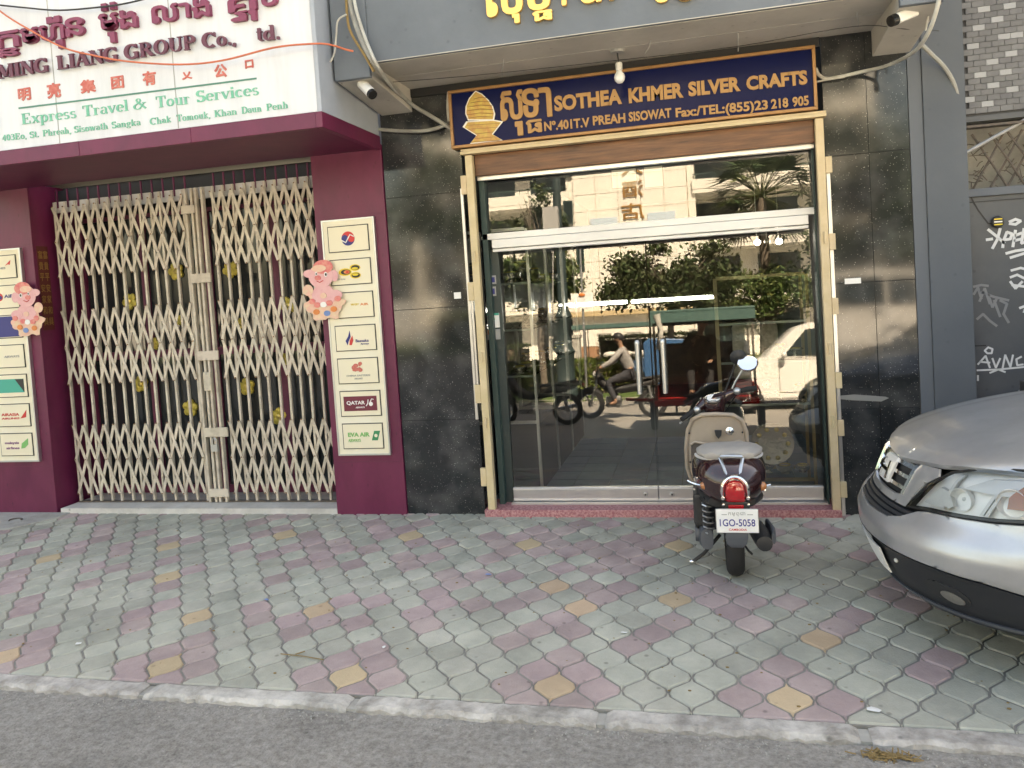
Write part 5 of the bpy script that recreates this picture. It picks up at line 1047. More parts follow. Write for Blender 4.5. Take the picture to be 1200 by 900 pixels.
# carved ivory coloured screen
a = at(857, 378, 0.62); b = at(914, 442, 0.62)
t = thing('carved_screen', 'pale carved slab with rounded top standing behind the glass shelves', 'carving', (a.x, 0.62, b.z)); m = MB()
m.wall([(a.x, b.z), (b.x, b.z), (b.x, a.z-0.04), (b.x-0.02, a.z-0.008), (b.x-0.06, a.z), (a.x+0.05, a.z), (a.x+0.01, a.z-0.02), (a.x, a.z-0.05)], 0.60, 0.05); m.build('slab', M['ivory'], t, bevel=0.008)
for k in range(26): m = MB(); m.ball((a.x+rr.uniform(.03, b.x-a.x-.03), 0.598, b.z+rr.uniform(.04, a.z-b.z-.04)), rr.uniform(.012, .025), 7, 5, (1, .35, 1)); m.build('relief', M['ivory'], t, smooth=True)
for u, v, s_, ds in ((872, 452, 0.15, 'left'), (898, 450, 0.17, 'right, with a white rosette')):
    c = at(u, v, 0.52); t = thing('red_box', 'red presentation box on the cabinet shelf, the %s one' % ds, 'box', c, 0, 'red boxes in the cabinet')
    B((c.x-s_/2, 0.50, c.z-0.05), (c.x+s_/2, 0.60, c.z+0.04)).build('box', M['redbox'], t, bevel=0.006)
    if 'rosette' in ds:
        for k in range(6): q = k*PI/3; m = MB(); m.lathe([(0, -0.006), (0.012, -0.003), (0.014, 0.0)], (c.x+math.cos(q)*0.018, 0.498, c.z+math.sin(q)*0.018), 'Y', 8); m.build('petal', M['whitep'], t)
    B((c.x-s_/2-0.003, 0.497, c.z+0.012), (c.x+s_/2+0.003, 0.603, c.z+0.017)).build('lid_seam', M['qmaroon'], t)

# ------------------------------------------------------------------ fittings outside
bl = thing('light_bulb', 'round white bulb hanging from the canopy soffit in front of the blue sign', 'lamp', (-0.47, -0.3, 3.12))
c = at(726, 90, -0.3)
m = MB(); m.lathe([(0, -0.045), (0.018, -0.042), (0.033, -0.025), (0.038, -0.004), (0.034, 0.014), (0.02, 0.034), (0.016, 0.042)], c, 'Z', 16); m.build('globe', M['bulb'], bl, smooth=True)
m = MB(); m.lathe([(0.0165, 0.04), (0.022, 0.045), (0.024, 0.085), (0.02, 0.095), (0, 0.096)], c, 'Z', 14); m.build('cap', M['camw'], bl, smooth=True)
m = MB(); m.tube([c+Vector((0, 0, 0.095)), c+Vector((-0.004, 0, 0.14)), (c.x-0.005, -0.3, 3.286)], 0.006, 6); m.build('flex', M['cable'], bl)
m = MB(); m.lathe([(0.05, 3.286), (0.045, 3.270), (0.0, 3.268)], (c.x-0.005, -0.3, 0), 'Z', 14); m.build('ceiling_rose', M['greyp'], bl)
def cctv(p, d, label, r=0.036, L=0.17, flat=False):
    d = Vector(d).normalized(); t = thing('security_camera', label, 'camera', p)
    m = MB(); m.tube([p, p+d*L*0.86], r, 16) if not flat else None
    if flat:
        u = d.cross(Vector((0, 0, 1))).normalized(); w_ = u.cross(d)
        rings = [[p+d*t_+u*a*r*1.05+w_*b*r*0.85 for a, b in ((-1, -.8), (-.8, -1), (.8, -1), (1, -.8), (1, .8), (.8, 1), (-.8, 1), (-1, .8))] for t_ in (0, L*0.72)]
        m.loft(rings)
    m.build('housing', M['camw'], t, smooth=True, bevel=0.003)
    m = MB(); q = L*0.72 if flat else L*0.86; m.tube([p+d*q, p+d*(q+L*0.2 if flat else L)], [r*0.98, r*0.9], 16); m.build('front_ring', M['camb'], t, smooth=True)
    m = MB(); m.tube([p+d*L*0.2, p+d*(L*0.1)+Vector((-0.0, 0.01, 0.05)), p+Vector((-0.03, 0.03, 0.09))], 0.011, 8); m.lathe([(0.0, 0.105), (0.03, 0.10), (0.034, 0.09), (0.0, 0.088)], p+Vector((-0.03, 0.03, 0.0)), 'Z', 12); m.build('arm', M['camw'], t, smooth=True)
    if flat:
        m = MB(); w2 = UP; m.tube([p+Vector((0, 0, 0)), p+Vector((0.07, 0.02, 0.03)), p+Vector((0.10, 0.04, 0.01)), p+Vector((0.09, 0.1, -0.09))], 0.006, 6); m.build('lead', M['pvcw'], t)
p = at(424, 98, -0.66); cctv(p, (0.62, -0.45, -0.62), 'white bullet security camera under the left canopy bracket')
p = at(1070, 14, -0.60); cctv(p, (-0.80, -0.45, -0.34), 'white box security camera with black front under the right canopy bracket', 0.036, 0.19, True)
def cable(name, pts, r, mt, label, cat='cable', n=7, group=None):
    P = [at(*p) for p in pts]; Q = []
    for i in range(len(P)-1):
        p0, p1, p2, p3 = P[max(0, i-1)], P[i], P[i+1], P[min(len(P)-1, i+2)]
        for k in range(5):
            t = k/5; Q.append(0.5*((2*p1)+(p2-p0)*t+(2*p0-5*p1+4*p2-p3)*t*t+(3*p1-p0-3*p2+p3)*t**3))
    Q.append(P[-1]); m = MB(); m.tube(Q, r, n); o = m.build(name, M[mt], None, smooth=True); tag(o, label, cat, group); return o
cable('conduit', [(437, 151, 0.0), (470, 153.5, -.02), (500, 153, -.02), (524, 146, -.02)], 0.014, 'pvc', 'grey conduit running level across the black granite left of the blue sign', 'pipe')
cable('conduit', [(526, 108, -.03), (525, 125, -.03), (526.5, 142, -.03)], 0.014, 'pvcw', 'short pale conduit standing at the left end of the blue sign', 'pipe')
cable('cable_bundle', [(408, -14, -.80), (411, 10, -.80), (424, 48, -.80), (441, 78, -.80), (462, 102, -.4), (482, 122, -.05), (505, 136, -.02), (524, 148, -.02), (541, 160, -.02)], 0.016, 'pvc', 'thick weathered grey cable falling past the left bracket to the sign corner')
cable('cable', [(413, -14, -.83), (418, 14, -.83), (430, 50, -.83), (444, 80, -.82), (460, 103, -.42), (477, 118, -.1)], 0.011, 'pvcw', 'pale cable beside the thick grey one in front of the left bracket')
cable('cable', [(405, -14, -.82), (407, 20, -.82), (412, 40, -.82), (428, 66, -.82), (438, 84, -.8)], 0.009, 'straw', 'brown stained cable on the left of the bundle at the left bracket')
cable('cable', [(406, 17, -.84), (396, 24, -.84), (394, 42, -.84), (392, 62, -.84), (387, 73, -.84)], 0.006, 'pvcw', 'thin loose white cable dangling left of the bracket')
cable('cable', [(400, 98, -.7), (440, 97.5, -.5), (560, 88, -.40), (720, 71, -.40), (860, 55, -.40), (1000, 31, -.40), (1060, 34, -.4), (1100, 36, -.1)], 0.0025, 'cable', 'thin black wire strung along the canopy soffit')
cable('conduit', [(956, 80, -.02), (960, 88, -.02), (972, 92, -.02), (1010, 84, -.05), (1042, 76, -.2), (1072, 60, -.5), (1088, 38, -.7), (1098, 10, -.79), (1102, -12, -.8)], 0.012, 'pvcw', 'pale conduit curving from the blue sign up round the right bracket', 'pipe')
cable('cable', [(956, 96, -.01), (966, 94, -.02), (990, 90, -.03)], 0.007, 'pvcw', 'short pale cable end below the right end of the blue sign')
cable('hose', [(1078, 50, -.12), (1092, 64, -.10), (1106, 78, -.04), (1117, 96, -.0), (1126, 122, 0.02)], 0.014, 'pvc', 'grey hose drooping across the grey render right of the canopy', 'hose')
for i, (u, v, dx) in enumerate(((591, 68, -3), (763, 47, -7), (865, 38, 0), (1004, 10, 2), (405, 93, 0))):
    cable('wire_end', [(u, v, -.45), (u+dx*.3, v+8, -.42), (u+dx, v+16, -.36), (u+dx*.6, v+22, -.3)], 0.0035, 'greyp', 'bent wire end poking from the canopy soffit, number %s from the left' % ['two', 'three', 'four', 'five', 'one'][i], 'wire', 5, 'wire ends under the canopy')
cable('orange_cable', [(-30, -18, -1.02), (0, 13, -1.02), (40, 38, -1.02), (75, 56, -1.02), (110, 65, -1.02), (150, 72, -1.02), (210, 75.5, -1.02), (260, 71, -1.02), (320, 56, -1.02), (362, 51.5, -1.01), (385, 52, -.95), (405, 58, -.85), (414, 60, -.83)], 0.0065, 'ocable', 'thin orange cable sagging across the white signboard')
cable('cable', [(-10, 5, -1.0), (30, 9, -1.0), (70, 12, -1.0), (120, 8, -1.0), (150, 3.5, -1.0), (180, -4, -1.0)], 0.006, 'cable', 'black overhead cable crossing the top of the white signboard')
cable('cable', [(-10, 12, -.6), (20, 10, -.6), (55, 6, -.6), (90, -4, -.6)], 0.016, 'pvcw', 'thick pale cable behind the top left corner of the white signboard')
cable('cable', [(-10, 3, -.5), (20, 2, -.5), (60, -4, -.5)], 0.02, 'pvcw', 'thick pale cable, upper one behind the white signboard')

# ================================================================== RIGHT SIDE: grey column, tiled wall, grey gate with graffiti
gc = thing('grey_column', 'plain blue grey rendered column between the black granite and the graffiti gate', 'column', (1.56, 0.2, 0))
B((1.402, 0.012, -0.05), (1.485, 0.6, 9.0)).build('lighter_margin', M['stripl'], gc); B((1.487, 0.0, -0.05), (1.742, 0.62, 9.0)).build('shaft', M['greywall'], gc, bevel=0.004)
YW = 0.10
tw = thing('tiled_wall', 'grey slate tiled upper wall dotted with pale tiles, top right', 'wall', (3.4, 0.3, 2.6))
B((1.745, YW+0.01, 2.66), (6.0, 0.6, 9.0)).build('backing', mat('tile_backing', (.06,.062,.067), .8), tw)
tmeb = {}
for k in ('slate', 'slatel'):
    t0_ = B((-0.0363, 0, -0.0180), (0.0363, 0.012, 0.0180)).build('tile', M[k], None); tmeb[k] = t0_.data; bpy.data.objects.remove(t0_)
pale = {(u, v) for u, v in [(1179, 5), (1153, 12), (1175, 20), (1144, 34), (1196, 39), (1171, 46), (1136, 54), (1188, 59), (1158, 72), (1143, 88), (1184, 84), (1171, 100), (1192, 107), (1136, 117), (1162, 120), (1187, 133)]}
prow = set()
for u, v in pale:
    q = at(u, v, YW); r = round((q.z-2.70)/0.0385); prow.add((r, round((q.x-1.79-(0.0375 if r % 2 else 0))/0.075)))
nt_ = 0; massm = MB()
for r in range(0, 34):
    for c_ in range(-1, 30):
        x = 1.79+c_*0.075+(0.0375 if r % 2 else 0); z = 2.70+r*0.0385
        if x < 1.782 or x > 4.0: continue
        isp = (r, c_) in prow
        if x < 2.42 and nt_ < 290:
            nt_ += 1; inst(tmeb['slatel' if isp else 'slate'], 'tile', (x, YW-0.004+random.uniform(-.0015, .0015), z), tw)
        else: massm.box((x-0.0363, YW-0.004, z-0.0180), (x+0.0363, YW+0.008, z+0.0180))
massm.build('tile_field', M['slate_i'], tw, kind='stuff')
B((1.745, YW-0.03, 2.625), (6, YW+0.06, 2.66)).build('ledge', M['gategrey'], tw)
B((1.745, YW-0.05, 2.585), (6, YW+0.04, 2.60)).build('lower_ledge', M['darkiron'], tw)
B((1.745, YW+0.5, 1.9), (6.0, YW+0.55, 3.1)).build('yard_wall', mat('pale_yard_wall', (.55,.55,.53), .8, col2=(.3,.3,.29), scale=4, detail=9), tw)
gg = thing('metal_gate', 'dark grey sheet metal gate sprayed with white graffiti behind the silver car', 'gate', (3.5, YW, 0))
B((1.745, YW, -0.05), (5.2, YW+0.05, 2.13)).build('sheet', M['gategrey'], gg)
B((1.745, YW-0.02, 2.132), (5.2, YW+0.07, 2.185)).build('top_rail', M['stripl'], gg, bevel=0.003)
B((1.745, YW-0.004, 2.095), (5.2, YW-0.001, 2.101)).build('fold_line', M['dark'], gg)
x_ = at(1142, 403, YW).x; z_ = at(1150, 405, YW).z; B((x_, YW-0.003, z_-0.004), (x_+0.07, YW+0.002, z_+0.004)).build('slot', M['dark'], gg)
c = at(1169, 260, YW-.02); m = MB(); m.lathe([(0, -0.012), (0.032, -0.010), (0.04, 0.0), (0.03, 0.012)], c, 'Y', 14); lk = m.build('gate_lock', M['black'], gg)
for dz_, mt_ in ((0.018, 'yellow'), (-0.018, 'yellow'), (0.0, 'whitep')): B((c.x-0.024, YW-0.036, c.z+dz_-0.004), (c.x+0.024, YW-0.030, c.z+dz_+0.004)).build('lock_mark', M[mt_], lk)
def spray(strokes, mt, r, name='graffiti'):
    m = MB()
    for st in strokes:
        P = [at(u, v, YW-0.002) for u, v in st]
        n = len(P); ww = r
        for i in range(n-1):
            d = (P[i+1]-P[i]); d = d.normalized() if d.length > 1e-6 else Vector((1, 0, 0)); nn = Vector((-d.z, 0, d.x))*ww; e = Vector((0, -0.0006*(i % 3), 0))
            m.add([P[i]-d*ww*.4-nn+e, P[i+1]+d*ww*.4-nn+e, P[i+1]+d*ww*.4+nn+e, P[i]-d*ww*.4+nn+e], [(0, 1, 2, 3)])
    m.build(name, M[mt], gg, fixn=False)
spray([[(1156, 281), (1163, 280)], [(1158, 269), (1168, 277), (1177, 285)], [(1172, 268), (1169, 280), (1163, 291)], [(1180, 272), (1176, 282), (1175, 290)], [(1180, 272), (1186, 274), (1184, 280), (1178, 281)], [(1190, 270), (1187, 289)], [(1190, 276), (1197, 273)], [(1189, 282), (1197, 280)], [(1200, 268), (1197, 285), (1206, 283)], [(1179, 297), (1190, 294), (1204, 292)], [(1184, 302), (1200, 297)], [(1183, 260), (1190, 257), (1196, 259), (1190, 263), (1183, 262)]], 'chalk', 0.009)
spray([[(1185, 317), (1196, 314), (1204, 316)], [(1184, 325), (1192, 322), (1200, 326)], [(1184, 330), (1190, 338), (1198, 330)], [(1186, 334), (1202, 336)], [(1195, 361), (1203, 358), (1200, 366)]], 'chalk', 0.008)
spray([[(1141, 336), (1150, 334), (1158, 335)], [(1141, 345), (1146, 337), (1150, 350)], [(1148, 353), (1154, 338), (1160, 356)], [(1158, 345), (1163, 360), (1168, 350)], [(1165, 352), (1172, 371)], [(1172, 352), (1180, 356), (1176, 368), (1182, 378)], [(1145, 374), (1152, 368), (1160, 376), (1168, 382)], [(1150, 342), (1165, 348), (1182, 352)]], 'chalk2', 0.008)
spray([[(1154, 411), (1158, 407), (1163, 409), (1162, 414), (1157, 414), (1154, 411)], [(1146, 427), (1155, 417), (1160, 431)], [(1148, 424), (1160, 425)], [(1163, 420), (1167, 431), (1172, 420)], [(1175, 431), (1178, 416), (1184, 430), (1187, 416)], [(1197, 418), (1191, 421), (1192, 428), (1199, 427)], [(1201, 430), (1206, 414)], [(1145, 434), (1170, 433), (1200, 430)], [(1160, 437), (1170, 433), (1178, 436)], [(1146, 440), (1146, 446)]], 'chalk', 0.006)
spray([[(1136, 228), (1146, 246), (1158, 262), (1162, 262)]], 'dark', 0.005, 'drip_mark')
# lattice railing with stair rail over the gate
rl = thing('lattice_railing', 'rusty lattice railing over the graffiti gate with a slanting steel handrail', 'railing', (3.0, YW, 2.2))
m = MB()
for k in range(16):
    x0 = 1.70+k*0.105
    for s_ in (-1, 1):
        xa, xb = (x0, x0+0.20) if s_ > 0 else (x0+0.20, x0)
        za, zb = 2.19, 2.55
        if xa < 1.745 or xb < 1.745: continue
        m = MB(); m.tube([(xa, YW+0.02+0.006*s_, za), ((xa+xb)/2, YW+0.005+.006*s_, (za+zb)/2+random.uniform(-.01, .01)), (xb, YW+0.02+0.006*s_, zb)], 0.0075, 6); m.build('lattice_bar', M['darkiron'], rl)
m = MB(); a = at(1130, 180, YW-0.02); b = at(1215, 133, YW-0.02); m.tube([a, b], 0.013, 8); m.build('handrail', M['steel'], rl)
rr = random.Random(3); m = MB()
for k in range(150):
    p = Vector((rr.uniform(1.76, 3.2), YW+rr.uniform(.03, .10), rr.uniform(2.18, 2.52))); q = p+Vector((rr.uniform(-.1, .1), rr.uniform(-.02, .02), rr.uniform(-.08, .08))); m.tube([p, (p+q)/2+Vector((0, 0, rr.uniform(-.02, .02))), q], 0.003, 4, cap=False)
o = m.build('dry_creeper', M['darkiron'], None); o['kind'] = 'stuff'; o['label'] = 'dry creeper stems tangled in the lattice railing'
wb = B((1.745, 0.62, -0.1), (12, 0.7, 2.6)).build('garden_wall', M['gategrey']); tag(wb, 'plain grey yard wall behind the gate', 'wall')
# ================================================================== SCOOTER (rear towards the street)
sc = thing('motor_scooter', 'dark brown retro scooter with beige leg shield and pale seat parked before the glass doors', 'scooter', (0.10, -1.06, -0.032))
def ell(cx, cy, cz, rx, rz, n=20, p=2.0, y=None):
    return [Vector((cx+rx*math.copysign(abs(math.cos(2*PI*k/n))**(2/p), math.cos(2*PI*k/n)), cy, cz+rz*math.copysign(abs(math.sin(2*PI*k/n))**(2/p), math.sin(2*PI*k/n)))) for k in range(n)]
def wheel(par, c, R, w_, spin, ax, rim_m, name='wheel', spokes=0, tread=True):
    # wheel whose axle points along ax
    ax = Vector(ax).normalized(); u = ax.cross(Vector((0, 0, 1))).normalized(); v = Vector((0, 0, 1)); v = u.cross(ax)
    Mx = Matrix((( ax.x, u.x, v.x, c[0]), (ax.y, u.y, v.y, c[1]), (ax.z, u.z, v.z, c[2]), (0, 0, 0, 1)))
    m = MB(); h = w_/2
    m.lathe([(R*0.70, -h*0.8), (R*0.84, -h), (R*0.93, -h*0.82), (R*0.985, -h*0.45), (R, 0), (R*0.985, h*0.45), (R*0.93, h*0.82), (R*0.84, h), (R*0.70, h*0.8)], (0, 0, 0), 'X', 32).xf(Mx)
    t = m.build('tyre', M['rubber'], par, smooth=True)
    m = MB(); m.lathe([(R*0.70, -h*0.78), (R*0.66, -h*0.5), (R*0.62, 0), (R*0.66, h*0.5), (R*0.70, h*0.78), (R*0.715, 0), (R*0.70, -h*0.78)], (0, 0, 0), 'X', 28)
    m.lathe([(0.0, -h*0.9), (R*0.17, -h*0.9), (R*0.19, 0), (R*0.17, h*0.9), (0.0, h*0.9)], (0, 0, 0), 'X', 16)
    if spokes == 0:
        for k in range(5): a = 2*PI*k/5; m.tube([(0, R*.15*math.cos(a), R*.15*math.sin(a)), (0, R*.65*math.cos(a+.1), R*.65*math.sin(a+.1))], 0.014, 6)
    m.xf(Mx); m.build('rim', rim_m, t, smooth=True)
    if spokes:
        m = MB()
        for k in range(spokes): a = 2*PI*k/spokes; s_ = (-1)**k; m.tube([(s_*h*.6, R*.16*math.cos(a+.4*s_), R*.16*math.sin(a+.4*s_)), (0, R*.66*math.cos(a), R*.66*math.sin(a))], 0.0025, 4, cap=False)
        m.xf(Mx); m.build('spokes', M['chrome'], t)
    return t
ax_ = Vector((1, 0.02, 0.0))
wheel(sc, (0.105, -1.06, 0.172), 0.205, 0.098, 0, ax_, M['silverframe'])
wheel(sc, (0.045, -0.075, 0.24), 0.188, 0.085, 0, Vector((0.93, 0.35, 0)), M['silverframe'])
# tail shell
rings = []
for y, cx, cz, rx, rz, p in ((-1.335, .118, .545, .060, .060, 2.2), (-1.31, .115, .55, .105, .085, 2.3), (-1.26, .110, .562, .155, .122, 2.4), (-1.18, .104, .572, .192, .140, 2.5), (-1.05, .097, .575, .210, .143, 2.6), (-0.90, .090, .562, .208, .135, 2.8), (-0.76, .082, .53, .185, .12, 2.8), (-0.66, .078, .50, .15, .11, 2.6)):
    rings.append(ell(cx, y, cz, rx, rz, 28, p))
MB().loft(rings).build('tail_shell', M['scoot'], sc, smooth=True)
m = MB(); m.loft([ell(.102, -1.26, .452, .13, .035, 20, 2.6), ell(.098, -1.1, .445, .185, .045, 20, 2.8), ell(.088, -.8, .43, .185, .05, 20, 2.8), ell(.08, -.66, .42, .16, .06, 20, 2.6)]); m.build('side_skirt', M['plastic'], sc, smooth=True)
# seat
rings = []
for y, cz, rx, rz in ((-1.235, .700, .04, .010), (-1.22, .703, .14, .024), (-1.15, .708, .180, .033), (-1.04, .704, .188, .035), (-0.93, .690, .175, .036), (-0.86, .672, .13, .034), (-0.82, .655, .03, .012)):
    rings.append(ell(.100-(y+1.2)*(-0.03), y, cz, rx, rz, 26, 2.6))
st = MB().loft(rings).build('seat', M['seat'], sc, smooth=True)
m = MB(); pts = [Vector((.100+.186*math.cos(a), -1.06+.175*math.sin(a), .681)) for a in [PI+PI*k/18 for k in range(19)]]; m.tube(pts, 0.0085, 8); m.build('seat_piping', M['seatd'], st, smooth=True)
# grab rail loop
pts = [(.050, -1.235, .698), (.060, -1.262, .710), (.085, -1.27, .713), (.135, -1.27, .711), (.163, -1.262, .708), (.172, -1.24, .698), (.152, -1.30, .63), (.134, -1.325, .588), (.122, -1.33, .579), (.108, -1.33, .579), (.096, -1.325, .588), (.074, -1.30, .63)]
MB().tube([Vector(p) for p in pts], 0.0115, 8, closed=True).build('grab_rail', M['silverframe'], sc, smooth=True)
# tail lamp
tlp = MB(); rings = []
for y, s_ in ((-1.300, 1.0), (-1.345, .96), (-1.365, .80), (-1.372, .5)):
    rings.append([Vector((.119+.056*s_*a, y, .532+.062*s_*b)) for a, b in ((-1, -.85), (-.8, -1), (.8, -1), (1, -.85), (1, .2), (.85, .65), (.5, .95), (0, 1.05), (-.5, .95), (-.85, .65), (-1, .2))])
tl_ = tlp.loft(rings).build('tail_light', M['redlens'], sc, smooth=True)
m = MB(); pts = [Vector((.119+.068*math.cos(a), -1.335, .535+.078*math.sin(a))) for a in [PI*1.0-PI*k/14 for k in range(15)]]; m.tube([Vector((.051, -1.335, .50))]+pts+[Vector((.187, -1.335, .50))], [0.006]+[0.0125]*15+[0.006], 8); m.build('chrome_hood', M['chrome'], tl_, smooth=True)
for x in (.052, .186): m = MB(); m.lathe([(0, -.012), (.010, -.010), (.012, .01)], (x, -1.345, .498), 'Y', 10); m.lathe([(0, -.012), (.008, -.010), (.010, .01)], (x, -1.345, .462), 'Y', 10); m.build('chrome_bolt', M['chrome'], tl_, smooth=True)
B((.045, -1.345, .425), (.193, -1.27, .478), .012).build('tail_bracket', M['plastic'], sc)
B((.079, -1.357, .436), (.160, -1.345, .462), .003).build('reflector', M['redlens'], sc)
# turn signals
for sx, x, z in ((-1, -.040, .540), (1, .266, .535)):
    m = MB(); m.ball((x, -1.235, z), 0.031, 14, 10, (.95, .8, .85)); t_ = m.build('turn_signal', M['orlens'], sc, smooth=True)
    m = MB(); m.tube([(x-sx*.075, -1.215, z+.003), (x-sx*.03, -1.222, z+.001)], .008, 8); m.ball((x, -1.222, z), 0.030, 14, 8, (1, .7, .9)); m.tube([(x+sx*.028, -1.225, z), (x+sx*.05, -1.222, z+.004)], .006, 8); m.build('signal_stalk', M['chrome'], t_, smooth=True)
m = MB(); m.tube([(-.135, -1.18, .555), (-.115, -1.20, .548), (-.085, -1.215, .541)], .008, 8); m.build('helmet_hook', M['chrome'], sc, smooth=True)
# plate
pt = MB(); pt.box((.012, -1.385, .318), (.230, -1.381, .444), 0); pl_ = pt.build('number_plate', M['whitep'], sc, bevel=.0)
m = MB(); m.box((.008, -1.383, .314), (.234, -1.3775, .448)); m.build('plate_frame', M['silverframe'], pl_, bevel=.002)
m = MB(); lay(m, '1GO-5058', .028, .215, .352, .392, -1.3865, .0015, .012); m.build('plate_number', mat('plate_blue', (.03, .03, .22), .5), pl_, fixn=False)
m = MB(); lay(m, 'កម្ពុជា', .075, .165, .408, .432, -1.3865, .0015, .0); m.box((.04, -1.3865, .415), (.068, -1.385, .419)); m.box((.175, -1.3865, .415), (.205, -1.385, .419)); m.build('plate_header', M['greyp'], pl_, fixn=False)
m = MB(); lay(m, 'CAMBODIA', .075, .170, .328, .340, -1.3865, .0015, .01); m.build('plate_footer', M['red'], pl_, fixn=False)
# mudflap and rear fender
m = MB()
m.loft([[Vector((.119+a*.058, -1.375, .32)), Vector((.119+b*.058, -1.375, .32)), Vector((.119+b*.058, -1.35, .32)), Vector((.119+a*.058, -1.35, .32))] for a, b in ((-1, 1),)]+[[Vector((.113+x0, y0, z)), Vector((.113+x1, y0, z)), Vector((.113+x1, y0+.02, z)), Vector((.113+x0, y0+.02, z))] for x0, x1, y0, z in ((-.058, .062, -1.372, .285), (-.052, .055, -1.362, .245), (-.030, .032, -1.352, .222))])
m.build('mudflap', M['plasticg'], sc, bevel=.004)
m = MB(); rings = []
for k in range(9):
    a = math.radians(25+k*15); R = .235; y = -1.06-R*math.cos(a); z = .172+R*math.sin(a)
    rings.append([Vector((.107+x, y-.0*x, z+dz)) for x, dz in ((-.06, -.035), (-.052, .0), (-.02, .012), (.02, .012), (.052, 0), (.06, -.035), (.05, -.03), (.0, .0), (-.05, -.03))])
m.loft(rings); m.build('rear_fender', M['plastic'], sc, smooth=True)
# engine, transmission on the left, belt cover
m = MB(); m.loft([ell(-.045, -1.16, .205, .035, .06, 14, 3), ell(-.055, -1.05, .21, .045, .085, 14, 3), ell(-.055, -.85, .215, .045, .08, 14, 3), ell(-.045, -.68, .24, .05, .085, 14, 3)]); m.build('engine_case', M['plasticg'], sc, smooth=True)
m = MB(); m.box((-.115, -1.13, .27), (-.015, -.86, .46), .02); m.build('air_box', M['plastic'], sc)
m = MB(); m.box((-.03, -.98, .20), (.06, -.62, .40), .02); m.lathe([(0, -.02), (.05, -.018), (.055, .02), (0, .02)], (-.095, -1.05, .21), 'X', 16); m.lathe([(0, -.02), (.04, -.018), (.045, .02), (0, .02)], (-.095, -.82, .22), 'X', 16); m.build('engine_block', M['plasticg'], sc, smooth=True)
m = MB(); m.tube([(-.035, -1.20, .46), (-.035, -1.12, .20)], .022, 10); m.build('shock_absorber', M['plastic'], sc, smooth=True)
sp = MB(); sp.tube([Vector((-.035+.03*math.cos(k*.9), -1.195+.06*k/40+.03*math.sin(k*.9), .44-.20*k/40)) for k in range(41)], .005, 5); sp.build('spring', M['silverframe'], sc)
m = MB(); m.loft([ell(.262, -1.33, .232, .020, .022, 14), ell(.262, -1.325, .236, .043, .042, 14), ell(.255, -1.20, .238, .050, .052, 14, 2.4), ell(.235, -1.0, .225, .048, .05, 14, 2.4), ell(.20, -.84, .20, .03, .03, 14)]); ex = m.build('silencer', M['plastic'], sc, smooth=True)
m = MB(); m.loft([ell(.315, -1.27, .25, .010, .032, 12, 3), ell(.318, -1.2, .25, .014, .045, 12, 3), ell(.30, -1.0, .24, .012, .04, 12, 3)]); m.build('heat_shield', M['plasticg'], ex, smooth=True)
m = MB(); m.tube([(.20, -.86, .2), (.15, -.72, .16), (.08, -.6, .2)], .016, 8); m.build('exhaust_pipe', M['silverframe'], sc, smooth=True)
# stands
g0 = gz(-.9)
m = MB(); m.tube([(.03, -.84, .13), (-.03, -.87, .07), (-.075, -.90, .03), (-.135, -.92, g0+.018)], .011, 8); s_ = m.build('side_stand', M['plastic'], sc, smooth=True)
m = MB(); m.ball((-.145, -.925, g0+.016), .017, 10, 8, (1.2, 1, .9)); m.build('stand_foot', M['chrome'], s_, smooth=True)
m = MB(); m.tube([(.16, -1.0, .13), (.185, -1.04, .10), (.205, -1.06, .085)], .007, 6); m.build('kick_lever', M['plastic'], sc, smooth=True)
# floor board, centre tunnel
m = MB(); m.box((-.11, -.66, .27), (.25, -.36, .335), .02); m.build('footboard', M['scbeige'], sc)
m = MB(); m.loft([ell(.075, -.66, .44, .09, .12, 18, 2.8), ell(.07, -.5, .40, .06, .09, 18, 2.8), ell(.06, -.36, .40, .06, .1, 18, 2.8)]); m.build('centre_tunnel', M['scbeige'], sc, smooth=True)
# leg shield: beige inner face with rolled rim, dark outer skin
out = [(-.150, .315), (-.178, .42), (-.176, .56), (-.158, .68), (-.120, .755), (-.055, .792), (.05, .797), (.165, .785), (.225, .742), (.255, .66), (.258, .53), (.245, .40), (.225, .30), (.04, .27)]
out = [(.045+(x-.045)*.93, z) for x, z in out]
def shell_y(x, z): return -.37+.10*((x-.045)/.2)**2*0.8+(.04 if z < .4 else 0)*((.4-z)/.1)
m = MB(); vs = []; n = len(out)
cx, cz = .045, .53
rings = []
for f in (1.0, .86, .6, .3, .02): rings.append([Vector((cx+(x-cx)*f, shell_y(cx+(x-cx)*f, z)+(.035*(1-f) if f < 1 else -.0), cz+(z-cz)*f)) for x, z in out])
m.loft(rings, cap=False); back = [[Vector((p.x, p.y+.035, p.z)) for p in r] for r in (rings[0], rings[2], rings[4])]; m.loft(back, cap=False)
ls = m.build('leg_shield', M['scbeige'], sc, smooth=True)
m = MB(); m.tube([Vector((x, shell_y(x, z)-.004, z)) for x, z in out], .015, 10, closed=True); m.build('shield_rim', M['scbeige'], ls, smooth=True)
m = MB(); r0 = [Vector((x*1.0, shell_y(x, z)+.045, z)) for x, z in out]; r1 = [Vector((cx+(x-cx)*.6, shell_y(x, z)+.12, cz+(z-cz)*.7)) for x, z in out]; r2 = [Vector((cx+(x-cx)*.1, .0-.16, cz+(z-cz)*.1)) for x, z in out]; m.loft([r0, r1, r2]); m.build('outer_shield', M['scoot'], sc, smooth=True)
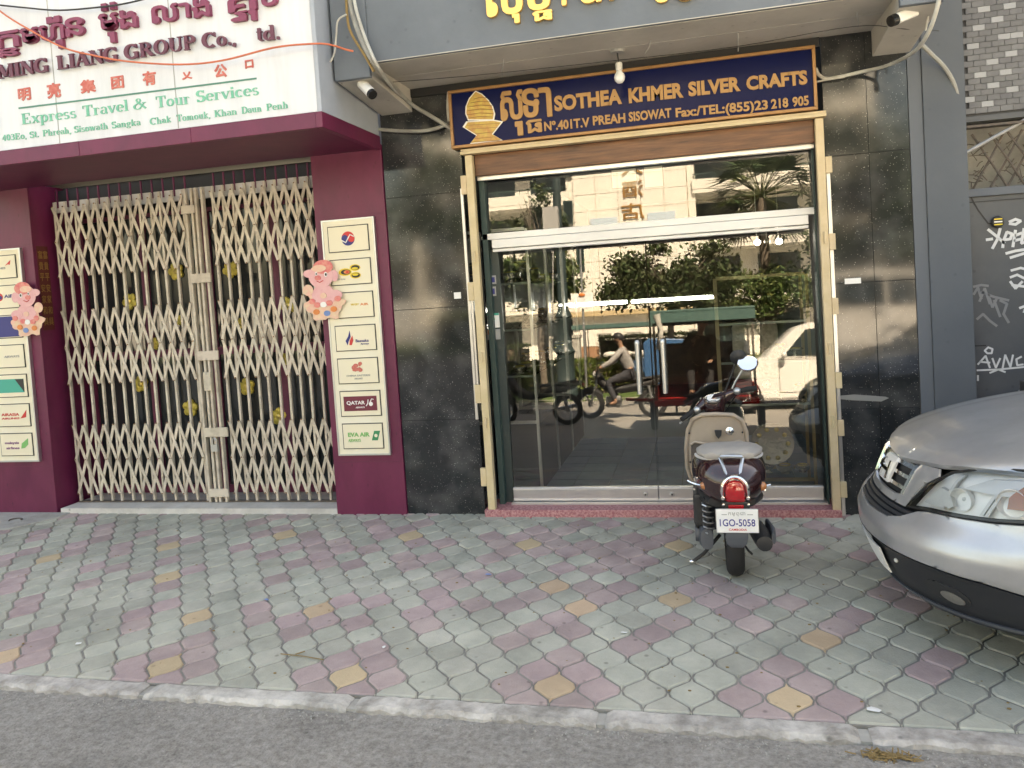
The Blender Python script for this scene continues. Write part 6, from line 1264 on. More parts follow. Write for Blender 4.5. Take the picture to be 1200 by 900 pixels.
# glove box pocket (recess with lip, its shade painted into a darker plastic)
lip = [(-.128, .60), (-.10, .618), (-.03, .604), (.05, .598), (.13, .604), (.19, .62), (.222, .60), (.217, .50), (.20, .42), (-.09, .40), (-.13, .47)]
m = MB(); m.wall(lip, -.395, .02); m.build('glove_pocket', mat('shaded_pocket_plastic', (.085, .070, .060), .6), ls, bevel=.006)
m = MB(); m.tube([Vector((x, -.40, z)) for x, z in lip[:7]], .008, 8); m.build('pocket_lip', M['scbeige'], ls, smooth=True)
c = Vector((.130, -.385, .685)); m = MB(); m.lathe([(0, -.022), (.012, -.020), (.02, -.014), (.027, -.012), (.029, .0)], c, 'Y', 18); ig = m.build('ignition_lock', M['chrome'], ls, smooth=True)
m = MB(); m.box((c.x-.003, c.y-.026, c.z-.010), (c.x+.003, c.y-.021, c.z+.010)); m.build('key_slot', M['black'], ig)
m = MB(); m.wall([(.032, .69), (.08, .69), (.074, .655), (.056, .632), (.038, .655)], -.39, .02); m.build('bag_hook', M['plastic'], ls, bevel=.003)
for x, z in ((-.135, .66), (.215, .66), (-.14, .46)): m = MB(); m.lathe([(0, -.008), (.006, -.007), (.007, 0)], (x, shell_y(x, z)-.006, z), 'Y', 8); m.build('screw', M['plastic'], ls)
# steering column, handlebar cover
m = MB(); m.loft([ell(.045, -.25, .70, .052, .03, 16), ell(.043, -.25, .74, .06, .05, 16)]); 
rings = []
for z, cx_, rx, ry in ((.72, .045, .052, .06), (.76, .044, .060, .07), (.82, .042, .072, .08), (.865, .042, .088, .085), (.90, .044, .085, .075), (.918, .046, .05, .045)):
    rings.append([Vector((cx_+rx*math.cos(2*PI*k/20)+.0, -.25+ry*math.sin(2*PI*k/20), z+.22*rx*math.cos(2*PI*k/20))) for k in range(20)])
hb = MB().loft(rings).build('handlebar_cover', M['scoot'], sc, smooth=True)
for s_, pts in ((1, [(.10, -.25, .885), (.155, -.255, .915), (.20, -.27, .93)]), (-1, [(-.02, -.26, .86), (-.05, -.28, .84), (-.075, -.30, .825)])):
    m = MB(); m.tube(pts, [.042, .03, .022], 12); m.build('bar_shroud', M['scoot'], hb, smooth=True)
m = MB(); m.tube([(.20, -.27, .93), (.255, -.285, .943), (.318, -.31, .955)], [.016, .0175, .017], 12); m.build('right_grip', M['rubber'], sc, smooth=True)
m = MB(); m.tube([(-.075, -.30, .825), (-.125, -.335, .80), (-.18, -.375, .765)], [.016, .0175, .017], 12); m.build('left_grip', M['rubber'], sc, smooth=True)
for pts in ([(.185, -.25, .915), (.22, -.215, .918), (.30, -.235, .925)], [(-.08, -.28, .80), (-.125, -.285, .768), (-.19, -.33, .735)]):
    m = MB(); m.tube(pts, [.008, .007, .005], 8); m.ball(pts[-1], .008, 8, 6); m.build('brake_lever', M['silverframe'], sc, smooth=True)
for x, y, z in ((.195, -.285, .935), (-.075, -.315, .82)): m = MB(); m.ball((x, y, z), .026, 12, 8, (1, .9, 1)); m.build('switch_housing', M['silverframe'], sc, smooth=True)
# speedometer
n_ = Vector((-.0, -.62, .78)).normalized(); c = Vector((.036, -.315, .892)); Rm = n_.to_track_quat('Z', 'Y').to_matrix().to_4x4(); Mx = Matrix.Translation(c) @ Rm
m = MB(); m.lathe([(0.0, .004), (.040, .004), (.047, .006), (.050, -.002), (.048, -.03)], (0, 0, 0), 'Z', 24).xf(Matrix.Translation(c) @ Rm @ Matrix.Diagonal((1.05, .75, 1, 1))); sp_ = m.build('speedometer', M['chrome'], sc, smooth=True)
m = MB(); m.lathe([(0, .0065), (.041, .0065)], (0, 0, 0), 'Z', 24).xf(Matrix.Translation(c) @ Rm @ Matrix.Diagonal((1.05, .75, 1, 1))); m.build('dial', M['whitep'], sp_)
m = MB(); m.add([(-.002, -.01, .0085), (.002, -.01, .0085), (.012, .02, .0085), (.009, .021, .0085)], [(0, 1, 2, 3)]).xf(Mx); m.build('needle', M['red'], sp_)
m = MB(); m.add([(-.018, -.028, .0075), (.018, -.028, .0075), (.018, -.018, .0075), (-.018, -.018, .0075)], [(0, 1, 2, 3)]).xf(Mx); m.build('odometer', M['greyp'], sp_)
# right mirror and its arm, tilted skywards
m = MB(); m.tube([(.165, -.26, .95), (.19, -.27, 1.0), (.225, -.285, 1.055), (.245, -.29, 1.09)], .007, 8); m.build('mirror_stalk', M['silverframe'], sc, smooth=True)
n_ = Vector((-.08, -.80, .60)).normalized(); Rm = n_.to_track_quat('Z', 'Y').to_matrix().to_4x4(); c = Vector((.272, -.30, 1.122))
m = MB(); m.lathe([(.052, .0), (.058, .004), (.061, -.002), (.055, -.018), (.03, -.032), (0, -.036)], (0, 0, 0), 'Z', 26).xf(Matrix.Translation(c) @ Rm @ Matrix.Diagonal((1.12, 1, 1, 1))); mr_ = m.build('mirror_shell', M['chrome'], sc, smooth=True)
m = MB(); m.lathe([(0, .0018), (.053, .001)], (0, 0, 0), 'Z', 26).xf(Matrix.Translation(c) @ Rm @ Matrix.Diagonal((1.12, 1, 1, 1))); m.build('mirror_glass', M['mirror'], mr_)
m = MB(); m.lathe([(.050, .0), (.056, -.012), (.03, -.032), (0, -.036)], (0, 0, 0), 'Z', 22).xf(Matrix.Translation(Vector((.215, -.25, 1.165))) @ Vector((0, .9, .3)).to_track_quat('Z', 'Y').to_matrix().to_4x4()); m.tube([(.12, -.22, .93), (.17, -.23, 1.05), (.212, -.245, 1.15)], .006, 7); m.build('second_mirror', M['plastic'], sc, smooth=True)
for pts in ([(.20, -.225, .915), (.17, -.16, .86), (.10, -.18, .76)], [(-.10, -.27, .80), (-.06, -.17, .84), (.02, -.18, .76)], [(-.12, -.29, .79), (-.09, -.2, .74), (.0, -.22, .68)]):
    m = MB(); m.tube(pts, .004, 6); m.build('brake_cable', M['rubber'], sc, smooth=True)
for x, z in ((-.085, .575), (.285, .50), (-.105, .51)): m = MB(); m.lathe([(0, -.004), (.007, -.003), (.008, 0)], (x, -1.20, z), 'Y', 8); m.build('bolt', M['chrome'], sc)
m = MB(); m.tube([(-.02, -1.0, .45), (-.075, -1.08, .36), (-.10, -1.1, .26), (-.06, -1.0, .2)], .009, 7); m.build('breather_hose', M['rubber'], sc, smooth=True)
# front fender and fork
m = MB(); rings = []
for k in range(8):
    a = math.radians(20+k*20); R = .215; q = Vector((.045, -.075, .24))+Vector((.35*-1*0, 0, 0)); d_ = Vector((-.35, .93, 0))
    cc = Vector((.045, -.075, .24))+d_*(R*math.cos(a))+Vector((0, 0, R*math.sin(a))); s2 = Vector((.93, .35, 0))
    rings.append([cc+s2*x+Vector((0, 0, dz)) for x, dz in ((-.058, -.04), (-.05, 0), (0, .015), (.05, 0), (.058, -.04), (0, .0))])
m.loft(rings); m.build('front_fender', M['scoot'], sc, smooth=True)
m = MB(); m.tube([(.045, -.22, .6), (.045, -.14, .42), (-.01, -.12, .3), (-.012, -.1, .24)], .018, 8); m.build('fork', M['plastic'], sc, smooth=True)

# ================================================================== SILVER CAR (nose towards the scooter)
PHI = math.radians(1.5)
cr = thing('parked_car', 'silver sport utility car with black lower bumper nosing in from the right edge', 'car', (0.73, -1.60, gz(-1.60)), PHI)
def lerp(tb, x):
    if x <= tb[0][0]: return tb[0][1]
    for (a, b), (c_, d) in zip(tb[:-1], tb[1:]):
        if x <= c_: return b+(d-b)*(x-a)/(c_-a)
    return tb[-1][1]
FZ = [(.16, .20), (.24, .12), (.34, .07), (.44, .035), (.47, .0), (.54, -.005), (.60, .02), (.66, .08), (.74, .11), (.82, .145), (.88, .20), (.95, .30), (1.05, .6)]
WZ = [(.16, .82), (.24, .86), (.34, .895), (.44, .91), (.55, .915), (.66, .91), (.78, .90), (.90, .87), (1.0, .84)]
LC = .75
def front(s, z, off=0.0):
    F = lerp(FZ, z); W = lerp(WZ, z)
    fade = min(1, max(0, (abs(s)-45)/45)); F = F*(1-.75*fade)+.12*fade*.75
    if abs(s) <= 90:
        a = math.radians(s); y = W*math.copysign(abs(math.sin(a))**.95, a); x = F+LC*(1-math.cos(a)**1.0)
        nx, ny = -math.cos(a), math.sin(a)
    else:
        y = math.copysign(W, s); x = F+LC+(abs(s)-90)*.045; nx, ny = 0, math.copysign(1, s)
    L = math.hypot(nx, ny); return Vector((x+off*nx/L, y+off*ny/L, z))
def cliph(poly, ax, v, keep):
    o = []
    for i in range(len(poly)):
        a, b = poly[i], poly[(i+1) % len(poly)]; ia = (a[ax] >= v) == keep; ib = (b[ax] >= v) == keep
        if ia: o.append(a)
        if ia != ib:
            t = (v-a[ax])/(b[ax]-a[ax]); p = [a[0]+(b[0]-a[0])*t, a[1]+(b[1]-a[1])*t]; p[ax] = v; o.append(tuple(p))
    return o
def patch(poly, surf, du, dv, off=0.0, skirt=0.012, nskirt=None):
    mb = MB(); u0 = min(p[0] for p in poly); u1 = max(p[0] for p in poly); v0 = min(p[1] for p in poly); v1 = max(p[1] for p in poly)
    nu = max(1, int(math.ceil((u1-u0)/du))); nv = max(1, int(math.ceil((v1-v0)/dv)))
    for i in range(nu):
        a, b = u0+(u1-u0)*i/nu, u0+(u1-u0)*(i+1)/nu
        col_ = cliph(cliph(poly, 0, a, True), 0, b, False)
        if len(col_) < 3: continue
        for j in range(nv):
            c_, d = v0+(v1-v0)*j/nv, v0+(v1-v0)*(j+1)/nv
            q = cliph(cliph(col_, 1, c_, True), 1, d, False); r = []
            for p in q:
                if not r or (abs(p[0]-r[-1][0])+abs(p[1]-r[-1][1])) > 1e-7: r.append(p)
            if len(r) > 2 and abs(r[0][0]-r[-1][0])+abs(r[0][1]-r[-1][1]) < 1e-7: r.pop()
            if len(r) >= 3: mb.add([surf(p[0], p[1], off) for p in r], [tuple(range(len(r)))])
    if skirt:
        E = []
        for i in range(len(poly)):
            a, b = poly[i], poly[(i+1) % len(poly)]; k = max(1, int(math.ceil(max(abs(b[0]-a[0])/du, abs(b[1]-a[1])/dv))))
            for q in range(k): E.append((a[0]+(b[0]-a[0])*q/k, a[1]+(b[1]-a[1])*q/k))
        n = len(E); mb.add([surf(p[0], p[1], off) for p in E]+[surf(p[0], p[1], off-skirt) for p in E], [(i, (i+1) % n, n+(i+1) % n, n+i) for i in range(n)])
    return mb
def cp_(name, poly, mt, du=4, dv=.025, off=0.0, skirt=.012, par=None, surf=front, mirror=False):
    ps = [poly] if not mirror else [poly, [(-u, v) for u, v in poly][::-1]]
    res = []
    for p in ps:
        mb = patch(p, surf, du, dv, off, skirt); mb.xf(cr.matrix_world.copy() if False else CARM)
        res.append(mb.build(name, M[mt], par or cr, smooth=True))
    return res
CARM = Matrix.Translation(Vector((0.73, -1.60, gz(-1.60)))) @ Matrix.Rotation(PHI, 4, 'Z')
# dark core behind every gap
def core(s, z, off=0): return front(s, z, -.085)
cp_('inner_core', [(-92, .27), (92, .27), (92, .86), (-92, .86)], 'dark', 6, .06, 0, 0, surf=core)
low = [(-90, .26), (-60, .25), (-25, .225), (25, .225), (60, .25), (90, .26), (90, .34), (78, .37), (62, .425), (50, .455), (38, .465), (0, .465), (-38, .465), (-50, .455), (-62, .425), (-78, .37), (-90, .34)]
cp_('lower_bumper', low, 'suvblk', 3, .02, .006, .03)
cp_('lower_bumper', [(-128, .22), (-90.3, .255), (-90.3, .34), (-104, .335), (-108, .30), (-120, .2)], 'suvblk', 3, .03, .006, .02)
cp_('bumper', [(-118, .345), (-104, .345), (-90, .347), (-78, .376), (-62, .431), (-50, .461), (-38, .471), (0, .471), (38, .471), (50, .461), (62, .431), (78, .376), (90, .347), (118, .345), (112, .60), (100, .715), (90, .745), (79, .755), (71.5, .728), (60, .714), (49, .695), (35.5, .681), (28.6, .674), (24, .660), (20, .622), (15, .600), (0, .590), (-15, .600), (-20, .622), (-24, .660), (-28.6, .674), (-35.5, .681), (-49, .695), (-60, .714), (-71.5, .728), (-79, .755), (-90, .745), (-100, .715), (-112, .60)], 'suv', 2.5, .018)
# styling crease between bumper and black part is the skirt; grille slot with slats
for zc in (.606, .624, .642):
    w_ = 22+(zc-.60)*110
    cp_('grille_slat', [(-w_, zc-.006), (w_, zc-.006), (w_, zc+.005), (-w_, zc+.005)], 'suvblk', 4, .02, -.004, .014)
cp_('grille_surround', [(-18.3, .658), (-12, .657), (0, .657), (12, .657), (18.3, .658), (19.6, .70), (23, .78), (27, .822), (25, .848), (17.3, .845), (15.5, .70), (10, .688), (0, .686), (-10, .688), (-15.5, .70), (-17.3, .845), (-25, .848), (-27, .822), (-23, .78), (-19.6, .70)], 'suv', 2, .02)
cp_('grille_mesh', [(-15.8, .69), (15.8, .69), (17.5, .845), (-17.5, .845)], 'plastic', 3, .03, -.02, .0)
for zc in (.725, .775, .822):
    cp_('grille_bar', [(-15, zc-.008), (15, zc-.008), (15.4, zc+.008), (-15.4, zc+.008)], 'chrome', 3, .02, -.004, .012)
cp_('chrome_trim', [(-16.8, .80), (-15.6, .70), (-14.2, .70), (-15.5, .845), (-17.2, .845)], 'chrome', 2, .03, .006, .012); cp_('chrome_trim', [(16.8, .80), (15.6, .70), (14.2, .70), (15.5, .845), (17.2, .845)][::-1], 'chrome', 2, .03, .006, .012)
# emblem: plain letter form in a rounded frame
for poly in ([(-3.4, .73), (-2.4, .73), (-1.9, .81), (-2.9, .81)], [(3.4, .73), (2.4, .73), (1.9, .81), (2.9, .81)][::-1], [(-2.5, .762), (2.5, .762), (2.5, .778), (-2.5, .778)]): cp_('emblem', poly, 'chrome', 2, .03, .02, .012)
cp_('emblem_frame', [(-4.5, .715), (4.5, .715), (5, .815), (4, .83), (-4, .83), (-5, .815)], 'lampdull', 2, .03, .008, .012)
# number plate on the nose
cp_('number_plate', [(-10, .30), (10, .30), (10, .425), (-10, .425)], 'whitep', 3, .03, .030, .008)
# headlamps: bowl, bezel, clear lens
lamp = [(-25, .652), (-31, .670), (-40, .682), (-52, .700), (-62, .721), (-71, .735), (-78, .765), (-84, .83), (-85, .865), (-74, .905), (-62, .903), (-52, .898), (-43, .886), (-35, .843), (-30, .775), (-26.5, .69)]
lamp = [(-(18.6+(-u-25)*1.12), v+(.008 if u > -30 else .006)) for u, v in lamp]
for sg_ in (1, -1):
    P = lamp if sg_ == 1 else [(-u, v) for u, v in lamp][::-1]
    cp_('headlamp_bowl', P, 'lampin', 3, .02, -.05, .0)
    hl = cp_('headlamp', P, 'lensclear', 2.5, .015, .003, .0)[0]
    f = lambda q: [(u*sg_, v) for u, v in q] if sg_ == 1 else [(-u, v) for u, v in q][::-1]
    rim = MB(); n = len(P); rim.tube([CARM @ front(u, v, -.004) for u, v in P], .006, 6, closed=True); rim.build('lamp_gasket', M['black'], hl, smooth=True)
    cp_('headlamp_bezel', f([(-24, .70), (-33, .70), (-35, .72), (-32, .77), (-28, .78)]), 'lampdull', 2, .02, -.02, .02)
    cp_('headlamp_bezel', f([(-36, .80), (-46, .80), (-58, .81), (-60, .865), (-50, .865), (-42, .85)]), 'lampdull', 2, .02, -.015, .03)
    cp_('amber_reflector', f([(-50.5, .758), (-62, .768), (-76, .80), (-79, .85), (-66, .878), (-53.5, .872), (-50, .80)]), 'orlens', 2, .02, -.012, .01)
    for s0, z0, r0 in ((-36, .75, .048), (-51, .775, .058)):
        c0 = front(s0*sg_, z0, -.03); nrm = (front(s0*sg_, z0, .1)-c0).normalized(); Rm = nrm.to_track_quat('Z', 'Y').to_matrix().to_4x4()
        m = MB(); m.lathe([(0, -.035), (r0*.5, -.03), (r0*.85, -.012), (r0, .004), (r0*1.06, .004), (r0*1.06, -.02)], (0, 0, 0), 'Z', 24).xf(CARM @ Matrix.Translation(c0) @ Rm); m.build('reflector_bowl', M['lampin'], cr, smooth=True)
        m = MB(); m.ball((0, 0, -.022), r0*.2, 12, 8).xf(CARM @ Matrix.Translation(c0) @ Rm); m.build('bulb_cap', M['lampdull'], cr, smooth=True)
    for a_, b_ in ((-30, .70), (-43.5, .71), (-45, .71)):
        cp_('bezel_rib', f([(a_, b_), (a_-1.1, b_), (a_-3.6, .845), (a_-2.6, .845)]), 'lampdull', 2, .03, -.022, .02)
    # fog lamp recess in the black bumper
    P = [(-36+8*math.cos(2*PI*k/20), .352+.046*math.sin(2*PI*k/20)) for k in range(20)]; P = f(P)
    cp_('fog_recess', P, 'plastic', 2, .02, .0085, .004); 
    P = [(-38+4*math.cos(2*PI*k/18), .340+.026*math.sin(2*PI*k/18)) for k in range(18)]; cp_('fog_lamp', f(P), 'silverd', 2, .02, .012, .004)
    c0 = front(-17*sg_, .40, .01); m = MB(); m.ball(CARM @ c0, .016, 10, 6, (.6, 1, .6)); m.build('tow_eye_cap', M['lampdull'], cr, smooth=True)
cp_('bumper_lip', [(-58, .262), (0, .24), (58, .262), (56, .276), (0, .254), (-56, .276)], 'plasticg', 4, .02, .018, .012)
# bonnet
def hood(u, v, off=0):
    # u across -1..1, v along 0..1 from the leading edge back
    e = abs(u); W = .80*(1-.10*(1-v)**2)
    s = math.degrees(math.asin(min(1, e*.985)))*(1 if u > 0 else -1)
    lead = front(s if abs(s) < 90 else math.copysign(89, s), .855+.012*(1-e)); y = W*u
    x0 = lead.x*(1-0)+0.0; x0 = .155+LC*(1-math.sqrt(max(0, 1-(e*.93)**2)))*.92
    x = x0+(1.20-x0+.12*(1-e*e)*0-.10*e*e)*v
    zc = .74+.40*(1-math.exp(-(x+.035)/.55))
    z = zc-.075*e**2.6-.035*e**8-.004*math.exp(-((e-.55)/.05)**2)
    z -= .05*math.exp(-v/.03)*0.25
    return Vector((x, y, z+off))
m = MB(); nu, nv = 48, 30
g_ = [[hood(-1+2*i/nu, (j/nv)**1.6) for i in range(nu+1)] for j in range(nv+1)]
m.loft([r for r in g_], cap=False)
# loft closes rings, so build the sheet by hand instead
m = MB(); vs = [p for r in g_ for p in r]; fs = [(j*(nu+1)+i, j*(nu+1)+i+1, (j+1)*(nu+1)+i+1, (j+1)*(nu+1)+i) for j in range(nv) for i in range(nu)]
lip_ = [Vector((p.x+.012, p.y, p.z-.02)) for p in g_[0]]; n0 = len(vs); vs += lip_; fs += [(i, n0+i, n0+i+1, i+1) for i in range(nu)]
for side in (0, nu):
    n0 = len(vs); vs += [Vector((r[side].x, r[side].y*.99, r[side].z-.03)) for r in g_]; fs += [(j*(nu+1)+side, (j+1)*(nu+1)+side, n0+j+1, n0+j) for j in range(nv)]
m.add(vs, fs).xf(CARM); m.build('bonnet', M['suv'], cr, smooth=True)
# front wings: from the headlamp up to the bonnet edge and back along the side
def wing(u, v, off=0):       # u 0..1 back along the side, v 0..1 from the shoulder up to the bonnet line
    sy = WINGS; h = hood(sy*1.0, min(1, .02+u*.98)) if u <= 1 else hood(sy, 1)
    s = 74+u*(103-74) if u < .3 else 82.7+(u-.3)/.7*20.5
    lo = front(sy*(72+u*32), .86+.03*u) if True else None
    lo = Vector((max(lo.x, h.x-.02)*.5+h.x*.5, sy*(.885-.07*(1-u)**3), .875+.045*u))
    lo.x = h.x
    p = h.lerp(lo, v); p.y += sy*.018*math.sin(PI*v); p.z += .012*math.sin(PI*v); return p
for WINGS in (1, -1):
    m = MB(); nu, nv = 20, 8; vs = [wing(i/nu, j/nv) for j in range(nv+1) for i in range(nu+1)]; fs = [(j*(nu+1)+i, j*(nu+1)+i+1, (j+1)*(nu+1)+i+1, (j+1)*(nu+1)+i) for j in range(nv) for i in range(nu)]
    m.add(vs, fs).xf(CARM); m.build('wing_top', M['suv'], cr, smooth=True)
    side = [(-108.5, .61), (-118.5, .345), (-101, .345)] if False else None
    sgn = WINGS
    P = [(94, .665), (108, .615), (112, .56), (116, .40), (120, .36)]
    poly = [(93, .668), (108.6, .607), (112, .50)]
    # side panel with wheel arches (centre s=112 and 172)
    def archp(c0): return [(c0+9.2*math.cos(a), .36+.40*math.sin(a)) for a in [math.radians(k) for k in range(0, 181, 15)]]
    a1 = archp(112); a2 = archp(170)
    body = [(100.5, .712), (112.2, .598), (112.2, .50)]+[p for p in a1[::-1] if p[0] > 112.4 or False]+[(121.5, .30)]+[(160.5, .30)]+a2[::-1]+[(179.5, .36), (190, .36), (190, .95), (112, .92), (110.5, .84), (100, .86), (86, .87), (80.5, .765), (90, .749)]
    Q = [(u*sgn, v) for u, v in body]; Q = Q if sgn > 0 else Q[::-1]
    cp_('side_panel', Q, 'suv', 3, .03, 0.0, .02)
    for s0, s1, nm in ((127, 147, 'door'), (147.3, 165, 'door')):
        fr_ = MB(); pts = [(s0, .34), (s1, .34), (s1, .96), (s0, .96)]
        E = [];
        for i in range(4):
            a, b = pts[i], pts[(i+1) % 4]; E += [(a[0]+(b[0]-a[0])*k/6, a[1]+(b[1]-a[1])*k/6) for k in range(6)]
        fr_.tube([CARM @ front(u*sgn, v, .001) for u, v in E], .003, 4, closed=True); dd = fr_.build('door_shut_line', M['black'], cr)
        c0 = CARM @ front((s1-3)*sgn, .86, .03); m = MB(); m.box((c0.x-.09, c0.y-.012, c0.z-.012), (c0.x+.09, c0.y+.012, c0.z+.012), .006); m.build('door_handle', M['suv'], dd)
    for c0, z0 in ((112, 0), (170, 0)):
        p = front(c0*sgn, .36, -.10); q = CARM @ Vector((p.x, p.y, .355)); wheel(cr, q, .345, .22, 0, CARM.to_3x3() @ Vector((0, 1, 0)), M['silverframe'])
# cabin
def ring(x, z, w_, n=18):
    return [Vector((x, w_*math.cos(PI*k/(n-1)), z)) for k in range(n)]
cab = MB(); W0, W1 = .80, .62
sec = [(1.02, 1.06, .82), (1.30, 1.30, .76), (1.72, 1.60, .66), (2.2, 1.68, .64), (3.2, 1.67, .63), (4.0, 1.58, .62), (4.45, 1.10, .76), (4.52, .95, .80)]
rings = []
for x, z, w_ in sec: rings.append([Vector((x, -.86, .93)), Vector((x, -w_, max(.95, z-.06))), Vector((x, -w_*.8, z)), Vector((x, 0, z+.02)), Vector((x, w_*.8, z)), Vector((x, w_, max(.95, z-.06))), Vector((x, .86, .93))])
cab.loft(rings).xf(CARM); cab.build('cabin_shell', M['suv'], cr, smooth=True)
for sgn in (1, -1):
    for (x0, x1, x2, x3) in ((1.35, 2.42, 2.42, 1.86), (2.50, 3.35, 3.35, 2.50), (3.43, 4.25, 3.98, 3.43)):
        m = MB(); pz = lambda x, z: Vector((x, sgn*(.865-(z-.95)*.33), z)); m.add([pz(x0, .99), pz(x1, .99), pz(x2, 1.52), pz(x3, 1.50)], [(0, 1, 2, 3)]).xf(CARM); m.build('side_window', M['bwin'], cr)
m = MB(); m.add([(1.06, -.70, 1.10), (1.06, .70, 1.10), (1.70, .56, 1.615), (1.70, -.56, 1.615)], [(0, 1, 2, 3)]).xf(CARM); m.build('windscreen', M['bwin'], cr)
m = MB(); m.box((.99, -.72, 1.00), (1.10, .72, 1.075), .01); m.xf(CARM); m.build('cowl', M['plastic'], cr)
m = MB(); m.box((4.30, -.80, .30), (4.52, .80, .93), .05); m.xf(CARM); m.build('tailgate', M['suv'], cr)
m = MB(); m.box((.5, -.70, .20), (4.3, .70, .30)); m.xf(CARM); m.build('underbody', M['plastic'], cr)
# ================================================================== ACROSS THE STREET (seen mirrored in the shop glass)
YBL = -38.0
def ax_(u, v, Y=YBL): return across(u, v, Y)
bd = thing('cream_building', 'long cream building with balconies and raised gold characters mirrored in the shop glass', 'building', (0, -40, 0))
wx0, wx1 = ax_(672, 240).x, ax_(806, 240).x
B((wx0, YBL-9, -0.1), (wx1, YBL-0.06, 16)).build('core', M['bshade'], bd)
nx_, nz_ = 5, 15; pw = (wx1-wx0)/nx_; ph = 0.95
for i in range(nx_):
    for j in range(nz_): B((wx0+i*pw+.012, YBL-.06, 1.6+j*ph+.012), (wx0+(i+1)*pw-.012, YBL, 1.6+(j+1)*ph-.012)).build('wall_panel', M['bwall'], bd)
B((wx0, YBL-.05, -0.1), (wx1, YBL+.02, 1.58)).build('plinth', M['terrac'], bd)
c0 = ax_(700, 366); B((wx0-.4, YBL, c0.z-.22), (wx1+.2, YBL+.5, c0.z+.05)).build('cornice', M['bshade'], bd)
a = ax_(678, 262); 
for (u0, v0, u1, v1) in ((660, 236, 672, 262), (657, 199, 670, 207), (675, 290, 685, 318)):
    p, q = ax_(u0, v0), ax_(u1, v1); f = B((p.x, YBL-.02, q.z), (q.x, YBL+.03, p.z)).build('window', M['bframe'], bd); B((p.x+.05, YBL+.028, q.z+.05), (q.x-.05, YBL+.04, p.z-.05)).build('pane', M['bwin'], f)
# left and right wings: bays with balconies
def wing_(x0, x1, nm):
    B((x0, YBL-10, -0.1), (x1, YBL-1.4, 16)).build('wing_wall', M['bwall'], bd)
    for fl in range(5):
        z = 0.9+fl*3.05
        n = max(1, int((x1-x0)/2.6)); wv = (x1-x0)/n
        for k in range(n):
            xa = x0+k*wv+.45; f = B((xa, YBL-1.42, z+.55), (xa+wv-.95, YBL-1.36, z+2.35)).build('window', M['bframe'], bd)
            for q in range(2): B((xa+.07+q*(wv-.95)/2, YBL-1.365, z+.62), (xa-.05+(q+1)*(wv-.95)/2, YBL-1.345, z+2.28)).build('pane', M['bwin'], f)
        if fl >= 1:
            B((x0+.25, YBL-1.4, z-.35), (x1-.25, YBL+.0, z-.12)).build('balcony_slab', M['bwall'], bd)
            B((x0+.25, YBL-.12, z-.12), (x1-.25, YBL+.02, z+.42)).build('balcony_parapet', M['bwall'], bd)
            m = MB(); m.tube([(x0+.3, YBL-.05, z+.72), (x1-.3, YBL-.05, z+.72)], .03, 5)
            for k in range(int((x1-x0)/.5)): m.tube([(x0+.4+k*.5, YBL-.05, z+.42), (x0+.4+k*.5, YBL-.05, z+.72)], .018, 4)
            m.build('balcony_railing', M['bframe'], bd)
    for k in range(max(2, int((x1-x0)/3))+1): xx = x0+(x1-x0-.4)*k/max(2, int((x1-x0)/3)); B((xx, YBL-1.39, -.1), (xx+.4, YBL-.15, 15.8)).build('pier', M['bwall'], bd) if k in (0, max(2, int((x1-x0)/3))) else None
wing_(wx0-9.5, wx0-.02, 'left'); wing_(wx1+.02, wx1+9.5, 'right')
gcs = thing('gold_characters', 'raised gold Chinese characters running down the cream wall mirrored in the transom', 'lettering', (ax_(740, 225).x, YBL+.1, 8))
for ch, (u0, v0, u1, v1) in (('大', (728, 183, 753, 205)), ('酒', (729, 212, 754, 231)), ('店', (728, 238, 755, 257))):
    p, q = ax_(u0, (v0+v1)/2), ax_(u1, (v0+v1)/2); r, s_ = ax_((u0+u1)/2, v0), ax_((u0+u1)/2, v1); m = MB(); lay(m, ch, p.x, q.x, s_.z, r.z, YBL+.08, .03, .0, facing=1)
    m.build('character', mat('wall_gold', (.26, .12, .008), .5), gcs, fixn=False)
for (u0, v0, u1, v1), ds in (((692, 257, 724, 266), 'left one without writing'), ((759, 250, 792, 262), 'right one with a black M')):
    p, q = ax_(u0, v0), ax_(u1, v1); t = thing('wall_sign', 'pale blue sign board low on the cream wall, the '+ds, 'sign', (p.x, YBL+.1, q.z), 0, 'pale blue wall signs')
    B((p.x, YBL+.02, q.z-.5), (q.x, YBL+.10, p.z)).build('board', mat('pale_blue_board', (.42, .52, .60), .5), t)
    if 'M' in ds:
        m = MB(); lay(m, 'M', p.x+.55, p.x+.85, q.z-.15, q.z+.12, YBL+.115, .02, .03, facing=1); m.build('lettering', M['black'], t, fixn=False)
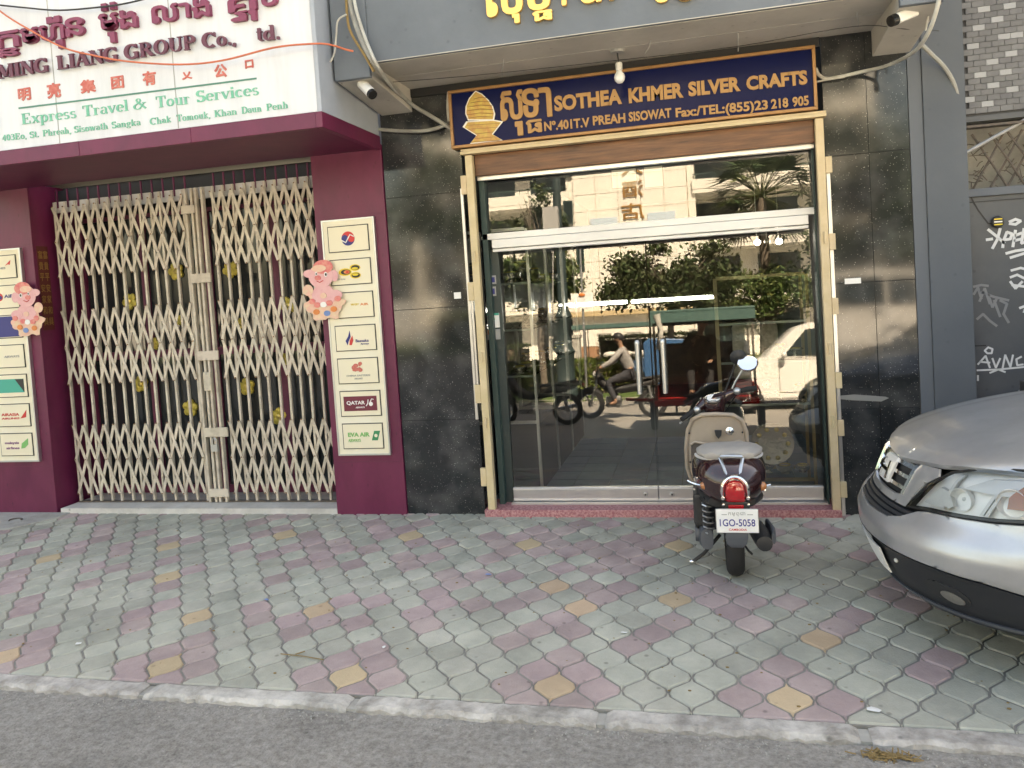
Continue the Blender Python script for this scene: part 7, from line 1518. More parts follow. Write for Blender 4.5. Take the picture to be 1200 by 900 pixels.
# ---------------------------------------------------------------- plants
def leaves(mb, pts, s0, s1, rr, up=0.0):
    for p in pts:
        d = Vector((rr.gauss(0, 1), rr.gauss(0, 1), rr.gauss(0, 1)+up)).normalized(); e = d.orthogonal().normalized(); e = Matrix.Rotation(rr.uniform(0, 6.28), 3, d) @ e; f = d.cross(e); L = rr.uniform(s0, s1); W = L*.5
        mb.add([p-e*L*.5, p-f*W*.5, p+e*L*.5, p+f*W*.5], [(0, 1, 2, 3)])
def tree(label, base, top, c, rad, nl, size, mt, seed, group='trees on the strip across the street', lean=0, clumps=34):
    rr = random.Random(seed); t = thing('tree', label, 'tree', base, 0, group)
    base = Vector(base); c = Vector(c); m = MB(); k = base.lerp(Vector((c.x, c.y, c.z-rad[2]*.6)), .5)+Vector((rr.uniform(-.1, .1), 0, 0)); fork = Vector((c.x, c.y, c.z-rad[2]*.55))
    m.tube([base, k, fork], [.13, .10, .085], 9)
    ends = []
    for i in range(9):
        a = i*2*PI/9+rr.uniform(-.3, .3); e = c+Vector((math.cos(a)*rad[0]*.65, math.sin(a)*rad[1]*.65, rr.uniform(-.3, .6)*rad[2])); mid = fork.lerp(e, .5)+Vector((0, 0, -.1*rad[2])); m.tube([fork, mid, e], [.055, .035, .014], 6); ends.append(e)
        for q in range(3): e2 = e+Vector((rr.uniform(-.4, .4)*rad[0], rr.uniform(-.4, .4)*rad[1], rr.uniform(-.2, .4)*rad[2])); m.tube([mid, mid.lerp(e2, .6), e2], [.022, .014, .006], 5)
    m.build('trunk', M['bark'], t, smooth=True)
    cr_ = MB(); pts = []
    cen = []
    while len(cen) < clumps:
        q = Vector((rr.uniform(-1, 1), rr.uniform(-1, 1), rr.uniform(-1, 1)))
        if .35 < q.length < 1: cen.append(Vector((c.x+q.x*rad[0], c.y+q.y*rad[1], c.z+q.z*rad[2])))
    for i in range(nl):
        q = rr.choice(cen); s_ = .20*min(rad)*rr.uniform(.6, 1.5); pts.append(q+Vector((rr.gauss(0, s_), rr.gauss(0, s_), rr.gauss(0, s_*.7))))
    leaves(cr_, pts, size*.7, size*1.3, rr, .5); cr_.build('crown', mt, t, fixn=False)
    return t
YT1 = -17.5
c = across(632, 322, YT1); tree('round crowned dark green tree mirrored at the left of the glass door', (c.x, YT1, -.07), 0, c, (1.15, 1.0, .95), 6500, .16, M['leaf'], 1)
c = across(632, 262, -19.5); tree('slender young tree rising above the round one at the left of the transom', (c.x-.1, -19.5, -.07), 0, c, (.95, .8, 1.3), 3000, .14, M['leafd'], 2, clumps=22)
c = across(784, 322, YT1-.5); tree('wide spreading dark tree mirrored in the middle of the glass doors', (c.x, YT1-.5, -.07), 0, c, (2.05, 1.4, 1.1), 9500, .17, M['leafd'], 3, clumps=48)
c = across(893, 352, -20.5); tree('low bushy olive tree mirrored in the right door leaf', (c.x, -20.5, -.07), 0, c, (1.9, 1.2, .95), 6500, .16, M['leaf'], 4, clumps=40)
c = across(1010, 300, -22.5); tree('tall dark tree standing right of the palm across the street', (c.x+.8, -22.5, -.1), 0, c, (2.2, 1.8, 2.2), 6000, .2, M['leafd'], 5)
c = across(520, 300, -22.5); tree('tall tree standing far left across the street beside the cream building', (c.x, -22.5, -.1), 0, c, (2.0, 1.8, 2.2), 6000, .2, M['leafd'], 6)
c = across(1130, 320, -18); tree('bushy tree across the street beyond the right pier', (c.x, -18, -.07), 0, c, (2.0, 1.4, 1.5), 5000, .18, M['leaf'], 7)
pc = across(892, 233, -21); pt_ = thing('palm_tree', 'fan palm with a thick shaggy head mirrored at the right of the transom', 'palm', (pc.x, -21, -.1)); rr = random.Random(8)
m = MB(); m.tube([(pc.x, -21, -.1), (pc.x+.05, -21, pc.z*.5), (pc.x, -21, pc.z)], [.22, .17, .16], 10); m.build('trunk', M['bark'], pt_, smooth=True)
for i in range(58):
    el = rr.uniform(-1.0, 1.1); az = rr.uniform(0, 2*PI); d = Vector((math.cos(az)*math.cos(el), math.sin(az)*math.cos(el), math.sin(el))); L = rr.uniform(.8, 1.5); e = Vector((pc.x, -21, pc.z+.1))+d*L; m = MB()
    m.tube([(pc.x, -21, pc.z+.1), e], .018, 4); s_ = d.cross(Vector((0, 0, 1))).normalized(); w2 = s_.cross(d)
    for k in range(13):
        a = (k-6)*.21; q = d*math.cos(a)+s_*math.sin(a); tip = e+q*rr.uniform(.75, 1.1)+Vector((0, 0, -.18-.12*abs(a))); wv = w2.cross(q)*.0+(q.cross(w2)).normalized()*.04
        m.add([e, e.lerp(tip, .5)+wv, tip, e.lerp(tip, .5)-wv], [(0, 1, 2, 3)])
    m.build('frond', M['leafd'] if rr.random() > .15 else M['leafy'], pt_, fixn=False)
def shrub(label, x, y, w_, d_, h, nl, mt, seed, name='hedge', cat='hedge', z0=-.07):
    rr = random.Random(seed); t = thing(name, label, cat, (x, y, z0)); m = MB()
    pts = []
    for i in range(nl):
        side = rr.random(); px = x+rr.uniform(-w_/2, w_/2); py = y+rr.uniform(-d_/2, d_/2); pz = z0+rr.uniform(.05, h)
        if side < .35: pz = z0+h+rr.gauss(0, .04)
        elif side < .8: py = y+d_/2+rr.gauss(0, .04)
        pts.append(Vector((px, py, pz)))
    leaves(m, pts, .07, .15, rr, .3); m.build('foliage', mt, t, fixn=False)
    m = MB(); m.box((x-w_/2+.1, y-d_/2+.1, z0), (x+w_/2-.1, y+d_/2-.12, z0+h-.12)); m.build('inner_growth', M['bark'], t)
hc = across(660, 415, -19.2)
shrub('long clipped yellow green hedge mirrored low in the left glass door', -5.4, -19.2, 6.4, .9, 1.05, 9000, M['leafy'], 21)
shrub('second clipped hedge mirrored behind the rider and tuk-tuk', 1.6, -19.4, 7.0, .9, .95, 6000, M['leafy'], 22)
shrub('dark clipped bush on the left beyond the lamp post', -8.2, -24, 3.0, 1.2, 1.7, 3000, M['leafd'], 23, 'bush', 'bush')
shrub('dark clipped bush in front of the terracotta wall', -2.2, -26, 4.0, 1.2, 1.9, 4000, M['leafd'], 24, 'bush', 'bush')
rr = random.Random(9)
for i in range(6):
    x = -6.6+i*1.25; m = MB(); t = thing('fence_pillar', 'pale square park fence pillar standing behind the clipped hedge', 'pillar', (x, -27, -.1), 0, 'park fence pillars'); B((x-.22, -27.22, -.1), (x+.22, -26.78, 1.9)).build('shaft', M['conc'], t); B((x-.27, -27.27, 1.9), (x+.27, -26.73, 2.02)).build('cap', M['conc'], t)
# lamp post with meter box and notice
lp0 = across(664, 412, -13.0); lp = thing('lamp_post', 'dark green fluted lamp post with a grey meter box mirrored in the left door leaf', 'lamp post', (lp0.x, -16.2, -.07))
LX, LY = across(660, 380, -16.2).x, -16.2
m = MB(); m.lathe([(.32, -.07), (.32, .25), (.26, .32), (.25, 1.2), (.30, 1.28), (.22, 1.4), (.20, 2.2), (.25, 2.3), (.15, 2.5), (.12, 5.4), (.10, 9.0)], (LX, LY, 0), 'Z', 16); m.build('post', M['lamppost'], lp, smooth=True)
q = across(646, 257, -15.9); B((q.x-.22, -16.0, q.z-.33), (q.x+.22, -15.75, q.z+.33)).build('meter_box', M['greyp'], lp, bevel=.01)
m = MB(); m.tube([(LX, LY, 2.0), (LX-.3, LY+.1, 2.2), (q.x, -15.9, q.z-.3)], .02, 5); m.build('feed_pipe', M['greyp'], lp)
q0, q1 = across(668, 344, -15.5), across(695, 361, -15.5); nb = thing('notice_board', 'white notice board with an orange mark on a slim pole by the lamp post', 'sign', (q0.x, -15.5, -.07))
B((q0.x, -15.52, q1.z), (q1.x, -15.48, q0.z)).build('board', M['whitep'], nb); m = MB(); m.tube([((q0.x+q1.x)/2, -15.55, -.07), ((q0.x+q1.x)/2, -15.55, q0.z+1.3)], .035, 7); m.build('pole', M['silverframe'], nb)
m = MB(); m.ball(((q0.x+q1.x)/2, -15.46, q0.z-.05), .09, 10, 6, (1, .2, .6)); m.build('orange_mark', M['orangep'], nb)

# ---------------------------------------------------------------- people
def skin(name, par, verts, edges, mt, sub=2):
    me = bpy.data.meshes.new(name); inv = INV[par.name]
    me.from_pydata([tuple(inv @ Vector(v[:3])) for v in verts], edges, []); me.materials.append(mt)
    o = bpy.data.objects.new(name, me); COL.objects.link(o); o.parent = par; INV[o.name] = INV[par.name]
    o.modifiers.new('skin', 'SKIN'); sv_ = me.skin_vertices[0].data
    for i, v in enumerate(verts):
        r = v[3]; sv_[i].radius = (r, r) if not isinstance(r, tuple) else r; sv_[i].use_root = (i == 0)
    ss = o.modifiers.new('sub', 'SUBSURF'); ss.levels = sub; ss.render_levels = sub
    o.modifiers['skin'].use_smooth_shade = True
    return o
def person(label, J, shirt, pants, group=None, cap=None):
    # J: pelvis, chest, neck, head, (l|r)(shoulder, elbow, hand, hip, knee, foot, toe) in world metres
    t = thing('person', label, 'person', J['pelvis'], 0, group); V = lambda k, r: tuple(J[k])+(r,)
    vs = [V('pelvis', .105), V('chest', (.135)), V('neck', .05)]; ed = [(0, 1), (1, 2)]
    hd = J['head']; nk = J['neck']
    def addc(ch, root):
        p = root
        for v in ch: vs.append(v); ed.append((p, len(vs)-1)); p = len(vs)-1
    addc([tuple(nk.lerp(hd, .45))+(.055,), tuple(hd)+(.092,), tuple(hd+(hd-nk).normalized()*.08)+(.075,)], 2)
    for s_ in 'lr':
        addc([V(s_+'shoulder', .062), V(s_+'elbow', .043), tuple(J[s_+'elbow'].lerp(J[s_+'hand'], .85))+(.030,), V(s_+'hand', .036)], 1)
        addc([V(s_+'hip', .088), V(s_+'knee', .060), tuple(J[s_+'knee'].lerp(J[s_+'foot'], .85))+(.042,), V(s_+'foot', .042), V(s_+'toe', .032)], 0)
    body = skin('body', t, vs, ed, M['skin'])
    sv2 = [V('pelvis', .118), V('chest', .155), tuple(J['chest'].lerp(J['neck'], .8))+(.075,)]; e2 = [(0, 1), (1, 2)]
    for s_ in 'lr':
        n = len(sv2); sv2 += [V(s_+'shoulder', .076), V(s_+'elbow', .056), tuple(J[s_+'elbow'].lerp(J[s_+'hand'], .8))+(.042,)]; e2 += [(1, n), (n, n+1), (n+1, n+2)]
    skin('shirt', t, sv2, e2, shirt)
    sv3 = [V('pelvis', .120)]; e3 = []
    for s_ in 'lr':
        n = len(sv3); sv3 += [V(s_+'hip', .100), V(s_+'knee', .075), tuple(J[s_+'knee'].lerp(J[s_+'foot'], .9))+(.056,)]; e3 += [(0, n), (n, n+1), (n+1, n+2)]
    skin('trousers', t, sv3, e3, pants)
    up_ = (hd-nk).normalized(); f = J['face'].normalized(); sd_ = up_.cross(f).normalized()
    m = MB(); m.ball((0, 0, 0), 1, 14, 10); R_ = Matrix((tuple(sd_)+(0,), tuple(f)+(0,), tuple(up_)+(0,), (0, 0, 0, 1))).transposed()
    R_ = Matrix.Translation(hd+up_*.045-f*.018) @ Matrix((( sd_.x, f.x, up_.x, 0), (sd_.y, f.y, up_.y, 0), (sd_.z, f.z, up_.z, 0), (0, 0, 0, 1))) @ Matrix.Diagonal((.092, .104, .098, 1)); m.xf(R_)
    m.build('hair' if not cap else 'cap', M['hair'] if not cap else cap, t, smooth=True)
    m = MB(); m.ball(hd+f*.094-up_*.015, .017, 8, 6); m.build('nose', M['skin'], t, smooth=True)
    for k in (1, -1):
        m = MB(); m.ball(hd+f*.080+sd_*.033*k+up_*.012, .010, 8, 6); m.build('eye', M['black'], t, smooth=True); m = MB(); m.ball(hd+sd_*.093*k-up_*.005, .024, 8, 6, (.5, .8, 1)); m.build('ear', M['skin'], t, smooth=True)
    m = MB(); m.tube([hd+f*.083-up_*.05-sd_*.022, hd+f*.09-up_*.052, hd+f*.083-up_*.05+sd_*.022], .005, 5); m.build('mouth', M['redl'], t)
    for s_ in 'lr':
        h = J[s_+'hand']; d = (h-J[s_+'elbow']).normalized(); sd2 = d.cross(Vector((0, 0, 1))).normalized(); m = None
        for k in range(4):
            L = (.07, .08, .075, .06)[k]; b_ = h+d*.03+sd2*(k-1.5)*.018; m2 = [(tuple(b_)+(.009,)), tuple(b_+d*L*.5+Vector((0, 0, -.006)))+(.0085,), tuple(b_+d*L*.8+Vector((0, 0, -.03)))+(.0075,)]
            skin('finger', t, m2, [(0, 1), (1, 2)], M['skin'], 1)
        b_ = h+sd2*.03*(1 if s_ == 'l' else -1); skin('thumb', t, [tuple(b_)+(.010,), tuple(b_+d*.03+sd2*.02*(1 if s_ == 'l' else -1)+Vector((0, 0, -.015)))+(.009,), tuple(b_+d*.055+sd2*.022*(1 if s_ == 'l' else -1)+Vector((0, 0, -.03)))+(.008,)], [(0, 1), (1, 2)], M['skin'], 1)
    for s_ in 'lr':
        a, b = J[s_+'foot'], J[s_+'toe']; m = MB(); d = (b-a).normalized(); m.loft([[a-d*.06+Vector((x, y, z)) for x, y, z in ((-.03, 0, -.03), (.03, 0, -.03), (.03, 0, .03), (-.03, 0, .03))], [a.lerp(b, .6)+Vector((x, y, z)) for x, y, z in ((-.045, 0, -.03), (.045, 0, -.03), (.04, 0, .03), (-.04, 0, .03))], [b+d*.05+Vector((x, y, z)) for x, y, z in ((-.03, 0, -.03), (.03, 0, -.03), (.03, 0, 0), (-.03, 0, 0))]])
        m.build('shoe', M['plastic'], t, smooth=True)
    return t
# ---------------------------------------------------------------- motorcycles (nose towards -X)
def motorbike(label, x, y, z0, rim, sc_=1.0, black=True, heading=PI, group='motorcycles across the road'):
    t = thing('motorcycle', label, 'motorcycle', (0, 0, 0), 0, group)
    wheel(t, (.62, 0, .29), .29, .075, 0, (0, 1, 0), rim, spokes=20); wheel(t, (-.62, 0, .29), .29, .08, 0, (0, 1, 0), M['silverframe'], spokes=20)
    m = MB(); m.tube([(.62, .09, .29), (.50, .07, .62), (.42, .05, .86)], .020, 8); m.tube([(.62, -.09, .29), (.50, -.07, .62), (.42, -.05, .86)], .020, 8); m.build('front_fork', M['silverframe'], t, smooth=True)
    m = MB(); m.loft([[Vector((x_, y_*w_, z_+dz)) for y_, dz in ((-1, -.05), (-.8, .01), (0, .03), (.8, .01), (1, -.05), (0, -.0))] for x_, z_, w_ in ((.92, .40, .03), (.80, .55, .05), (.62, .61, .055), (.44, .56, .05), (.36, .48, .04))]); m.build('front_fender', M['plastic'], t, smooth=True)
    m = MB(); m.loft([[Vector((x_, r_*math.cos(2*PI*k/12), z_+h_*math.sin(2*PI*k/12))) for k in range(12)] for x_, z_, r_, h_ in ((.50, .86, .05, .08), (.42, .80, .12, .16), (.30, .66, .11, .12), (.12, .56, .09, .08), (-.1, .58, .10, .09), (-.5, .66, .10, .09), (-.78, .74, .08, .06), (-.92, .80, .04, .03))]); m.build('body_shell', M['plastic'], t, smooth=True)
    m = MB(); m.loft([[Vector((x_, r_*math.cos(2*PI*k/12), z_+.035*math.sin(2*PI*k/12))) for k in range(12)] for x_, z_, r_ in ((.06, .70, .07), (-.1, .735, .11), (-.35, .745, .13), (-.6, .775, .13), (-.8, .80, .09))]); m.build('seat', M['rubber'], t, smooth=True)
    m = MB(); m.box((.0, -.10, .22), (.30, .10, .44), .03); m.lathe([(0, -.12), (.08, -.12), (.085, .12), (0, .12)], (.08, 0, .30), 'Y', 14); m.build('engine', M['silverframe'], t, smooth=True)
    m = MB(); m.tube([(.28, .12, .30), (.1, .14, .20), (-.2, .15, .24), (-.40, .16, .28)], .018, 8); m.tube([(-.38, .16, .28), (-.86, .17, .36)], [.035, .045], 12); m.build('exhaust', M['chrome'], t, smooth=True)
    m = MB(); m.tube([(-.62, .07, .29), (-.55, .08, .62)], .025, 8); m.tube([(-.62, -.07, .29), (-.55, -.08, .62)], .025, 8); m.build('shock_absorbers', M['silverframe'], t)
    m = MB(); m.tube([(.40, -.34, .98), (.44, -.15, .96), (.44, .15, .96), (.40, .34, .98)], .014, 8); hb_ = m.build('handlebar', M['rubber'], t)
    for s_ in (1, -1): m = MB(); m.tube([(.42, .22*s_, .97), (.40, .26*s_, 1.16)], .006, 5); m.ball((.40, .27*s_, 1.20), .055, 10, 6, (.3, 1, .8)); m.build('mirror', M['plastic'], hb_, smooth=True)
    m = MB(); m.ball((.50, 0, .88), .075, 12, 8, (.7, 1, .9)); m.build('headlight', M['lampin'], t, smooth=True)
    m = MB(); m.ball((-.93, 0, .74), .05, 10, 6, (.6, 1, .7)); m.build('tail_light', M['redlens'], t, smooth=True)
    m = MB(); m.loft([[Vector((x_, y_, z_)) for y_ in (-.05, .05, .05, -.05)][:2]+[Vector((x_-.01, .05, z_)), Vector((x_-.01, -.05, z_))] for x_, z_ in ((-.88, .66), (-1.0, .50), (-1.02, .36))]); m.build('rear_mudguard', M['plastic'], t)
    m = MB(); m.tube([(.1, -.22, .27), (.1, .22, .27)], .012, 6); m.build('foot_pegs', M['rubber'], t)
    t.matrix_world = Matrix.Translation(Vector((x, y, z0))) @ Matrix.Rotation(heading, 4, 'Z')
    return t
a = across(690, 478, -9.6); b = across(767, 477, -9.6); bx = (a.x+b.x)/2
mb1 = motorbike('black motorcycle with a shiny front rim ridden past behind the camera', bx, -9.6, ROADZ, M['chrome'])
V3 = Vector
def rj(x, y, z): return V3((bx-x, -9.6+y, ROADZ+z))      # rider coordinates: x forward of the bike's middle
person('motorcyclist in a grey shirt, dark trousers and dark cap leaning to the handlebar', {
 'pelvis': rj(-.22, 0, .90), 'chest': rj(-.10, 0, 1.22), 'neck': rj(-.04, 0, 1.42), 'head': rj(.0, 0, 1.56), 'face': V3((-1, 0, -.1)),
 'lshoulder': rj(-.06, -.17, 1.34), 'lelbow': rj(.14, -.26, 1.12), 'lhand': rj(.38, -.30, 1.0), 'rshoulder': rj(-.06, .17, 1.34), 'relbow': rj(.14, .26, 1.12), 'rhand': rj(.38, .30, 1.0),
 'lhip': rj(-.18, -.10, .86), 'lknee': rj(.24, -.17, .72), 'lfoot': rj(.08, -.20, .32), 'ltoe': rj(.22, -.21, .29), 'rhip': rj(-.18, .10, .86), 'rknee': rj(.24, .17, .72), 'rfoot': rj(.08, .20, .32), 'rtoe': rj(.22, .21, .29)}, M['shirt'], M['trouser'], cap=M['plastic'])
c = across(650, 500, -8.4)
m2 = copy_tree(mb1); m2.location = (c.x-.35, -8.3, ROADZ); m2['label'] = 'dark parked motorcycle overlapping the left wall cabinet in the reflection'
# ---------------------------------------------------------------- tuk-tuk just behind the camera
tk = thing('tuk_tuk', 'open sided tuk-tuk with a green canopy and red frame right behind the camera', 'tuk-tuk', (0, -6.9, ROADZ))
x0, x1, y0, y1 = -.80, .75, -7.45, -6.02; RZ = 1.76
B((x0, y0, RZ), (x1, y1, RZ+.04)).build('roof', M['canopy'], tk, bevel=.01)
for A, C_ in (((x0, y1-.012, RZ-.15), (x1, y1, RZ)), ((x0, y0, RZ-.15), (x1, y0+.012, RZ)), ((x0, y0+.013, RZ-.15), (x0+.012, y1-.013, RZ)), ((x1-.012, y0+.013, RZ-.15), (x1, y1-.013, RZ))): B(A, C_).build('valance', M['canopy'], tk)
for x in (x0+.05, x1-.05):
    for y in (y0+.06, y1-.06): m = MB(); m.tube([(x, y, .40), (x, y, RZ)], .018, 8); m.build('canopy_post', M['darkiron'], tk)
B((x0, y0, .34), (x1, y1, .42)).build('floor', M['redmetal'], tk, bevel=.01)
B((x0+.05, y0+.02, .42), (x1-.05, y0+.5, .78), .04).build('bench_seat', M['trouser'], tk); B((x0+.05, y0+.02, .78), (x1-.05, y0+.14, 1.3), .04).build('backrest', M['trouser'], tk)
for A, C_ in (((x0, y0, .42), (x0+.03, y1-.4, .62)), ((x1-.03, y0, .42), (x1, y1-.4, .62))): B(A, C_).build('side_panel', M['redmetal'], tk, bevel=.008)
m = MB(); m.tube([(x0+.10, y1-.03, RZ-.02), (x0+.16, y1-.03, 1.5), (x0+.12, y1-.03, 1.2)], [.07, .035, .06], 10); m.build('tied_curtain', M['sack'], tk, smooth=True)
for x in (x0-.06, x1+.06): wheel(tk, (x, -6.9, ROADZ+.27), .27, .10, 0, (1, 0, 0), M['silverframe'], spokes=14)
m = MB(); m.tube([(x0+.02, -6.9, .15), (x1-.02, -6.9, .15)], .03, 8); m.tube([(x0+.3, -6.9, .15), (x0+.3, -6.9, .36)], .02, 6); m.tube([(x1-.3, -6.9, .15), (x1-.3, -6.9, .36)], .02, 6); m.build('axle', M['darkiron'], tk)
m = MB(); m.tube([(x0, -6.8, .38), (x0-.25, -6.8, .40), (x0-.5, -6.8, .42)], .025, 8); m.build('tow_bar', M['redmetal'], tk)
pj = lambda x, y, z: V3((x, y, z))
person('tuk-tuk passenger in black clothes sitting under the green canopy with hands raised', {
 'pelvis': pj(-.10, -7.12, .88), 'chest': pj(-.08, -6.98, 1.24), 'neck': pj(-.06, -6.90, 1.46), 'head': pj(-.03, -6.83, 1.60), 'face': V3((0.05, 1, 0)),
 'lshoulder': pj(-.26, -6.96, 1.37), 'lelbow': pj(-.33, -6.72, 1.18), 'lhand': pj(-.14, -6.45, 1.36), 'rshoulder': pj(.12, -6.96, 1.37), 'relbow': pj(.26, -6.74, 1.12), 'rhand': pj(.10, -6.50, 1.02),
 'lhip': pj(-.20, -7.1, .86), 'lknee': pj(-.24, -6.66, .88), 'lfoot': pj(-.24, -6.60, .48), 'ltoe': pj(-.25, -6.46, .46), 'rhip': pj(.0, -7.1, .86), 'rknee': pj(.05, -6.66, .88), 'rfoot': pj(.05, -6.60, .48), 'rtoe': pj(.06, -6.46, .46)}, M['blackcl'], M['blackcl'])
# ---------------------------------------------------------------- simple cars of the far lane
def sidecar(name, label, cat, prof, paint, x, y, z0, L, half, wheels, wins, heading=0, extra=None):
    t = thing(name, label, cat, (0, 0, 0)); m = MB()
    rings = []
    for yy, sx, dz in ((-half, .985, -.02), (-half*.93, 1.0, 0), (0, 1.004, .01), (half*.93, 1.0, 0), (half, .985, -.02)):
        rings.append([V3(((px-L/2)*sx, yy*(1-.14*max(0, (pz-.95)/.75)), pz+(dz if pz > .5 else 0))) for px, pz in prof])
    m.loft(rings); m.build('body', paint, t, smooth=True)
    for wx in wheels:
        for s_ in (1, -1): wheel(t, (wx-L/2, s_*(half-.09), .34), .34, .2, 0, (0, 1, 0), M['silverframe'])
    for wpoly in wins:
        for s_ in (1, -1):
            m = MB(); m.add([V3((px-L/2, s_*(half*(1-.14*max(0, (pz-.95)/.75))+.006), pz)) for px, pz in wpoly], [tuple(range(len(wpoly)))]); m.build('window', M['bwin'], t)
    if extra: extra(t, L, half)
    t.matrix_world = Matrix.Translation(V3((x, y, z0))) @ Matrix.Rotation(heading, 4, 'Z'); return t
prof = [(0.0, .40), (0.02, .72), (.12, .88), (1.15, 1.03), (1.35, 1.06), (2.0, 1.66), (2.3, 1.74), (3.5, 1.76), (4.3, 1.70), (4.62, 1.10), (4.70, .95), (4.72, .42), (4.5, .25), (.2, .25)]
def ex1(t, L, h):
    for s_ in (1, -1):
        for x0_, x1_ in ((1.62, 2.62), (2.64, 3.62)):
            m = MB(); m.tube([(x-L/2, s_*(h+.003), z) for x, z in ((x0_, .35), (x1_, .35), (x1_, 1.04), (x0_, 1.04))], .006, 4, closed=True); d = m.build('door_line', M['black'], t)
            m = MB(); m.ball((x1_-.16-L/2, s_*(h+.012), .93), .07, 10, 6, (1.2, .25, .5)); m.build('door_handle', M['plastic'], d, smooth=True)
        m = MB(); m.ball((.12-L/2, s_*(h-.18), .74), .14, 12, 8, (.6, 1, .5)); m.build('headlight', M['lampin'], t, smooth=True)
        m = MB(); m.ball((1.72-L/2, s_*(h+.10), 1.10), .10, 10, 6, (.6, .8, .7)); m.build('door_mirror', M['whitecar'], t, smooth=True)
    m = MB(); m.add([(1.42-L/2, -h*.82, 1.12), (1.42-L/2, h*.82, 1.12), (1.99-L/2, h*.74, 1.64), (1.99-L/2, -h*.74, 1.64)], [(0, 1, 2, 3)]); m.build('windscreen', M['bwin'], t)
wn = [[(1.72, 1.08), (2.62, 1.08), (2.62, 1.62), (2.18, 1.60)], [(2.70, 1.08), (3.6, 1.08), (3.6, 1.62), (2.70, 1.62)], [(3.68, 1.08), (4.4, 1.08), (4.2, 1.58), (3.68, 1.60)]]
cx_ = across(830, 420, -11.2).x
sidecar('white_car', 'white sport utility car mirrored behind the red boxes in the right door leaf', 'car', prof, M['whitecar'], cx_+2.36-.25, -11.4, ROADZ, 4.72, .90, (.95, 3.75), wn, 0, ex1)
tr = across(725, 405, -23.6)
bt = thing('blue_truck', 'small blue flatbed truck loaded with white sacks mirrored above the motorcyclist', 'truck', (tr.x, -23.6, ROADZ)); X_ = tr.x+.35
B((X_-1.3, -24.3, .45), (X_+1.3, -22.9, .62)).build('bed', M['bluemetal'], bt, bevel=.02)
for A, C_ in (((X_-1.3, -22.94, .62), (X_+1.3, -22.90, .98)), ((X_-1.3, -24.3, .62), (X_+1.3, -24.26, .98)), ((X_-1.3, -24.25, .62), (X_-1.26, -22.95, .98)), ((X_+1.26, -24.25, .62), (X_+1.3, -22.95, .98))): B(A, C_).build('drop_side', M['bluemetal'], bt, bevel=.01)
m = MB(); m.loft([[V3((X_+x, yy, z)) for x, z in ((1.35, .4), (2.5, .4), (2.55, .85), (2.3, 1.45), (1.5, 1.5), (1.35, 1.4))] for yy in (-24.25, -13.6, -12.95)]); m.build('cab', M['bluemetal'], bt, bevel=.03)
m = MB(); m.add([(X_+1.55, -22.93, .98), (X_+2.25, -22.93, .98), (X_+2.15, -22.93, 1.38), (X_+1.55, -22.93, 1.40)], [(0, 1, 2, 3)]); m.build('cab_window', M['bwin'], bt)
for wx in (-.8, 1.9):
    for yy in (-24.15, -23.05): wheel(bt, (X_+wx, yy, ROADZ+.36), .36, .2, 0, (0, 1, 0), M['silverframe'])
rr = random.Random(6)
for i in range(12):
    px, pz = X_-.95+(i % 4)*.55+.15*(i//4), .72+(i//4)*.2; t = thing('white_sack', 'bulging white sack heaped on the bed of the blue flatbed truck', 'sack', (px, -23.4, pz), 0, 'white sacks on the blue truck')
    m = MB(); m.ball((px, -23.3-rr.random()*.3, pz), .3, 12, 8, (1, .8, .42)); m.build('sack', M['sack'], t, smooth=True); m = MB(); m.ball((px+.28, -23.2, pz+.03), .05, 6, 5, (1.4, .8, .7)); m.build('tied_neck', M['sack'], t, smooth=True)
tt = thing('cart_canopy', 'second vendor cart with a flat green canopy on posts behind the blue truck', 'cart', (tr.x, -25.0, ROADZ)); cz_ = across(730, 382, -25.0).z
B((tr.x-2.2, -25.35, cz_-.06), (tr.x+2.2, -24.6, cz_+.10)).build('canopy', M['canopy'], tt, bevel=.01)
for xx in (-1.4, 1.1):
    for yy in (-25.3, -24.65): m = MB(); m.tube([(tr.x+xx, yy, ROADZ+.3), (tr.x+xx, yy, cz_-.06)], .022, 6); m.build('post', M['darkiron'], tt)
B((tr.x-1.45, -25.3, .35), (tr.x+1.15, -24.65, .85), .03).build('cart_body', M['bluemetal'], tt)
for xx in (-.9, .7): wheel(tt, (tr.x+xx, -24.62, ROADZ+.28), .28, .08, 0, (0, 1, 0), M['silverframe'], spokes=12)
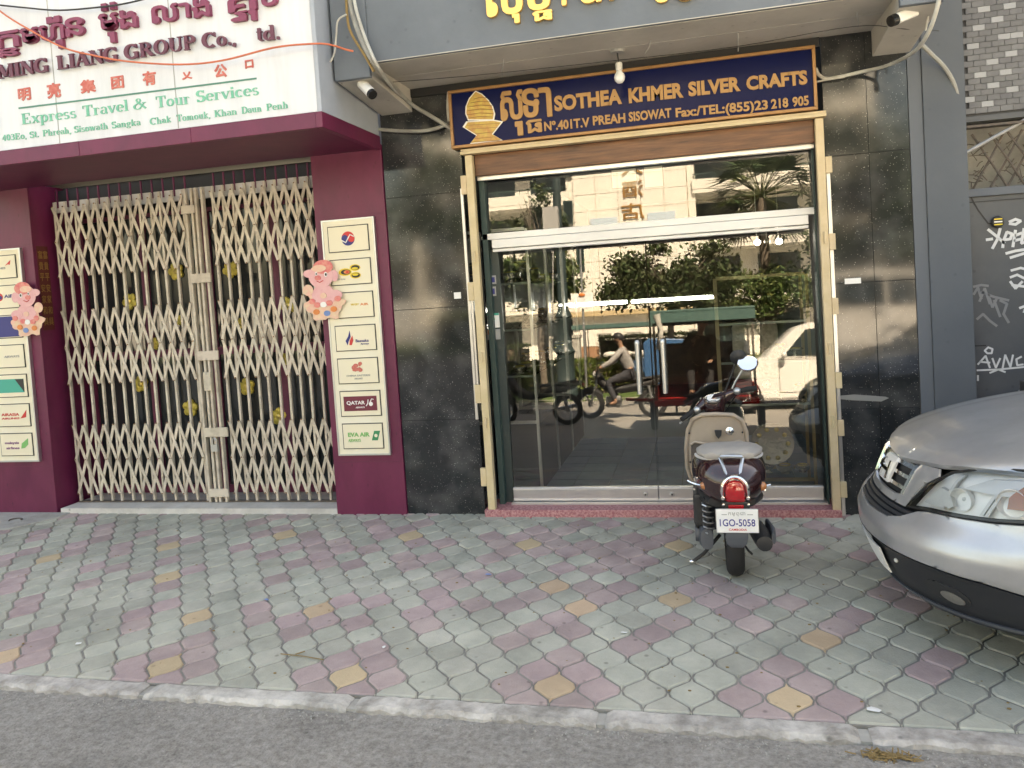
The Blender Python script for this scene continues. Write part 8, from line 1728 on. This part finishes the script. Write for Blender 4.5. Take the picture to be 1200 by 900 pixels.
# ---------------------------------------------------------------- litter on the pavement
for (u, v, sx, sy, mt, lb) in ((572, 674.5, .022, .016, 'bluelit', 'scrap of pale blue paper lying on the paving left of centre'), (312, 704, .02, .012, 'bluelit', 'scrap of blue wrapper on the paving below the gate'), (92, 756, .022, .014, 'litter', 'small white paper scrap near the kerb at the left'), (731, 743, .02, .010, 'litter', 'small white scrap near the kerb in the middle'), (1024, 834, .03, .02, 'litter', 'torn white paper at the kerb below the silver car'), (450, 760, .014, .01, 'litter', 'tiny white fleck on the paving left of the middle')):
    p = ground(u, v); rr = random.Random(u); m = MB(); n = 7; m.add([V3((p.x+sx*math.cos(k*2*PI/n)*rr.uniform(.6, 1.1), p.y+sy*math.sin(k*2*PI/n)*rr.uniform(.6, 1.1), p.z+.006+rr.uniform(0, .006))) for k in range(n)]+[V3((p.x, p.y, p.z+.012))], [(k, (k+1) % n, n) for k in range(n)]); o = m.build('litter', M[mt], None); tag(o, lb, 'litter')
p = ground(356, 771); m = MB(); m.tube([V3((p.x-.14, p.y+.02, p.z+.006)), V3((p.x, p.y, p.z+.009)), V3((p.x+.12, p.y-.02, p.z+.006))], .0025, 5); m.tube([V3((p.x-.05, p.y+.01, p.z+.012)), V3((p.x-.02, p.y+.05, p.z+.01))], .003, 5); o = m.build('twig', M['straw'], None); tag(o, 'thin dry twig lying on the green pavers near the kerb', 'twig')
p = V3((.58, -2.70, ROADZ)); m = MB(); rr = random.Random(2)
for k in range(90): q = p+V3((rr.gauss(0, .045), rr.gauss(0, .014), rr.uniform(.0, .012))); d = V3((rr.gauss(0, 1), rr.gauss(0, .5), rr.gauss(0, .2))).normalized()*.02; m.tube([q-d, q+d], .0025, 4)
o = m.build('dry_grass', M['straw'], None); o['kind'] = 'stuff'; o['label'] = 'small heap of dry grass in the gutter by the kerb joint'
m = MB(); rr = random.Random(77)
for k in range(260):
    x = rr.uniform(-6, 1.5); y = rr.uniform(-2.45, -.1); s_ = rr.uniform(.002, .007); m.ball((x, y, SLOPE*y+.002), s_, 5, 3, (1.5, 1, .5))
o = m.build('pavement_crumbs', M['straw'], None); o['kind'] = 'stuff'; o['label'] = 'specks of dirt and leaf crumbs scattered over the pavers'
